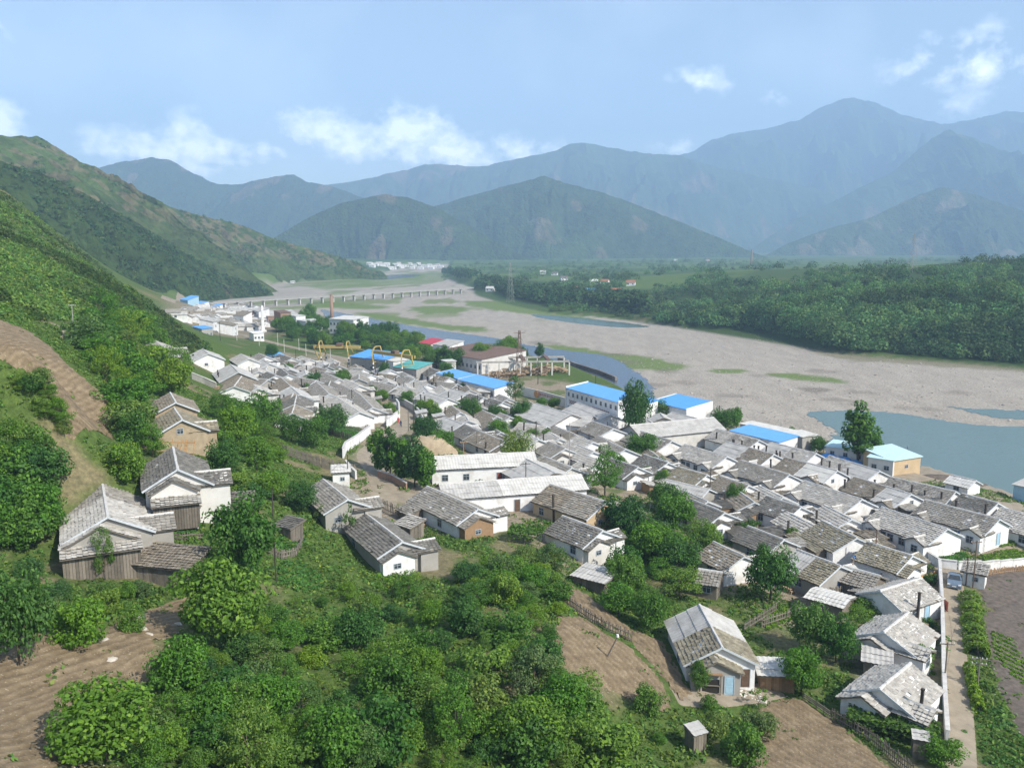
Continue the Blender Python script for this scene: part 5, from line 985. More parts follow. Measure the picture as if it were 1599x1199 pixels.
def fence(px, h, sp, w, mat, label, name='picket_fence', part='picket', rails=2, jit=.12):
    P = [at(u, v) for u, v in px]; t = empty(name, P[0], 0, label, 'fence'); o = P[0]; n_ = 0; rl = MB()
    for a, b in zip(P[:-1], P[1:]):
        d = b - a; L = math.hypot(d.x, d.y); n = int(L / sp); ang = math.atan2(d.y, d.x); pr_ = None
        for k in range(n + 1):
            q = a.lerp(b, k / max(n, 1)); z = H(q.x, q.y); 
            if part and n_ < 290:
                c = bpy.data.objects.new(part, pk_mesh(h, w, mat)); COL.objects.link(c); c.parent = t; n_ += 1
                c.matrix_local = Matrix.Translation((q.x - o.x, q.y - o.y, z - o.z)) @ Matrix.Rotation(ang, 4, 'Z') @ Matrix.Rotation(rnd.gauss(0, .05), 4, 'Y') @ Matrix.Rotation(rnd.gauss(0, .05), 4, 'X') @ Matrix.Diagonal((1, 1, 1 + rnd.uniform(-jit, jit), 1))
            if k % 5 == 0 or k == n:
                if pr_ is not None:
                    for r in range(rails): zz = h * (.3 + .45 * r / max(1, rails - 1)); rl.beam(Vector((pr_.x - o.x, pr_.y - o.y, pr_z - o.z + zz)), Vector((q.x - o.x, q.y - o.y, z - o.z + zz)), .06, .09)
                pr_, pr_z = q, z
    if rl.v: rl.build('rail', MT[mat], t)
    return t
fence([(886,946),(915,966),(945,984),(985,1002)], 1.15, .26, .11, 'wood', 'grey picket fence between the ridged plot and the bare brown field')
fence([(1298,1122),(1330,1140),(1360,1158),(1400,1190),(1425,1210)], 1.1, .24, .11, 'wood', 'grey picket fence along the upper edge of the furrowed bottom field')
fence([(1254,1092),(1275,1106),(1298,1122)], .9, .9, .09, 'wood', 'dark open rail fence at the corner of the furrowed bottom field', 'rail_fence', 'post', 3)
fence([(425,700),(450,712),(485,724),(520,735),(556,742)], 1.7, .30, .26, 'wood', 'tall dark plank fence crossing the slope above the white hut', 'plank_fence', 'plank')
fence([(592,795),(612,805),(628,812)], 1.8, .30, .12, 'wood', 'tall stick fence between two slope houses', 'stick_fence', 'stick')
fence([(640,800),(660,790),(690,786)], 2.0, .55, .06, 'wood_brown', 'thin tall bean poles by the grey tiled slope house', 'pole_fence', 'stick', 1)
fence([(420,866),(440,873),(462,868),(472,852)], .95, .24, .16, 'wood', 'curved pale plank fence below the round garden plot', 'plank_fence', 'plank')
fence([(258,840),(285,844),(318,842)], .8, .26, .06, 'wood', 'thin stick fence below the green bean patch', 'stick_fence', 'stick')
fence([(318,808),(340,806),(362,806)], .8, .24, .06, 'wood', 'little paling beside the speckled roof house', 'stick_fence', 'stick')
fence([(1295,935),(1330,928),(1378,910)], 1.5, .28, .22, 'wood', 'brown plank fence below the blue door house', 'plank_fence', 'plank')
fence([(1162,986),(1185,972),(1212,955)], 1.1, .3, .12, 'wood', 'crooked picket fence in the garden above the panel roofed house')
fence([(1190,980),(1235,965),(1250,958)], 1.2, .4, .14, 'wood', 'short broken fence by the garden path')
fence([(1060,812),(1078,818),(1100,826)], 1.2, .3, .2, 'wood_brown', 'brown board fence beside the grass strip in the village', 'plank_fence', 'plank')
fence([(1080,768),(1100,772),(1122,776)], 1.3, .3, .2, 'wood_brown', 'brown board fence under the mossy roofed house', 'plank_fence', 'plank')
fence([(1217,774),(1228,776),(1242,771)], 1.2, .3, .24, 'orange', 'yellow plank fence between two row houses', 'plank_fence', 'plank')
fence([(1437,912),(1450,908),(1462,904)], 1.2, .3, .24, 'orange', 'yellow plank fence at the corner of the lane wall', 'plank_fence', 'plank')
fence([(1330,855),(1345,848),(1356,842)], 1.3, .3, .24, 'orange', 'yellow board fence above the row house gable', 'plank_fence', 'plank')
fence([(1540,900),(1570,895),(1610,892)], 1.0, .35, .2, 'wood_brown', 'brown board fence behind the white hut on the right lane', 'plank_fence', 'plank')
fence([(540,672),(560,676),(575,670)], 1.2, .3, .06, 'wood', 'stick fence around the vegetable plot by the street', 'stick_fence', 'stick')
fence([(505,672),(525,682),(548,690)], 1.5, .3, .24, 'wood', 'dark plank fence under the vegetable plot', 'plank_fence', 'plank')
fence([(640,692),(648,680),(656,668)], 1.2, .45, .09, 'wood', 'open paling on the street by the bend', 'stick_fence', 'stick')
# ---- poles
PM = {'dark': MT['soot'], 'grey': MT['concrete'], 'wood': MT['wood'], 'orange': MT['orange'], 'pale': MT['conc_pale'], 'rust': MT['rust']}
def pole(u, vb, vt, mat, where, arm=0, lean=0, cap=None, adj='utility pole'):
    p = at(u, vb); h = (vb - vt) * mpx(p) / .93; nm = {'utility pole': 'utility_pole', 'post': 'post', 'light pole': 'light_pole'}[adj]
    t = empty(nm, p, rnd.uniform(-.3, .3), where, 'pole', 'poles of the village'); r = .085 if dep(p) < 170 else .12
    top = Vector((lean, 0, h)); MB().bar((0, 0, -.3), top, r, r * .8, 7).build('shaft', PM[mat], t)
    if arm:
        for k in range(arm):
            z = h - .25 - .55 * k; c = top * (z / h); MB().beam(c + Vector((-.75, .1, 0)), c + Vector((.75, .1, 0)), .1, .1).build('cross_arm', PM[mat], t); m = MB()
            for x in (-.65, -.25, .25, .65): m.bar(c + Vector((x, .1, .04)), c + Vector((x, .1, .2)), .045, .03, 6)
            m.build('insulator', MT['white'], t)
    if cap: MB().bar(top, top + Vector((0, 0, .25)), .16, .12, 8).build('cap', MT[cap], t)
    return t
for a in [(431,906,766,'dark','tall dark pole rising from the bean rows at the left of the slope',0), (889,740,664,'grey','grey concrete pole standing among dark roofs right of the hipped hall',0), (837,706,660,'dark','dark pole between the willow and the white hall',1), (864,720,695,'orange','orange timber post in the village yard right of the willow',0), (821,772,724,'dark','dark pole behind the longest white building, right of the willow',1), (792,776,754,'wood','wooden pole with a cross arm in front of the longest white building',2),
 (920,702,679,'dark','dark pole left of the blue shuttered house',0), (936,704,684,'dark','short dark pole below the blue shuttered house',0), (948,690,660,'dark','thin dark pole beside the blue shuttered house gable',0), (646,670,622,'dark','dark pole on the inner side of the street bend',1), (638,673,643,'wood','wooden pole standing in the sandy street',0), (631,622,598,'wood','wooden pole behind the street row of houses',0), (650,606,590,'dark','dark pole with cross arm before the twin white gables',1), (746,646,618,'dark','dark pole above the long beige wall',1), (705,655,638,'dark','short dark pole at the long beige wall',0),
 (745,708,675,'wood','wooden pole in the yard behind the first long white building',0), (756,708,684,'wood','double armed pole beside the yard behind the first long building',2), (724,709,690,'orange','orange pole near the brown thatch mound',1), (1108,780,733,'dark','tall thin pole before the stepped white gable in the right village',0), (1123,652,634,'dark','pole with cross arm at the edge of the gravel',2), (1317,738,716,'rust','rusty pole among chimneys near the blue tarpaulin yard',0), (1519,918,846,'rust','rusty lattice pole beside the white hut on the lane',1), (1508,914,872,'rust','leaning rusty pole left of the white hut on the lane',1), (1474,1073,1003,'wood','pole with a short cross arm at the white lane wall',1), (1526,1074,1026,'wood','grey double armed pole beside the hedge',2),
 (1365,892,828,'rust','tall rusty pole standing over the mossy greenish roof',0), (115,514,478,'grey','slim grey light pole on the upper left hillside',1), (121,530,502,'orange','orange post beside the pale hillside track',0), (544,760,712,'dark','dark pole beside the white hut by the street',0), (1001,684,640,'dark','thin pole before the very long workshop roof',0), (1013,668,644,'dark','thin pole beside the tiny store roof',0), (1003,660,652,'wood','stub pole by the store roof',0), (1481,795,772,'rust','rusty pole on the earth bank',0), (1415,728,698,'wood','thin pole by the pale cyan river shed',0),
 (434,540,521,'pale','first pale railway pole from the left',0), (444,550,531,'pale','second pale railway pole from the left',0), (467,547,530,'pale','third pale railway pole from the left',0), (478,556,538,'pale','fourth pale railway pole from the left',0), (516,562,544,'pale','fifth pale railway pole from the left',0), (558,574,545,'dark','dark pole in front of the bright blue depot roof',0), (462,560,547,'dark','dark pole at the foot of the railway bank',0), (405,540,530,'pale','short pale pole with white lamp near the far quarter',0), (344,532,505,'dark','dark pole at the left end of the railway',0), (370,532,506,'pale','pale pole beside the railway bridge',0),
 (390,598,574,'dark','thick dark flue beside the steep smooth roof',0), (394,598,576,'dark','twin dark flue beside the steep smooth roof',0), (383,604,585,'dark','dark flue over the pale blue wall',0), (550,640,610,'dark','dark pole among the upper village roofs',1), (840,600,560,'dark','thin pole by the timber yard',0), (824,570,545,'dark','thin pole near the channel',0), (930,600,580,'dark','thin pole on the river bank near the blue factory',0), (1290,790,770,'dark','dark pole between row house roofs',0)]:
    u, vb, vt, mt, lb, arm = a; pole(u, vb, vt, mt, lb, arm)
pole(1330, 914, 872, 'orange', 'orange post with a blue cap beside the brown plank fence', 0, 0, 'blue_door', 'post'); pole(1411, 936, 917, 'dark', 'black stove pipe with a blue cap at the pale lane house', 0, 0, 'blue_door', 'post')
pole(946, 1025, 992, 'wood', 'leaning white topped stake in the bare brown field', 0, 1.1, 'white', 'post')
def cable(a, ha, b, hb, label, sag=1.2):
    A = at(*a) + Vector((0, 0, ha)); B = at(*b) + Vector((0, 0, hb)); m = MB(); pr_ = None
    for k in range(15):
        q = A.lerp(B, k / 14) - Vector((0, 0, sag * 4 * (k / 14) * (1 - k / 14)))
        if pr_ is not None: m.bar(pr_ - A, q - A, .014, n=4)
        pr_ = q
    tag(m.build('overhead_cable', MT['soot'], None, A), label, 'cable')
cable((431,906), 8.2, (544,760), 5.5, 'overhead cable from the tall dark slope pole to the white hut pole'); cable((1474,1073), 4, (1519,918), 6, 'overhead cable above the lane'); cable((690,1060), 4.0, (815,1190), 4.0, 'upper thin cable across the bottom thicket', .4); cable((676,1064), 3.6, (800,1192), 3.4, 'lower thin cable across the bottom thicket', .4)
cable((1526,1074), 3.2, (1508,914), 3.6, 'overhead cable beside the hedge')
# ---- flat-fronted works and public blocks
def block(a, b, h, depth, wall, roof, label, rows=((.9, .9, 1.0),), nwin=8, cat='building', name='building', rise=1.0, parapet=0, front=True, strip=None, dcount=0, z0=None, oh=.3, rk=None):
    """a box building; a, b = photograph pixels of the two upper corners of its front"""
    q = onz(a[0], a[1], h); z0 = H(q[0], q[1]) if z0 is None else z0; A = Vector(onz(a[0], a[1], z0 + h)); B = Vector(onz(b[0], b[1], z0 + h)); L = math.hypot(B.x - A.x, B.y - A.y); rz = math.atan2(B.y - A.y, B.x - A.x)
    t = empty(name, (A.x, A.y, z0), rz, label, cat); MB().prism([(0, 0, -1), (L, 0, -1), (L, 0, h), (0, 0, h)], (0, 0, 0)) if 0 else None
    m = MB(); m.prism([(0, 0, -1), (0, depth, -1), (0, depth, h + rise), (0, 0, h)], (L, 0, 0)); m.build('wall', MT[wall], t)
    sl = math.hypot(depth + 2 * oh, rise * (1 + 2 * oh / depth)); es = Vector((0, depth, rise)).normalized(); o = Vector((-oh if not parapet else .02, -oh * es.y, h + .06 - oh * es.z)); Lr = L + (2 * oh if not parapet else -.04)
    m = MB(); n = es.cross(Vector((1, 0, 0))); m.prism([o, o + Vector((Lr, 0, 0)), o + Vector((Lr, 0, 0)) + es * sl, o + es * sl], (0, 0, .12)); rf = m.build('roof', MT[roof], t)
    sm = MB(); k = 1
    while k * 1.0 < Lr: p = o + Vector((k * 1.0, 0, .12)); sm.beam(p + es * .05, p + es * (sl - .05), .05, .05); k += 1
    sm.build('roof_rib', MT[roof], rf)
    if parapet:
        for x in (-.3, L): MB().prism([(x, -.25, -1), (x, depth + .2, -1), (x, depth + .2, h + rise + parapet), (x, -.25, h + parapet)], (.3, 0, 0)).build('parapet', MT[wall], t)
    for (z, ww, hh) in rows:
        for k in range(nwin): window(t, (k + .5) * L / nwin, -.001, z, -math.pi / 2, ww, hh, rk or 'frame')
    for k in range(dcount): door(t, L * (k + .5) / dcount + .9, -.001, 0, -math.pi / 2)
    if strip:
        m = MB(); n = int(L * .8 / .9); red = MB()
        for k in range(n): x = L * .06 + k * .9; red.box(x, x + .62, -.09, -.03, strip, strip + .85); m.box(x + .14, x + .48, -.11, -.091, strip + .2, strip + .65)
        red.build('slogan_board', MT['red_door'], t); m.build('slogan_character', MT['white'], t)
    return t
block((885,606), (966,629), 6.8, 6.5, 'white', 'sky_roof', 'two storey white factory with sky blue roof and a row of red slogan boards', ((4.9, .75, .95), (1.2, .75, .95)), 11, rise=.9, parapet=.5, strip=3.1)
block((967,627), (1000,634), 5.2, 6, 'white', 'blue_roof', 'lower white wing with blue roof right of the slogan factory', ((1.2, .9, 1.0),), 4, rise=.8)
block((1018,627), (1072,640), 5.0, 8, 'white', 'blue_roof', 'white workshop with bright blue roof at the edge of the gravel', ((1.2, 1.0, 1.1),), 5, rise=1.1, parapet=.3)
block((682,583), (716,592), 3.4, 6, 'white', 'sky_roof', 'left half of the long white school with cyan roof', ((1.0, .8, 1.0),), 6, rise=.8, parapet=.2)
block((716,593), (772,607), 3.4, 6.5, 'white', 'sky_roof', 'right half of the long white school with cyan roof and dark doorway', ((1.0, .8, 1.0),), 8, rise=.9, dcount=1)
block((547,557), (600,563), 4.6, 9, 'concrete', 'blue_roof', 'depot with a vivid blue roof behind the yellow cranes', ((1.0, 1, 1),), 4, rise=1.6)
block((598,561), (614,565), 4.8, 6, 'white', 'conc_pale', 'small white end block beside the vivid blue depot roof', ((1.5, .8, .8),), 1, rise=.2)
block((614,573), (650,577), 3.6, 8, 'concrete', 'teal_roof', 'low store with a teal green roof right of the cranes', ((1, .8, .8),), 3, rise=1.2)
block((653,535), (673,538), 3.6, 7, 'white', 'red_roof', 'tiny building with a bright red roof by the channel', ((1, .8, .9),), 3, rise=1.4)
block((676,538), (702,541), 3.6, 8, 'white', 'sheet', 'pale roofed building beside the red roof at the channel', ((1, .8, .9),), 4, rise=1.5)
block((678,549), (752,562), 5.0, 20, 'offwhite', 'rust', 'big warehouse with a rust brown roof near the channel', ((1.6, .9, 1.2),), 12, rise=1.8)
block((696,565), (712,564), 5.2, 4, 'conc_pale', 'conc_pale', 'small concrete gate tower left of the timber yard', ((2.4, .8, 1.2),), 1, rise=.1)
block((1141,673), (1216,691), 3.0, 6, 'white', 'sky_roof', 'long low building with a sky blue roof behind the chimney houses', ((.9, .8, 1),), 6, rise=.6)
block((1156,662), (1253,683), 3.4, 4, 'concrete', 'conc_pale', 'long grey concrete river wall building with pale flat top', (), 0, rise=.1, cat='wall', name='river_wall')
block((1253,683), (1278,680), 3.4, 5, 'white', 'conc_pale', 'white concrete end block of the river wall', (), 0, rise=.1, name='end_block')
block((1356,714), (1395,720), 3.0, 7, 'offwhite', 'cyan_roof', 'grey blue walled part of the river shed left of its cyan roof', ((1.0, .9, .8),), 2, rise=.6)
block((1394,720), (1438,713), 3.0, 7, 'tan', 'cyan_roof', 'tan walled river shed with a pale cyan roof at the pool', ((1.2, .8, .6),), 1, rise=.9)
block((1290,697), (1352,706), 2.6, 5, 'offwhite', 'cyan_roof', 'low pale cyan roof behind the tall poplar clump', ((1, .8, .8),), 3, rise=.4)
block((477,502), (503,500), 5.5, 8, 'white', 'conc_pale', 'white flat block left of the brown smokestack', ((1, .9, 1), (3.4, .9, 1)), 6, rise=.2)
block((514,498), (552,500), 7.5, 12, 'white', 'conc_pale', 'white block with rows of square windows right of the smokestack', ((1.2, 1.0, 1.1), (4.6, 1.0, 1.1)), 7, rise=.8)
block((462,494), (477,493), 7, 8, 'white', 'conc_pale', 'tall white block behind the railway wood', ((1, .9, 1), (4, .9, 1)), 3, rise=.2)
block((418,494), (466,492), 4.5, 14, 'brickred', 'sheet', 'long brown works with a pale sheet roof behind the obelisk', ((1.2, .9, 1.3),), 9, rise=2.2)
block((438,489), (454,488), 7.5, 7, 'brickred', 'rust', 'raised rusty works roof above the long brown works', ((5, .8, .8),), 3, rise=1.0)
block((364,493), (380,494), 3.6, 6, 'white', 'tile_brown', 'white fronted house with brown roof in the far quarter', ((1, .8, .9),), 2, rise=2.0, cat='house', name='house')
block((384,491), (394,492), 3.6, 6, 'white', 'rust', 'white fronted house with rust roof in the far quarter', ((1, .8, .9),), 2, rise=2.0, cat='house', name='house')
block((394,484), (404,487), 6.4, 6, 'white', 'sheet', 'tall white two storey house in the far quarter near the bridge', ((1, .8, .9), (3.8, .8, .9)), 2, rise=1.6, cat='house', name='house')
block((333,503), (347,500), 6.2, 7, 'white', 'sheet', 'white two storey house left of the railway station', ((1, .8, .9), (3.6, .8, .9)), 2, rise=1.5, cat='house', name='house')
block((364,509), (371,506), 5.4, 7, 'white', 'tile_brown', 'narrow white gabled house at the railway', ((1, .8, .9), (3.2, .8, .9)), 1, rise=1.5, cat='house', name='house')
block((396,521), (412,520), 3.4, 6, 'white', 'white', 'bright white flat house under the obelisk', ((1, .8, .9),), 3, rise=.3, cat='house', name='house')
block((281,468), (293,469), 5.5, 8, 'pale_blue', 'sky_roof', 'pale blue house at the foot of the wooded spur', ((1, .8, .9),), 2, rise=2.4, cat='house', name='house')
block((297,474), (310,475), 3.5, 8, 'white', 'sky_roof', 'low blue roofed building by the far end of the bridge', ((1, .8, .9),), 3, rise=1.2)
block((328,479), (334,480), 3.5, 6, 'white', 'sky_roof', 'tiny blue roofed hut near the bridge end', ((1, .8, .9),), 1, rise=1.6, cat='hut', name='hut')
block((315,514), (332,512), 4.0, 5, 'concrete', 'blue_roof', 'blue roofed railway building at the hill foot', ((1, .8, .9),), 3, rise=.8)
# ---- huts
def hut(u, v, w, d, h, ang, wall, roof, label, cat='hut', name='hut', rise=.5, win=True, oh=.3, plank=False, dr=None):
    p = at(u, v); t = empty(name, p, math.radians(ang), label, cat); m = MB(); m.prism([(-w / 2, -d / 2, -.5), (-w / 2, d / 2, -.5), (-w / 2, d / 2, h + rise), (-w / 2, -d / 2, h)], (w, 0, 0)); wl = m.build('wall', MT[wall], t)
    es = Vector((0, d, rise)).normalized(); sl = math.hypot(d, rise) + 2 * oh; sd_ = [((w / 2 + oh, d / 2 + oh * es.y, h + rise + .05 + oh * es.z), (-1, 0, 0), tuple(-es), w + 2 * oh, sl)]; dk = slabroof(t, sd_); cover('roof_sheets' if roof.startswith('sheet') else 'roof_tiles', dk, sd_, roof)
    if plank:
        pl_ = MB(); rr = random.Random(int(u))
        for s, n, L in ((0, int(w / .24), w), (1, int(d / .24), d), (2, int(d / .24), d)):
            for k in range(n):
                a = -L / 2 + k * L / n; b = a + L / n - .02; z1 = h - .03 + (0 if s == 0 else rise * ((a + b) / 2 + d / 2) / d) - .02; q = rr.uniform(.0, .03)
                if s == 0: pl_.box(a, b, -d / 2 - .03 - q, -d / 2 - .004, -.3, z1)
                elif s == 1: pl_.box(w / 2 + .004, w / 2 + .03 + q, a, b, -.3, z1)
                else: pl_.box(-w / 2 - .03 - q, -w / 2 - .004, a, b, -.3, z1)
        pb = pl_.build('plank_cladding', MT[wall], t); pb['kind'] = 'stuff'
    if win: window(t, .2, -d / 2, h * .45, -math.pi / 2, .6, .5)
    if dr: door(t, -w * .25, -d / 2, 0, -math.pi / 2, .75, 1.7, dr)
    return t
hut(533, 757, 2.6, 2.4, 2.4, 12, 'white', 'sheet_pale', 'small white hut with a tilted grey roof by the street'); hut(1521, 912, 2.6, 2.4, 1.9, -35, 'white', 'tile_light', 'small white hut at the lane corner beside the rusty poles')
hut(930, 918, 4.2, 3.4, 1.7, -35, 'wood', 'sheet', 'dark boarded shed with a flat pale roof above the picket fence', 'shed', 'shed', .3, False, .35, True); hut(1085, 1170, 1.25, 1.2, 1.75, 25, 'wood', 'sheet', 'leaning wooden outhouse with a tin top on the bare slope', 'outhouse', 'outhouse', .25, False, .12, True)
hut(397, 655, 3.2, 2.6, 2.2, 8, 'orange', 'tile_light', 'orange painted hut on the slope above the trees', rise=.3); hut(757, 622, 3.6, 3, 2.2, -20, 'offwhite', 'sheet_pale', 'cream kiosk with a wide pale roof below the cyan school', 'kiosk', 'kiosk', .2, True, .7)
hut(268, 905, 6.0, 3.0, 1.9, -14, 'wood', 'tile_brown', 'dark plank outbuilding with rusty sagging roof right of the plank fronted house', 'outbuilding', 'outbuilding', .9, False, .35, True); hut(1435, 1180, 1.2, 1.1, 1.8, -20, 'wood', 'sheet', 'grey privy with a sheet top beside the vine trellis', 'privy', 'privy', .2, False, .12, True)
hut(1065, 905, 1.8, 1.6, 1.6, -30, 'wood', 'tile_grey', 'low boarded lean-to under the dark thicket', 'shed', 'shed', .4, False, .2, True); hut(282, 818, 3.2, 2.0, 1.5, -8, 'wood', 'tile_grey', 'woven animal pen behind the green bean patch', 'pen', 'pen', .2, False, .3, True)
hut(640, 838, 2.8, 2.4, 1.8, -40, 'wood', 'tile_light', 'low grey shed with pale tiles left of the grey tiled slope house', 'shed', 'shed', .5, False, .3, True); hut(452, 838, 2.4, 2.0, 1.5, -30, 'wood', 'tile_dark', 'small dark shed roof beside the round garden plot', 'shed', 'shed', .4, False, .3, True)
hut(380, 800, 2.2, 2, 1.8, 10, 'wood', 'tile_grey', 'grey post shed at the slope steps', 'shed', 'shed', .3, False, .2, True); hut(1210, 1070, 3.2, 2.2, 1.8, -5, 'wood_brown', 'sheet_pale', 'brown walled lean-to right of the pale blue front door house', 'shed', 'shed', .3, False, .5, True)
hut(346, 950, 1.5, 1.2, 1.2, 0, 'wood', 'tile_grey', 'tiny shed half hidden under the big bright tree', 'shed', 'shed', .3, False, .2)
house((1487,742,1522,750), 4.2, 1.9, 24, roof='sheet_pale', wall='white', label='small white hut with a pale ridge roof alone on the earth bank', cat='hut', name='hut', wins=[(-1,0)])
block((1583,757), (1620,765), 2.4, 4, 'pale_blue', 'sheet', 'pale blue wall end at the right edge above the earth bank', (), 0, rise=.3)
# plank front of the far-left house, and of the house above it
def plank_front(t, L, x0, y0, y1, dpt, h1, rk):
    m = MB(); rr = random.Random(3); n = int((y1 - y0) / .26)
    for k in range(n): a = y0 + (y1 - y0) * k / n; m.box(x0 + dpt, x0 + dpt + .04 + rr.uniform(0, .03), a, a + (y1 - y0) / n - .03, -1.6, h1 - .35 + rr.uniform(-.06, .05))
    p = m.build('plank_wall', MT['wood'], t); p['kind'] = 'stuff'
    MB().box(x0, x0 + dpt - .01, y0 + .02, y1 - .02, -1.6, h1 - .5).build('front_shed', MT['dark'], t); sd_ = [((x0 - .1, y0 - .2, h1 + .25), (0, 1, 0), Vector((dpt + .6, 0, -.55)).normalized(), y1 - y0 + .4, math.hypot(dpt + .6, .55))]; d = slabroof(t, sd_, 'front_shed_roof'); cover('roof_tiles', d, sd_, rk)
for t, L, W_ in HOUSES:
    if t == L1: plank_front(t, L, L / 2 + 1.0, -4.1, 2.6, 1.1, 1.9, 'tile_light')
    if t == L2: plank_front(t, L, L / 2 + 1.2, -2.7, 1.9, 1.2, 1.5, 'tile_light')
p = at(296, 722); t = empty('scaffold_poles', p, math.radians(-8), 'pale timber poles leaning against the mud walled gable', 'scaffold')
for x, dx in ((-2.2, .1), (-1.2, .6), (-.5, .8), (.2, .5), (1.0, .1), (1.5, -.3), (2.2, .1)): MB().bar((x - 1.2, -1.4, -.4), (x + dx - 1.2, -.4, 3.0), .05, .04, 5).build('pole', MT['orange'], t)
for z in (1.3, 2.7): MB().bar((-3.8, -.9, z), (1.4, -.9, z + .1), .05, .05, 5).build('cross_pole', MT['orange'], t)
# ---- gantry cranes
YEL = simple('yellow_crane_paint', (.42, .32, .11), .15, 2, .6, .1); BLK = MT['soot']
def crane(b1, b2, h, over, label):
    A = at(*b1); B = at(*b2); z = min(A.z, B.z); L = math.hypot(B.x - A.x, B.y - A.y); t = empty('gantry_crane', (A.x, A.y, z), math.atan2(B.y - A.y, B.x - A.x), label, 'crane', 'yellow gantry cranes')
    m = MB(); m.beam((-over, 2, h), (L + over, 2, h), .5, 1.0); m.build('girder', YEL, t); m = MB(); m.beam((-over, 3.2, h), (L + over, 3.2, h), .5, 1.0); m.build('girder', YEL, t)
    tr = MB().box(L * .5, L * .5 + 2.2, 1.6, 3.6, h + .5, h + 1.4); tr.build('trolley', MT['rust'], t)
    for x in (0, L):
        g = MB(); g.beam((x, 0, h * .55), (x - .3, 0, h * .8), .35, .35); g.beam((x - .3, 0, h * .8), (x - 1.0, .8, h + .9), .35, .35); g.beam((x - 1.0, .8, h + .9), (x - 1.2, 2, h + 2.0), .35, .35); g.beam((x - 1.2, 2, h + 2.0), (x - 1.2, 4, h + 2.0), .3, .3); g.beam((x - 1.2, 4, h + 2.0), (x, 5, h * .6), .35, .35); g.build('goose_neck', YEL, t)
        for y in (0, 5):
            for k in range(6): MB().beam((x, y, h * .55 * k / 6), (x, y, h * .55 * (k + 1) / 6), .42, .42).build('leg_stripe', BLK if k % 2 == 0 else MT['white'], t)
        MB().beam((x, 0, h * .58), (x, 5, h * .58), .25, .25).build('sill_beam', YEL, t)
    m = MB(); m.beam((-over, 2.2, h - .3), (-over + 3.2, 1, 1.0), .3, .3); m.build('brace', YEL, t); return t
crane((502,572), (545,575), 7.4, 3.5, 'yellow gantry crane at the left, in front of the railway wood'); crane((583,584), (628,592), 7.4, 3.0, 'yellow gantry crane at the right, crossing the vivid blue roof')
# ---- timber yard, pylon, stack, obelisk
A = at(746,588); B = at(862,586); t = empty('timber_frame', A, math.atan2(B.y - A.y, B.x - A.x), 'open concrete post and beam frame over the timber yard', 'frame'); L = math.hypot(B.x - A.x, B.y - A.y)
for y in (0, 12):
    for k in range(8): MB().beam((L * k / 7, y, -.5), (L * k / 7, y, 4.6), .45, .45).build('post', MT['conc_pale'], t)
    MB().beam((-.5, y, 4.9), (L + 6, y, 4.9), .5, .6).build('crane_beam', MT['concrete'], t)
MB().beam((L + 6, 0, -.5), (L + 6, 0, 4.6), .45, .45).build('post', MT['conc_pale'], t); MB().beam((L + 6, 12, -.5), (L + 6, 12, 4.6), .45, .45).build('post', MT['conc_pale'], t)
m = MB(); m.beam((L * .62, 0, 5.5), (L * .62, 12, 5.5), 1.2, .7); m.beam((L * .95, 0, 5.5), (L * .95, 12, 5.5), 1.2, .7); m.build('travelling_crane', MT['rust'], t)
LOG = simple('cut_logs', (.30, .22, .145), .4, 1.5, .9, .3, isl=.7)
for (u, v, n, lb) in ((790,588,90,'log pile at the left of the timber yard'), (826,584,110,'log pile in the middle of the timber yard'), (856,580,120,'highest log pile at the right of the timber yard')):
    m = MB(); rr = random.Random(u); p = at(u, v)
    for k in range(n): x = rr.uniform(-6, 6); y = rr.uniform(-4, 4); z = rr.uniform(0, 2.4) * (1 - abs(x) / 8); a = rr.gauss(1.2, .5); d = Vector((math.cos(a), math.sin(a), rr.gauss(0, .12))) * rr.uniform(1.2, 2.4); c = Vector((x, y, z + .15)); m.bar(c - d, c + d, .17, .14, 6)
    tag(m.build('log_pile', LOG, None, p), lb, 'log pile', 'log piles', 'stuff')
p = at(811, 589); t = empty('lattice_pylon', p, .3, 'tall rusty lattice mast over the timber yard', 'pylon'); hgt = 16.0; lg = [MB() for _ in range(4)]; br = MB()
def lp(k, z): w = 1.0 * (1 - z / hgt) + .22; return Vector(((-1, 1, 1, -1)[k] * w, (-1, -1, 1, 1)[k] * w, z))
for k in range(4): lg[k].beam(lp(k, -.3), lp(k, hgt), .14, .14).build('leg', MT['rust'], t)
for s in range(10):
    for k in range(4): br.beam(lp(k, s * 1.6), lp((k + 1) % 4, s * 1.6 + 1.6), .08, .08)
br.build('bracing', MT['rust'], t); MB().beam((-2, 0, hgt - .8), (2, 0, hgt - .8), .14, .14).build('cross_arm', MT['rust'], t)
p = at(519, 514); t = empty('smokestack', p, 0, 'tall brown brick smokestack beside white factory blocks', 'smokestack'); MB().bar((0, 0, -.5), (0, 0, 18.0), 1.05, .72, 16).build('shaft', MT['brickred'], t, smooth=True); MB().bar((0, 0, 18.0), (0, 0, 18.5), .85, .85, 16).build('rim', MT['brickred'], t); MB().box(-2, 2, -2, 2, -.5, .9).build('base', MT['conc_pale'], t)
p = at(411, 518); t = empty('obelisk', p, .4, 'slender white stone obelisk in the far quarter', 'monument'); MB().box(-1.6, 1.6, -1.6, 1.6, -.5, .8).build('plinth', MT['white'], t); m = MB(); q = 13.0; i = 0
m.v += [(-.85, -.85, .8), (.85, -.85, .8), (.85, .85, .8), (-.85, .85, .8), (-.5, -.5, q), (.5, -.5, q), (.5, .5, q), (-.5, .5, q), (0, 0, q + .9)]; m.f += [(0, 1, 5, 4), (1, 2, 6, 5), (2, 3, 7, 6), (3, 0, 4, 7), (4, 5, 8), (5, 6, 8), (6, 7, 8), (7, 4, 8)]; m.build('shaft', MT['white'], t)
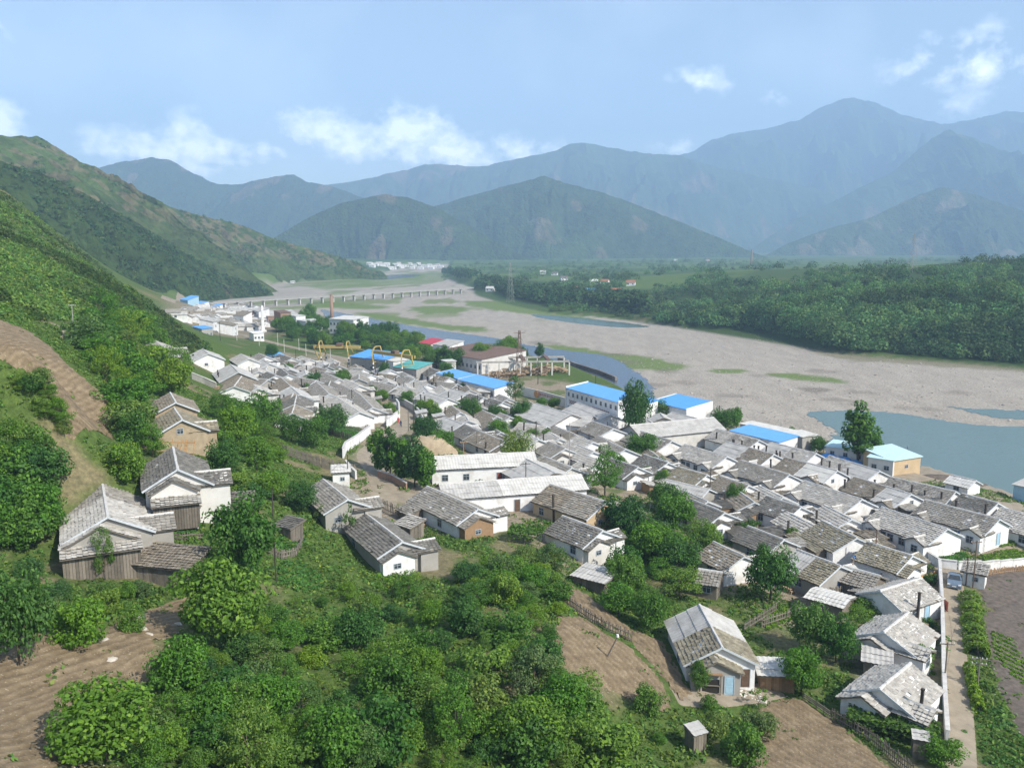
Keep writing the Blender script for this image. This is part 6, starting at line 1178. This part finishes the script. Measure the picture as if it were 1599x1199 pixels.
# ---- the long bridge
A = Vector(onz(322, 473, 1.2)); B = Vector(onz(728, 449, 1.6)); t = empty('bridge', (A.x, A.y, 0), math.atan2(B.y - A.y, B.x - A.x), 'long low concrete bridge on many piers across the dry riverbed', 'bridge'); L = math.hypot(B.x - A.x, B.y - A.y)
MB().box(-6, L + 10, -1.8, 1.8, .3, 1.25).build('deck', MT['concrete'], t)
pm = MB().box(-.45, .45, -1.2, 1.2, -5.8, .3).mesh('pier', MT['conc_pale']); cm = MB().box(-.8, .8, -1.9, 1.9, -.2, .29).mesh('pier_cap', MT['concrete'])
for k in range(25): o = put('pier', pm, t, Matrix.Translation((L * (k + .3) / 25, 0, 0))); put('cap', cm, o, Matrix.Identity(4))
for y in (-2.1, 2.1): MB().beam((-6, y, 2.2), (L + 10, y, 2.2), .1, .12).build('rail', MT['concrete'], t)
# ---- vehicles
def wheel_mesh(r, w): return MB().bar((0, -w / 2, 0), (0, w / 2, 0), r, r, 18).mesh('wheel', MT['dark'])
CARP = simple('grey_blue_car_paint', (.16, .21, .27), .05, 1, .3, 0, .3); p = at(1490, 912); q = at(1488, 935); t = empty('car', p, math.atan2(q.y - p.y, q.x - p.x), 'grey blue saloon car standing in the lane facing the viewer', 'car')
m = bpy.data.meshes.new('car_body'); prof = [(-2.05, .28), (-2.1, .62), (-2.0, .92), (-1.35, .98), (-.75, 1.40), (.35, 1.42), (1.05, .98), (1.85, .86), (2.08, .66), (2.1, .30)]; V_, F_ = [], []
for (x, z) in prof:
    wd = .82 if z < 1.1 else .60; V_ += [(x, -wd, z), (x, wd, z)]
n = len(prof); 
for k in range(n - 1): F_.append((2 * k, 2 * k + 2, 2 * k + 3, 2 * k + 1))
F_.append((0, 1, 2 * n - 1, 2 * n - 2)); F_ += [tuple(2 * k for k in range(n))[::-1], tuple(2 * k + 1 for k in range(n))]
m.from_pydata(V_, [], F_); m.materials.append(CARP); b = link('body', m, t); bv = b.modifiers.new('soft', 'BEVEL'); bv.width = .06; bv.segments = 2; bv.limit_method = 'ANGLE'
g = MB(); g.quad((1.02, -.74, 1.015), (1.02, .74, 1.015), (.40, .60, 1.415), (.40, -.60, 1.415)); MB().quad((1.04, -.70, 1.03), (1.04, .70, 1.03), (.42, .56, 1.40), (.42, -.56, 1.40)).build('windscreen', MT['glass'], t)
MB().quad((-1.36, .70, 1.02), (-1.36, -.70, 1.02), (-.80, -.56, 1.40), (-.80, .56, 1.40)).build('rear_window', MT['glass'], t)
for s in (1, -1):
    MB().quad((-1.1, s * .815, 1.02), (.85, s * .815, 1.02), (.30, s * .63, 1.36), (-.70, s * .63, 1.36)).build('side_window', MT['glass'], t)
    MB().box(1.98, 2.12, s * .62 - .16, s * .62 + .16, .60, .76).build('headlight', MT['white'], t); MB().box(.75, .95, s * .86 - .08, s * .86 + .08, .98, 1.1).build('mirror', CARP, t)
    for x in (-1.3, 1.3): put('wheel', shared('carwheel', lambda: wheel_mesh(.31, .2)), t, Matrix.Translation((x, s * .76, .31)))
MB().box(2.08, 2.13, -.25, .25, .42, .54).build('number_plate', MT['white'], t); MB().box(2.0, 2.16, -.84, .84, .26, .42).build('bumper', CARP, t)
p = at(457, 442.5); q = at(470, 441.5); t = empty('bus', p, math.atan2(q.y - p.y, q.x - p.x), 'small white bus on the pale road under the terraced hill', 'bus'); MB().box(-4.4, 4.4, -1.2, 1.2, .5, 3.2).build('body', MT['white'], t); MB().box(-4.2, 4.2, -1.22, 1.22, 1.7, 2.6).build('window_band', MT['glass'], t)
for x in (-2.8, 2.8):
    for y in (-1.1, 1.1): put('wheel', shared('buswheel', lambda: wheel_mesh(.5, .3)), t, Matrix.Translation((x, y, .5)))
# ---- people on the street
def person(u, v, ang, top, label, step=.12):
    p = at(u, v); t = empty('person', p, ang, label, 'person'); J = [(0, 0, .86), (0, 0, 1.10), (0, .01, 1.34), (0, .02, 1.42), (0, .03, 1.52), (.17, 0, 1.33), (.23, .04, 1.08), (.22, .14, .86), (-.17, 0, 1.33), (-.23, -.04, 1.08), (-.22, .02, .84), (.09, step, .46), (.09, step * 1.4, .06), (.09, step * 1.4 + .14, .03), (-.09, -step, .46), (-.09, -step * 1.6, .06), (-.09, -step * 1.6 + .14, .03)]
    E = [(0, 1), (1, 2), (2, 3), (3, 4), (2, 5), (5, 6), (6, 7), (2, 8), (8, 9), (9, 10), (0, 11), (11, 12), (12, 13), (0, 14), (14, 15), (15, 16)]; R_ = [.14, .13, .13, .06, .10, .06, .05, .035, .06, .05, .035, .085, .05, .04, .085, .05, .04]
    me = bpy.data.meshes.new('person_body'); me.from_pydata(J, E, []); me.materials.append(top); o = link('body', me, t); sk = o.modifiers.new('skin', 'SKIN'); me.skin_vertices.new() if not me.skin_vertices else None
    for i, r in enumerate(R_): me.skin_vertices[0].data[i].radius = (r, r); me.skin_vertices[0].data[i].use_root = i == 0
    o.modifiers.new('smooth', 'SUBSURF').levels = 1; MB().bar((0, .02, 1.50), (0, .02, 1.64), .10, .07, 8).build('hair', MT['dark'], t); return t
person(622, 662, 2.8, simple('red_jacket', (.45, .06, .06), .1, 3, .8, 0), 'person in a red jacket walking up the village street'); person(626, 667, 2.8, simple('dark_blue_clothes', (.05, .06, .10), .1, 3, .8, 0), 'person in dark clothes walking behind the red jacket')
# ---- vine arbours, hedge, crops
def arbour(px, w, d, ang, h, label, leafn=900):
    p = at(*px); t = empty('grape_arbour', p, math.radians(ang), label, 'arbour'); 
    for x in (-w / 2, 0, w / 2):
        for y in (-d / 2, d / 2): MB().bar((x, y, -.4), (x, y, h), .05, .05, 5).build('post', MT['wood'], t)
    r = np.random.RandomState(int(px[0])); n = leafn; P = np.c_[r.uniform(-w / 2 - .3, w / 2 + .3, n), r.uniform(-d / 2 - .3, d / 2 + .3, n), h + r.normal(0, .12, n)]; e = r.rand(n) < .2; P[e, 2] -= r.uniform(0, h * .5, e.sum()); P[e, 1] = np.sign(P[e, 1]) * (d / 2 + .2)
    N = np.array([0, -.1, 1]) + r.normal(0, .45, (n, 3)); N /= np.linalg.norm(N, axis=1)[:, None]; v, f = leaf_quads(P, N, .19, r, .8); link('foliage', mesh_np('vine_foliage', v, f, LF['vine']), t); return t
arbour((1392,1146), 7.0, 2.2, -24, 1.4, 'long vine trellis in front of the lowest lane house', 1600); arbour((1148,895), 4.6, 3.4, -30, 1.9, 'round leafy grape arbour beside the boarded shed', 1300); arbour((822,845), 4.0, 3.2, -10, 1.7, 'leafy arbour on the slope above the picket fence', 1000); arbour((1150,832), 5.6, 3.0, -40, 1.9, 'leafy arbour beside the brown tiled white gable house', 1300)
arbour((700,640), 11, 4, -12, 2.0, 'long vine arbour above the beige wall', 1500); arbour((800,655), 11, 6, -20, 2.0, 'broad vine arbour near the hipped hall', 1800); arbour((760,600), 5, 3, -20, 1.6, 'small green arbour beside the cyan school', 500)
def hedge(px, w, h, label, n=5200):
    C = smooth_poly([tuple(at(u, v))[:2] for u, v in px], 8, False); C = np.array(C); r = np.random.RandomState(5); i = r.randint(0, len(C) - 1, n); a = r.rand(n)[:, None]; q = C[i] * (1 - a) + C[i + 1] * a; th = r.uniform(0, math.pi, n); ln = r.uniform(.75, 1.05, n) * (1 + .25 * np.sin(i * 1.1))
    d = (C[i + 1] - C[i]); d /= np.linalg.norm(d, axis=1)[:, None]; nn = np.c_[-d[:, 1], d[:, 0]]; off = np.cos(th) * ln * w / 2; P = np.c_[q + nn * off[:, None], H(q[:, 0], q[:, 1]) + np.sin(th) ** .7 * ln * h]; N = np.c_[nn * np.cos(th)[:, None], np.sin(th)] + r.normal(0, .4, (n, 3)); N /= np.linalg.norm(N, axis=1)[:, None]
    o0 = at(*px[0]); v, f = leaf_quads(P - np.array(o0), N, .16, r); t = empty('hedge', o0, 0, label, 'hedge'); link('foliage', mesh_np('hedge_foliage', v, f, LF['light']), t)
    for k in range(0, len(C), 3): z = H(C[k][0], C[k][1]); MB().bar((C[k][0] - o0.x, C[k][1] - o0.y, z - o0.z - .2), (C[k][0] - o0.x, C[k][1] - o0.y, z - o0.z + h * .7), .06, .03, 5).build('stem', BARK, t)
hedge([(1513,936),(1516,960),(1519,985),(1523,1010),(1526,1026)], 2.2, 1.25, 'tall green hedge along the right side of the lane'); hedge([(1512,1045),(1517,1070),(1523,1095),(1529,1112)], 1.0, .9, 'low green hedge below the tall one on the lane', 2200)
def crop(P, sp, label, ang, size=.22, mat='green', lift=.12, dens=4.5, name='crop_rows'):
    PP = polyat(P); xs = [p[0] for p in PP]; ys = [p[1] for p in PP]; c, s = math.cos(ang), math.sin(ang); r = np.random.RandomState(int(P[0][0])); n = int((max(xs) - min(xs)) * (max(ys) - min(ys)) * dens * 3); x = r.uniform(min(xs), max(xs), n); y = r.uniform(min(ys), max(ys), n)
    q = -x * s + y * c; q2 = np.round(q / sp) * sp + r.normal(0, .1, n); x, y = x - (q2 - q) * s, y + (q2 - q) * c; k = inpoly(x, y, PP); x, y = x[k], y[k]
    scatter(name, np.c_[x, y, H(x, y) + lift], np.full(len(x), size), 10, size * .6, LF['scrub'], label, .8, np.tile({'green': (.75, 1.05, 1.1), 'lime': (1.35, 1.35, .8)}[mat], (len(x), 1)) * r.uniform(.8, 1.2, (len(x), 1)), 3)
crop([(425,885),(470,878),(498,898),(508,922),(470,925),(435,912)], .85, 'rows of dark green potato plants by the tall slope pole', 1.15); crop([(1462,872),(1505,862),(1520,876),(1500,884),(1475,882)], .8, 'green vegetable bed behind the curved white wall', .3); crop([(1530,868),(1580,858),(1610,866),(1600,880),(1545,882)], .8, 'bright green vegetable bed at the right edge behind the white wall', .3, .22, 'lime'); crop([(1535,838),(1575,830),(1600,840),(1590,850),(1550,856)], .9, 'upper vegetable bed beside the row house gable', .3, .2, 'lime')
crop([(262,822),(300,818),(305,836),(264,838)], .4, 'dense dark bean patch between two hillside houses', .2, .26, 'green', .2, 8); crop([(505,662),(560,668),(572,678),(545,686),(512,676)], .6, 'vegetable plot beside the street wall', .3, .25); crop([(1525,1100),(1560,1105),(1600,1150),(1600,1215),(1535,1215)], 1.1, 'young green rows at the bottom right corner', -1.1, .17, 'green', .1, 1.6); crop([(1180,955),(1225,945),(1240,965),(1200,985)], .7, 'green garden bed above the panel roofed house', .2, .2, 'lime'); crop([(440,835),(470,825),(478,850),(445,862),(425,855)], .6, 'round overgrown garden plot on the slope', .3, .25); crop([(1545,985),(1580,1000),(1610,1050),(1600,1075),(1555,1030)], 1.0, 'weedy green strip beside the hedge', -1.0, .2, 'lime')
# ---- coop, stones, heaps, tarpaulins, boulders
p = at(1108, 1078); t = empty('wooden_coop', p, math.radians(-8), 'two tier wooden animal coop beside the pale blue front door', 'coop')
for x in (-1, 1):
    for y in (-.5, .5): MB().beam((x * .95, y, -.2), (x * .95, y, 1.9), .1, .1).build('post', MT['wood'], t)
MB().box(-1.1, 1.1, -.65, .65, 1.9, 2.0).build('top_board', MT['wood_brown'], t); MB().box(-1.0, 1.0, -.55, .55, .75, .85).build('shelf', MT['wood'], t); MB().box(-.85, .85, -.45, .45, .86, 1.35).build('cage', MT['dark'], t); MB().box(-.85, .85, -.45, .45, .05, .7).build('lower_cage', MT['dark'], t)
STONE = simple('field_stone', (.34, .31, .27), .3, 2, .95, .5, isl=.4); PALE = simple('white_stones', (.62, .60, .56), .15, 2, .9, .2, isl=.3)
def rockmesh(seed):
    r = np.random.RandomState(seed); import bmesh; bm = bmesh.new(); bmesh.ops.create_icosphere(bm, subdivisions=2, radius=1); 
    for v in bm.verts: n_ = v.co.normalized(); v.co = n_ * (1 + .35 * (fbm(np.array([n_.x * 1.5 + seed * 7]), np.array([n_.y * 1.5 + n_.z * 2]), 3, seed)[0] - .5) * 2); v.co.z *= .62
    me = bpy.data.meshes.new('boulder'); bm.to_mesh(me); bm.free(); me.materials.append(STONE); return me
RM = [rockmesh(k) for k in range(4)]
for u, v, s, lb in ((222,985,.55,'largest grey boulder on the bank path below the plank house'), (232,992,.4,'grey boulder touching the largest one on the bank path'), (277,975,.35,'lone stone beside the footpath up to the outbuilding'), (174,1032,.5,'grey slab stone lying in the bottom left field'), (218,965,.4,'brown boulder at the top of the bank path'), (165,1000,.35,'stone at the foot of the field edge bush'), (1172,1085,.4,'stone at the rim of the swept yard'), (1190,1095,.5,'boulder on the stone edge under the swept yard'), (860,1040,.35,'stone at the lower left rim of the bare brown field'), (890,1060,.3,'small stone on the rubble below the bare brown field')):
    p = at(u, v); o = link('boulder', RM[int(u) % 4], None, p); o.scale = (s, s * .8, s); o.rotation_euler = (0, 0, u); tag(o, lb, 'boulder', 'boulders')
def pebbles(name, P, size, mat, label, seed=1):
    r = np.random.RandomState(seed); n = len(P); b = np.array([(1, 0, 0), (-1, 0, 0), (0, 1, 0), (0, -1, 0), (0, 0, 1), (0, 0, -.3)], float); V = b[None] * (size[:, None, None] * r.uniform(.5, 1.2, (n, 6, 1))); V[:, :, 2] *= .6; V = V + P[:, None, :]
    f = np.array([(0, 2, 4), (2, 1, 4), (1, 3, 4), (3, 0, 4), (2, 0, 5), (1, 2, 5), (3, 1, 5), (0, 3, 5)]); F_ = (np.arange(n)[:, None, None] * 6 + f[None]).reshape(-1, 3); tag(link(name, mesh_np(name, V.reshape(-1, 3), F_, mat)), label, kind='stuff')
r = np.random.RandomState(9); uv = []
while len(uv) < 9000:
    u = r.uniform(700, 1620); v = r.uniform(500, 760); q = onz(u, v, BED)
    uv.append(q)
P = np.array(uv); k = sdist(P[:, 0], P[:, 1], RIVP) < -3
for w_ in WATP: k &= ~inpoly(P[:, 0], P[:, 1], w_)
P = P[k]; sz = r.uniform(.15, .42, len(P)) * (1 + 1.2 * (r.rand(len(P)) < .08)); pebbles('river_stones', P, sz, STONE, 'loose grey stones scattered over the dry riverbed', 3)
q = at(1167, 1082); P = np.array([(q.x + r.normal(0, .6), q.y + r.normal(0, .5), 0) for _ in range(60)]); P[:, 2] = H(P[:, 0], P[:, 1]) + .05; pebbles('white_stones', P, r.uniform(.08, .2, 60), PALE, 'patch of white stones in the swept yard', 4)
P = np.array([tuple(at(u, v)) for u, v in [(r.uniform(860, 960), r.uniform(1040, 1130)) for _ in range(200)] + [(r.uniform(1150, 1240), r.uniform(1085, 1120)) for _ in range(120)] + [(r.uniform(200, 300), r.uniform(970, 1010)) for _ in range(80)] + [(r.uniform(0, 230), r.uniform(1020, 1199)) for _ in range(260)] + [(r.uniform(1550, 1599), r.uniform(930, 1150)) for _ in range(200)] + [(r.uniform(1360, 1560), r.uniform(722, 790)) for _ in range(300)] + [(r.uniform(520, 760), r.uniform(940, 1130)) for _ in range(160)]]); pebbles('loose_stones', P, r.uniform(.035, .11, len(P)), STONE, 'pale stones and rubble on the bare slopes and fields', 6)
def tarp(u, v, w, d, h, label, mat='blue_roof'):
    p = at(u, v); g = np.linspace(-1, 1, 15); X, Y = np.meshgrid(g, g); Z = h * (1 - np.maximum(np.abs(X), np.abs(Y)) ** 3) * (.65 + .6 * fbm(X * 2 + u, Y * 2, 3, 3)); i = np.arange(225).reshape(15, 15); f = np.stack([i[:-1, :-1], i[:-1, 1:], i[1:, 1:], i[1:, :-1]], -1).reshape(-1, 4)
    tag(link('tarpaulin', mesh_np('tarpaulin', np.c_[X.ravel() * w / 2, Y.ravel() * d / 2, Z.ravel()], f, MT[mat], None, True), None, p), label, 'tarpaulin', 'blue tarpaulins')
tarp(429, 556, 7, 4, 1.6, 'blue tarpaulin heap at the edge of the upper village'); tarp(1298, 717, 5, 3, 1.4, 'blue tarpaulin covering goods left of the poplar clump'); tarp(1316, 722, 4, 3, 1.2, 'blue tarpaulin under the poplar clump'); tarp(1336, 726, 3, 2, 1.0, 'smallest blue tarpaulin right of the poplar clump')
def heap(u, v, w, d, h, mat, label, name='earth_heap', cat='heap'):
    p = at(u, v); g = np.linspace(-1, 1, 19); X, Y = np.meshgrid(g, g); R_ = np.hypot(X, Y); Z = h * np.clip(1 - R_ ** 2, -.2, 1) * (.7 + .6 * fbm(X * 3 + u, Y * 3, 3, 7)); i = np.arange(361).reshape(19, 19); f = np.stack([i[:-1, :-1], i[:-1, 1:], i[1:, 1:], i[1:, :-1]], -1).reshape(-1, 4); tag(link(name, mesh_np(name, np.c_[X.ravel() * w / 2, Y.ravel() * d / 2, Z.ravel()], f, mat, None, True), None, p), label, cat)
heap(722, 745, 9, 4, 1.2, road_mat, 'low earth heap in front of the first long white building'); heap(668, 706, 12, 6, 3.4, MT['mud'], 'brown thatched mound roof behind the street trees', 'thatched_mound', 'mound'); heap(1094, 694, 9, 4, 1.6, MT['soot'], 'burnt black debris between the workshop and the row house', 'debris_heap'); heap(1462, 747, 11, 4, .9, dark_soil, 'dark spoil heap on the earth bank by the river shed'); heap(1510, 757, 9, 4, .8, dark_soil, 'second spoil heap behind the small hut on the bank'); heap(1350, 805, 4, 2.4, .8, MT['soot'], 'dark fuel heap beside a row house'); heap(1236, 722, 5, 3, 1.2, MT['wood'], 'collapsed shed debris beside the half tiled house', 'debris_heap')
p = at(1474, 951); t = empty('gate', p, math.radians(88), 'dark red gate leaf standing in the lane by the white wall', 'gate'); MB().box(-.9, .9, -.04, .04, .1, 1.3).build('leaf', MT['red_door'], t); MB().beam((-.9, -.06, .15), (.9, -.06, 1.2), .06, .06).build('brace', MT['brown_door'], t)
p = at(1418, 728); t = empty('hoist', p, .6, 'small yellow hoist boom beside the tan river shed', 'hoist'); MB().beam((0, 0, 0), (-1.6, 0, 3.6), .25, .25).build('boom', YEL, t); MB().box(-1, 1.4, -.8, .8, .3, 1.3).build('cab', YEL, t); MB().box(-1.2, 1.5, -.9, .9, 0, .35).build('track', MT['dark'], t); MB().beam((-1.6, 0, 3.6), (-2.6, 0, 1.8), .2, .2).build('arm', YEL, t)
# ---- slogan wall marks
o = SLOG; P0 = at(813, 617); P1 = at(886, 637); d = (P1 - P0); Lw = math.hypot(d.x, d.y); nx_, ny_ = d.y / Lw, -d.x / Lw; m = MB(); z0 = 1.5
for k in range(13):
    a = .42 + k * .036; c = d * a; hh = .75; w = .32
    for (x0, x1, zz0, zz1) in ((-w, w, 0, .14), (-w, w, .5, .62), (-.08, .08, 0, hh), (w - .12, w, .1, hh)) if k % 2 else ((-w, w, .58, .72), (-w, -w + .12, 0, hh), (-.1, w, .2, .34), (.1, .22, -.05, .6)):
        q0 = c + Vector((d.x, d.y, 0)) / Lw * x0; q1 = c + Vector((d.x, d.y, 0)) / Lw * x1; e = Vector((nx_, ny_, 0)); zz = c.z
        m.quad(*(Vector((q.x, q.y, zz + z0 + h_)) + e * .15 for q, h_ in ((q0, zz0), (q1, zz0), (q1, zz1), (q0, zz1))))
m.build('slogan_character', MT['red_door'], o); m = MB(); c = d * .36
m.prism([Vector((c.x, c.y, c.z + 1.6)) + Vector((d.x, d.y, 0)) / Lw * (1.1 * math.cos(k * math.pi / 8)) + Vector((0, 0, 1.1 * math.sin(k * math.pi / 8))) + Vector((nx_, ny_, 0)) * .14 for k in range(16)], Vector((nx_, ny_, 0)) * .06); m.build('round_emblem', MT['orange'], o)
# ---- small sheds and yard fences between the houses
def in_house(p, m=.2):
    for t, L, W_ in HOUSES:
        dx, dy = p[0] - t.location.x, p[1] - t.location.y
        if abs(dx) + abs(dy) > 40: continue
        c, s = math.cos(-t.rotation_euler.z), math.sin(-t.rotation_euler.z)
        if abs(dx * c - dy * s) < L / 2 + m and abs(dx * s + dy * c) < W_ / 2 + m: return True
    return False
rr = random.Random(21); done = 0; tries = 0; SH = []
SR = [[(420,575),(560,600),(700,625),(800,640),(950,690),(1080,740),(1000,760),(860,700),(700,665),(560,640),(480,620)], [(960,740),(1130,720),(1330,760),(1540,800),(1440,860),(1330,880),(1200,870),(1060,800)]]
while done < 74 and tries < 3000:
    tries += 1; P = SR[done % 2]; u = rr.uniform(min(p[0] for p in P), max(p[0] for p in P)); v = rr.uniform(min(p[1] for p in P), max(p[1] for p in P))
    if not inpoly(np.array([u]), np.array([v]), P)[0]: continue
    p = at(u, v)
    if in_house(p, 1.0) or any((p - q).length < 4 for q in SH) or any(inpoly(np.array([p.x]), np.array([p.y]), R_)[0] for R_ in RPOLY): continue
    SH.append(p); done += 1; rk = rr.choice(['tile_grey', 'tile_brown', 'sheet', 'tile_light', 'tile_dark'])
    o = hut(u, v, rr.uniform(2.4, 4), rr.uniform(1.8, 2.6), rr.uniform(1.4, 1.8), rr.choice([-74, 16, 106]) + rr.uniform(-6, 6), rr.choice(['wood', 'offwhite', 'greywall', 'wood_brown']), rk, '', 'shed', 'shed', .35, False, .25); o['group'] = 'small sheds between the village houses'; SH_ = (u, o, rk, done % 2); BYS = globals().setdefault('BYS', []); BYS.append(SH_)
NM = {'tile_grey': 'grey tiled', 'tile_brown': 'brown tiled', 'sheet': 'smooth grey roofed', 'tile_light': 'pale tiled', 'tile_dark': 'dark tiled'}
for side, wh_ in ((1, 'upper village'), (0, 'right hand village')):
    for rk in NM:
        for i, (u, o, _, _) in enumerate(sorted([b for b in BYS if b[2] == rk and b[3] == side], key=lambda b: b[0])): o['label'] = 'small %s shed, %s such from left, between houses of the %s' % (NM[rk], ORDW[min(i, 29)], wh_)
FARQ.sort(key=lambda a: a[0]); RNM = {'cement_tile_light': 'pale tiled', 'weathered_grey_sheet': 'grey sheet', 'pale_cement_sheet': 'whitish sheet', 'cement_tile_grey': 'grey tiled', 'cement_tile_brown': 'brown tiled'}; cnt_ = {}
for u, o in FARQ:
    rm = [c for c in o.children if c.name.startswith('roof')][0].data.materials[0].name; k = RNM[rm]; i = cnt_.get(k, 0); cnt_[k] = i + 1; o['label'] = 'far quarter house with %s roof, %s such from left, by the bridge' % (k, ORDW[min(i, 29)])
# ---- distant villages
def far_house(u, v, L, W_, h, rise, wall, roof, label, group, ang):
    p = at(u, v); o = empty('house', p, ang, label, 'house', group); gable_wall(-L / 2, L / 2, -W_ / 2, W_ / 2, h, rise, -1).build('wall', MT[wall], o); slabroof(o, [((-L / 2 - .3, 0, h + rise + .05), (1, 0, 0), Vector((0, s * W_ / 2, -rise)).normalized(), L + .6, math.hypot(W_ / 2, rise) + .4) for s in (1, -1)], 'roof', .14, MT[roof])
    for k in (-1, 1): window(o, k * L * .25, -W_ / 2, 1, -math.pi / 2, 1.2, 1.2)
rr = random.Random(4)
for k in range(26): u = 578 + k * 4.4 + rr.uniform(-1, 1); far_house(u, rr.uniform(413, 421), rr.uniform(9, 14), 7, 3.6, 2.2, 'white', rr.choice(['sheet_pale', 'sheet', 'tile_light']), 'white house of the distant riverside village, %s from its left end' % ORDW[k], 'distant riverside village', rr.uniform(-.4, .4))
for u, v, rf, lb in ((806,453,'blue_roof','white house with a blue roof among the far bank poplars'), (766,455,'sheet_pale','white house nearest the right end of the bridge'), (848,428,'sheet_pale','white house high among the far bank woods'), (866,430,'tile_dark','dark roofed house among the far bank woods'), (880,438,'tile_dark','grey roofed house below the high white house on the far bank'), (920,459,'blue_roof','blue roofed house in a far bank clearing'), (902,456,'tile_red','brick red roofed house left of the clearing house'), (944,444,'tile_red','brick red roofed house by the far bank meadow'), (928,444,'white','small white house by the far bank meadow'), (962,459,'tile_red','brick red roofed house in the meadow edge trees'), (985,446,'tile_red','brick roofed house at the edge of the far bank hill'), (1055,408,'sheet_pale','white house at the foot of the far mountain'), (1105,408,'tile_red','reddish house at the foot of the far mountain')): far_house(u, v, 8.5, 6, 3.2, 2.0, 'white', rf, lb, 'houses on the far bank', rr.uniform(-.4, .4))
p = at(1173, 413); t = empty('smokestack', p, 0, 'distant thin smokestack on the far plain', 'smokestack'); MB().bar((0, 0, 0), (0, 0, 30), 2.2, 1.4, 10).build('shaft', MT['brickred'], t)
for u, v, h, lb in ((1424,425,28,'thin lattice pylon on the wooded rise at the right'), (797,472,34,'thin lattice pylon before the far bank poplars')):
    p = at(u, v); t = empty('lattice_pylon', p, .4, lb, 'pylon')
    def lp2(k, z): w = 2.2 * (1 - z / h) + .3; return Vector(((-1, 1, 1, -1)[k] * w, (-1, -1, 1, 1)[k] * w, z))
    for k in range(4): MB().beam(lp2(k, -.5), lp2(k, h), .12, .12).build('leg', MT['concrete'], t)
    m = MB()
    for s in range(8):
        for k in range(4): m.beam(lp2(k, s * h / 8), lp2((k + 1) % 4, (s + 1) * h / 8), .07, .07)
    m.build('bracing', MT['concrete'], t); MB().beam((-4, 0, h * .85), (4, 0, h * .85), .25, .25).build('cross_arm', MT['concrete'], t)

rr = random.Random(8); ST = []
LOGM = []
for k in range(3):
    m = MB()
    for i in range(26): x = (i % 9) * .17 - .75; z = (i // 9) * .16 + .09; m.bar((x, -.35 + rr.uniform(-.06, .06), z), (x + rr.uniform(-.03, .03), .35 + rr.uniform(-.06, .06), z), .08, .07, 6)
    LOGM.append(m.mesh('firewood', LOG))
cands = [h for h in HOUSES if dep(h[0].location) < 190]; rr.shuffle(cands)
for i, (t, L, W_) in enumerate(cands[:34]):
    s = rr.choice([-1, 1]); x = rr.uniform(-L * .35, L * .35); c, sn = math.cos(t.rotation_euler.z), math.sin(t.rotation_euler.z); y = s * (W_ / 2 + 1.1); px_, py_ = t.location.x + x * c - y * sn, t.location.y + x * sn + y * c
    if in_house((px_, py_), .3) or 'infill' in t['label'] or t['label'].split(',')[0] in ST: continue
    o = link('firewood_stack', LOGM[i % 3], None, (px_, py_, H(px_, py_))); o.rotation_euler = (0, 0, t.rotation_euler.z + rr.uniform(-.2, .2)); o.scale = (1.2, 1.2, 1.3)
    b = t['label'].split(',')[0]; b = t['label'] if b in ST else b; ST.append(b); tag(o, ('firewood stack beside the ' + ' '.join(b.split()[:12])), 'firewood', 'firewood stacks')
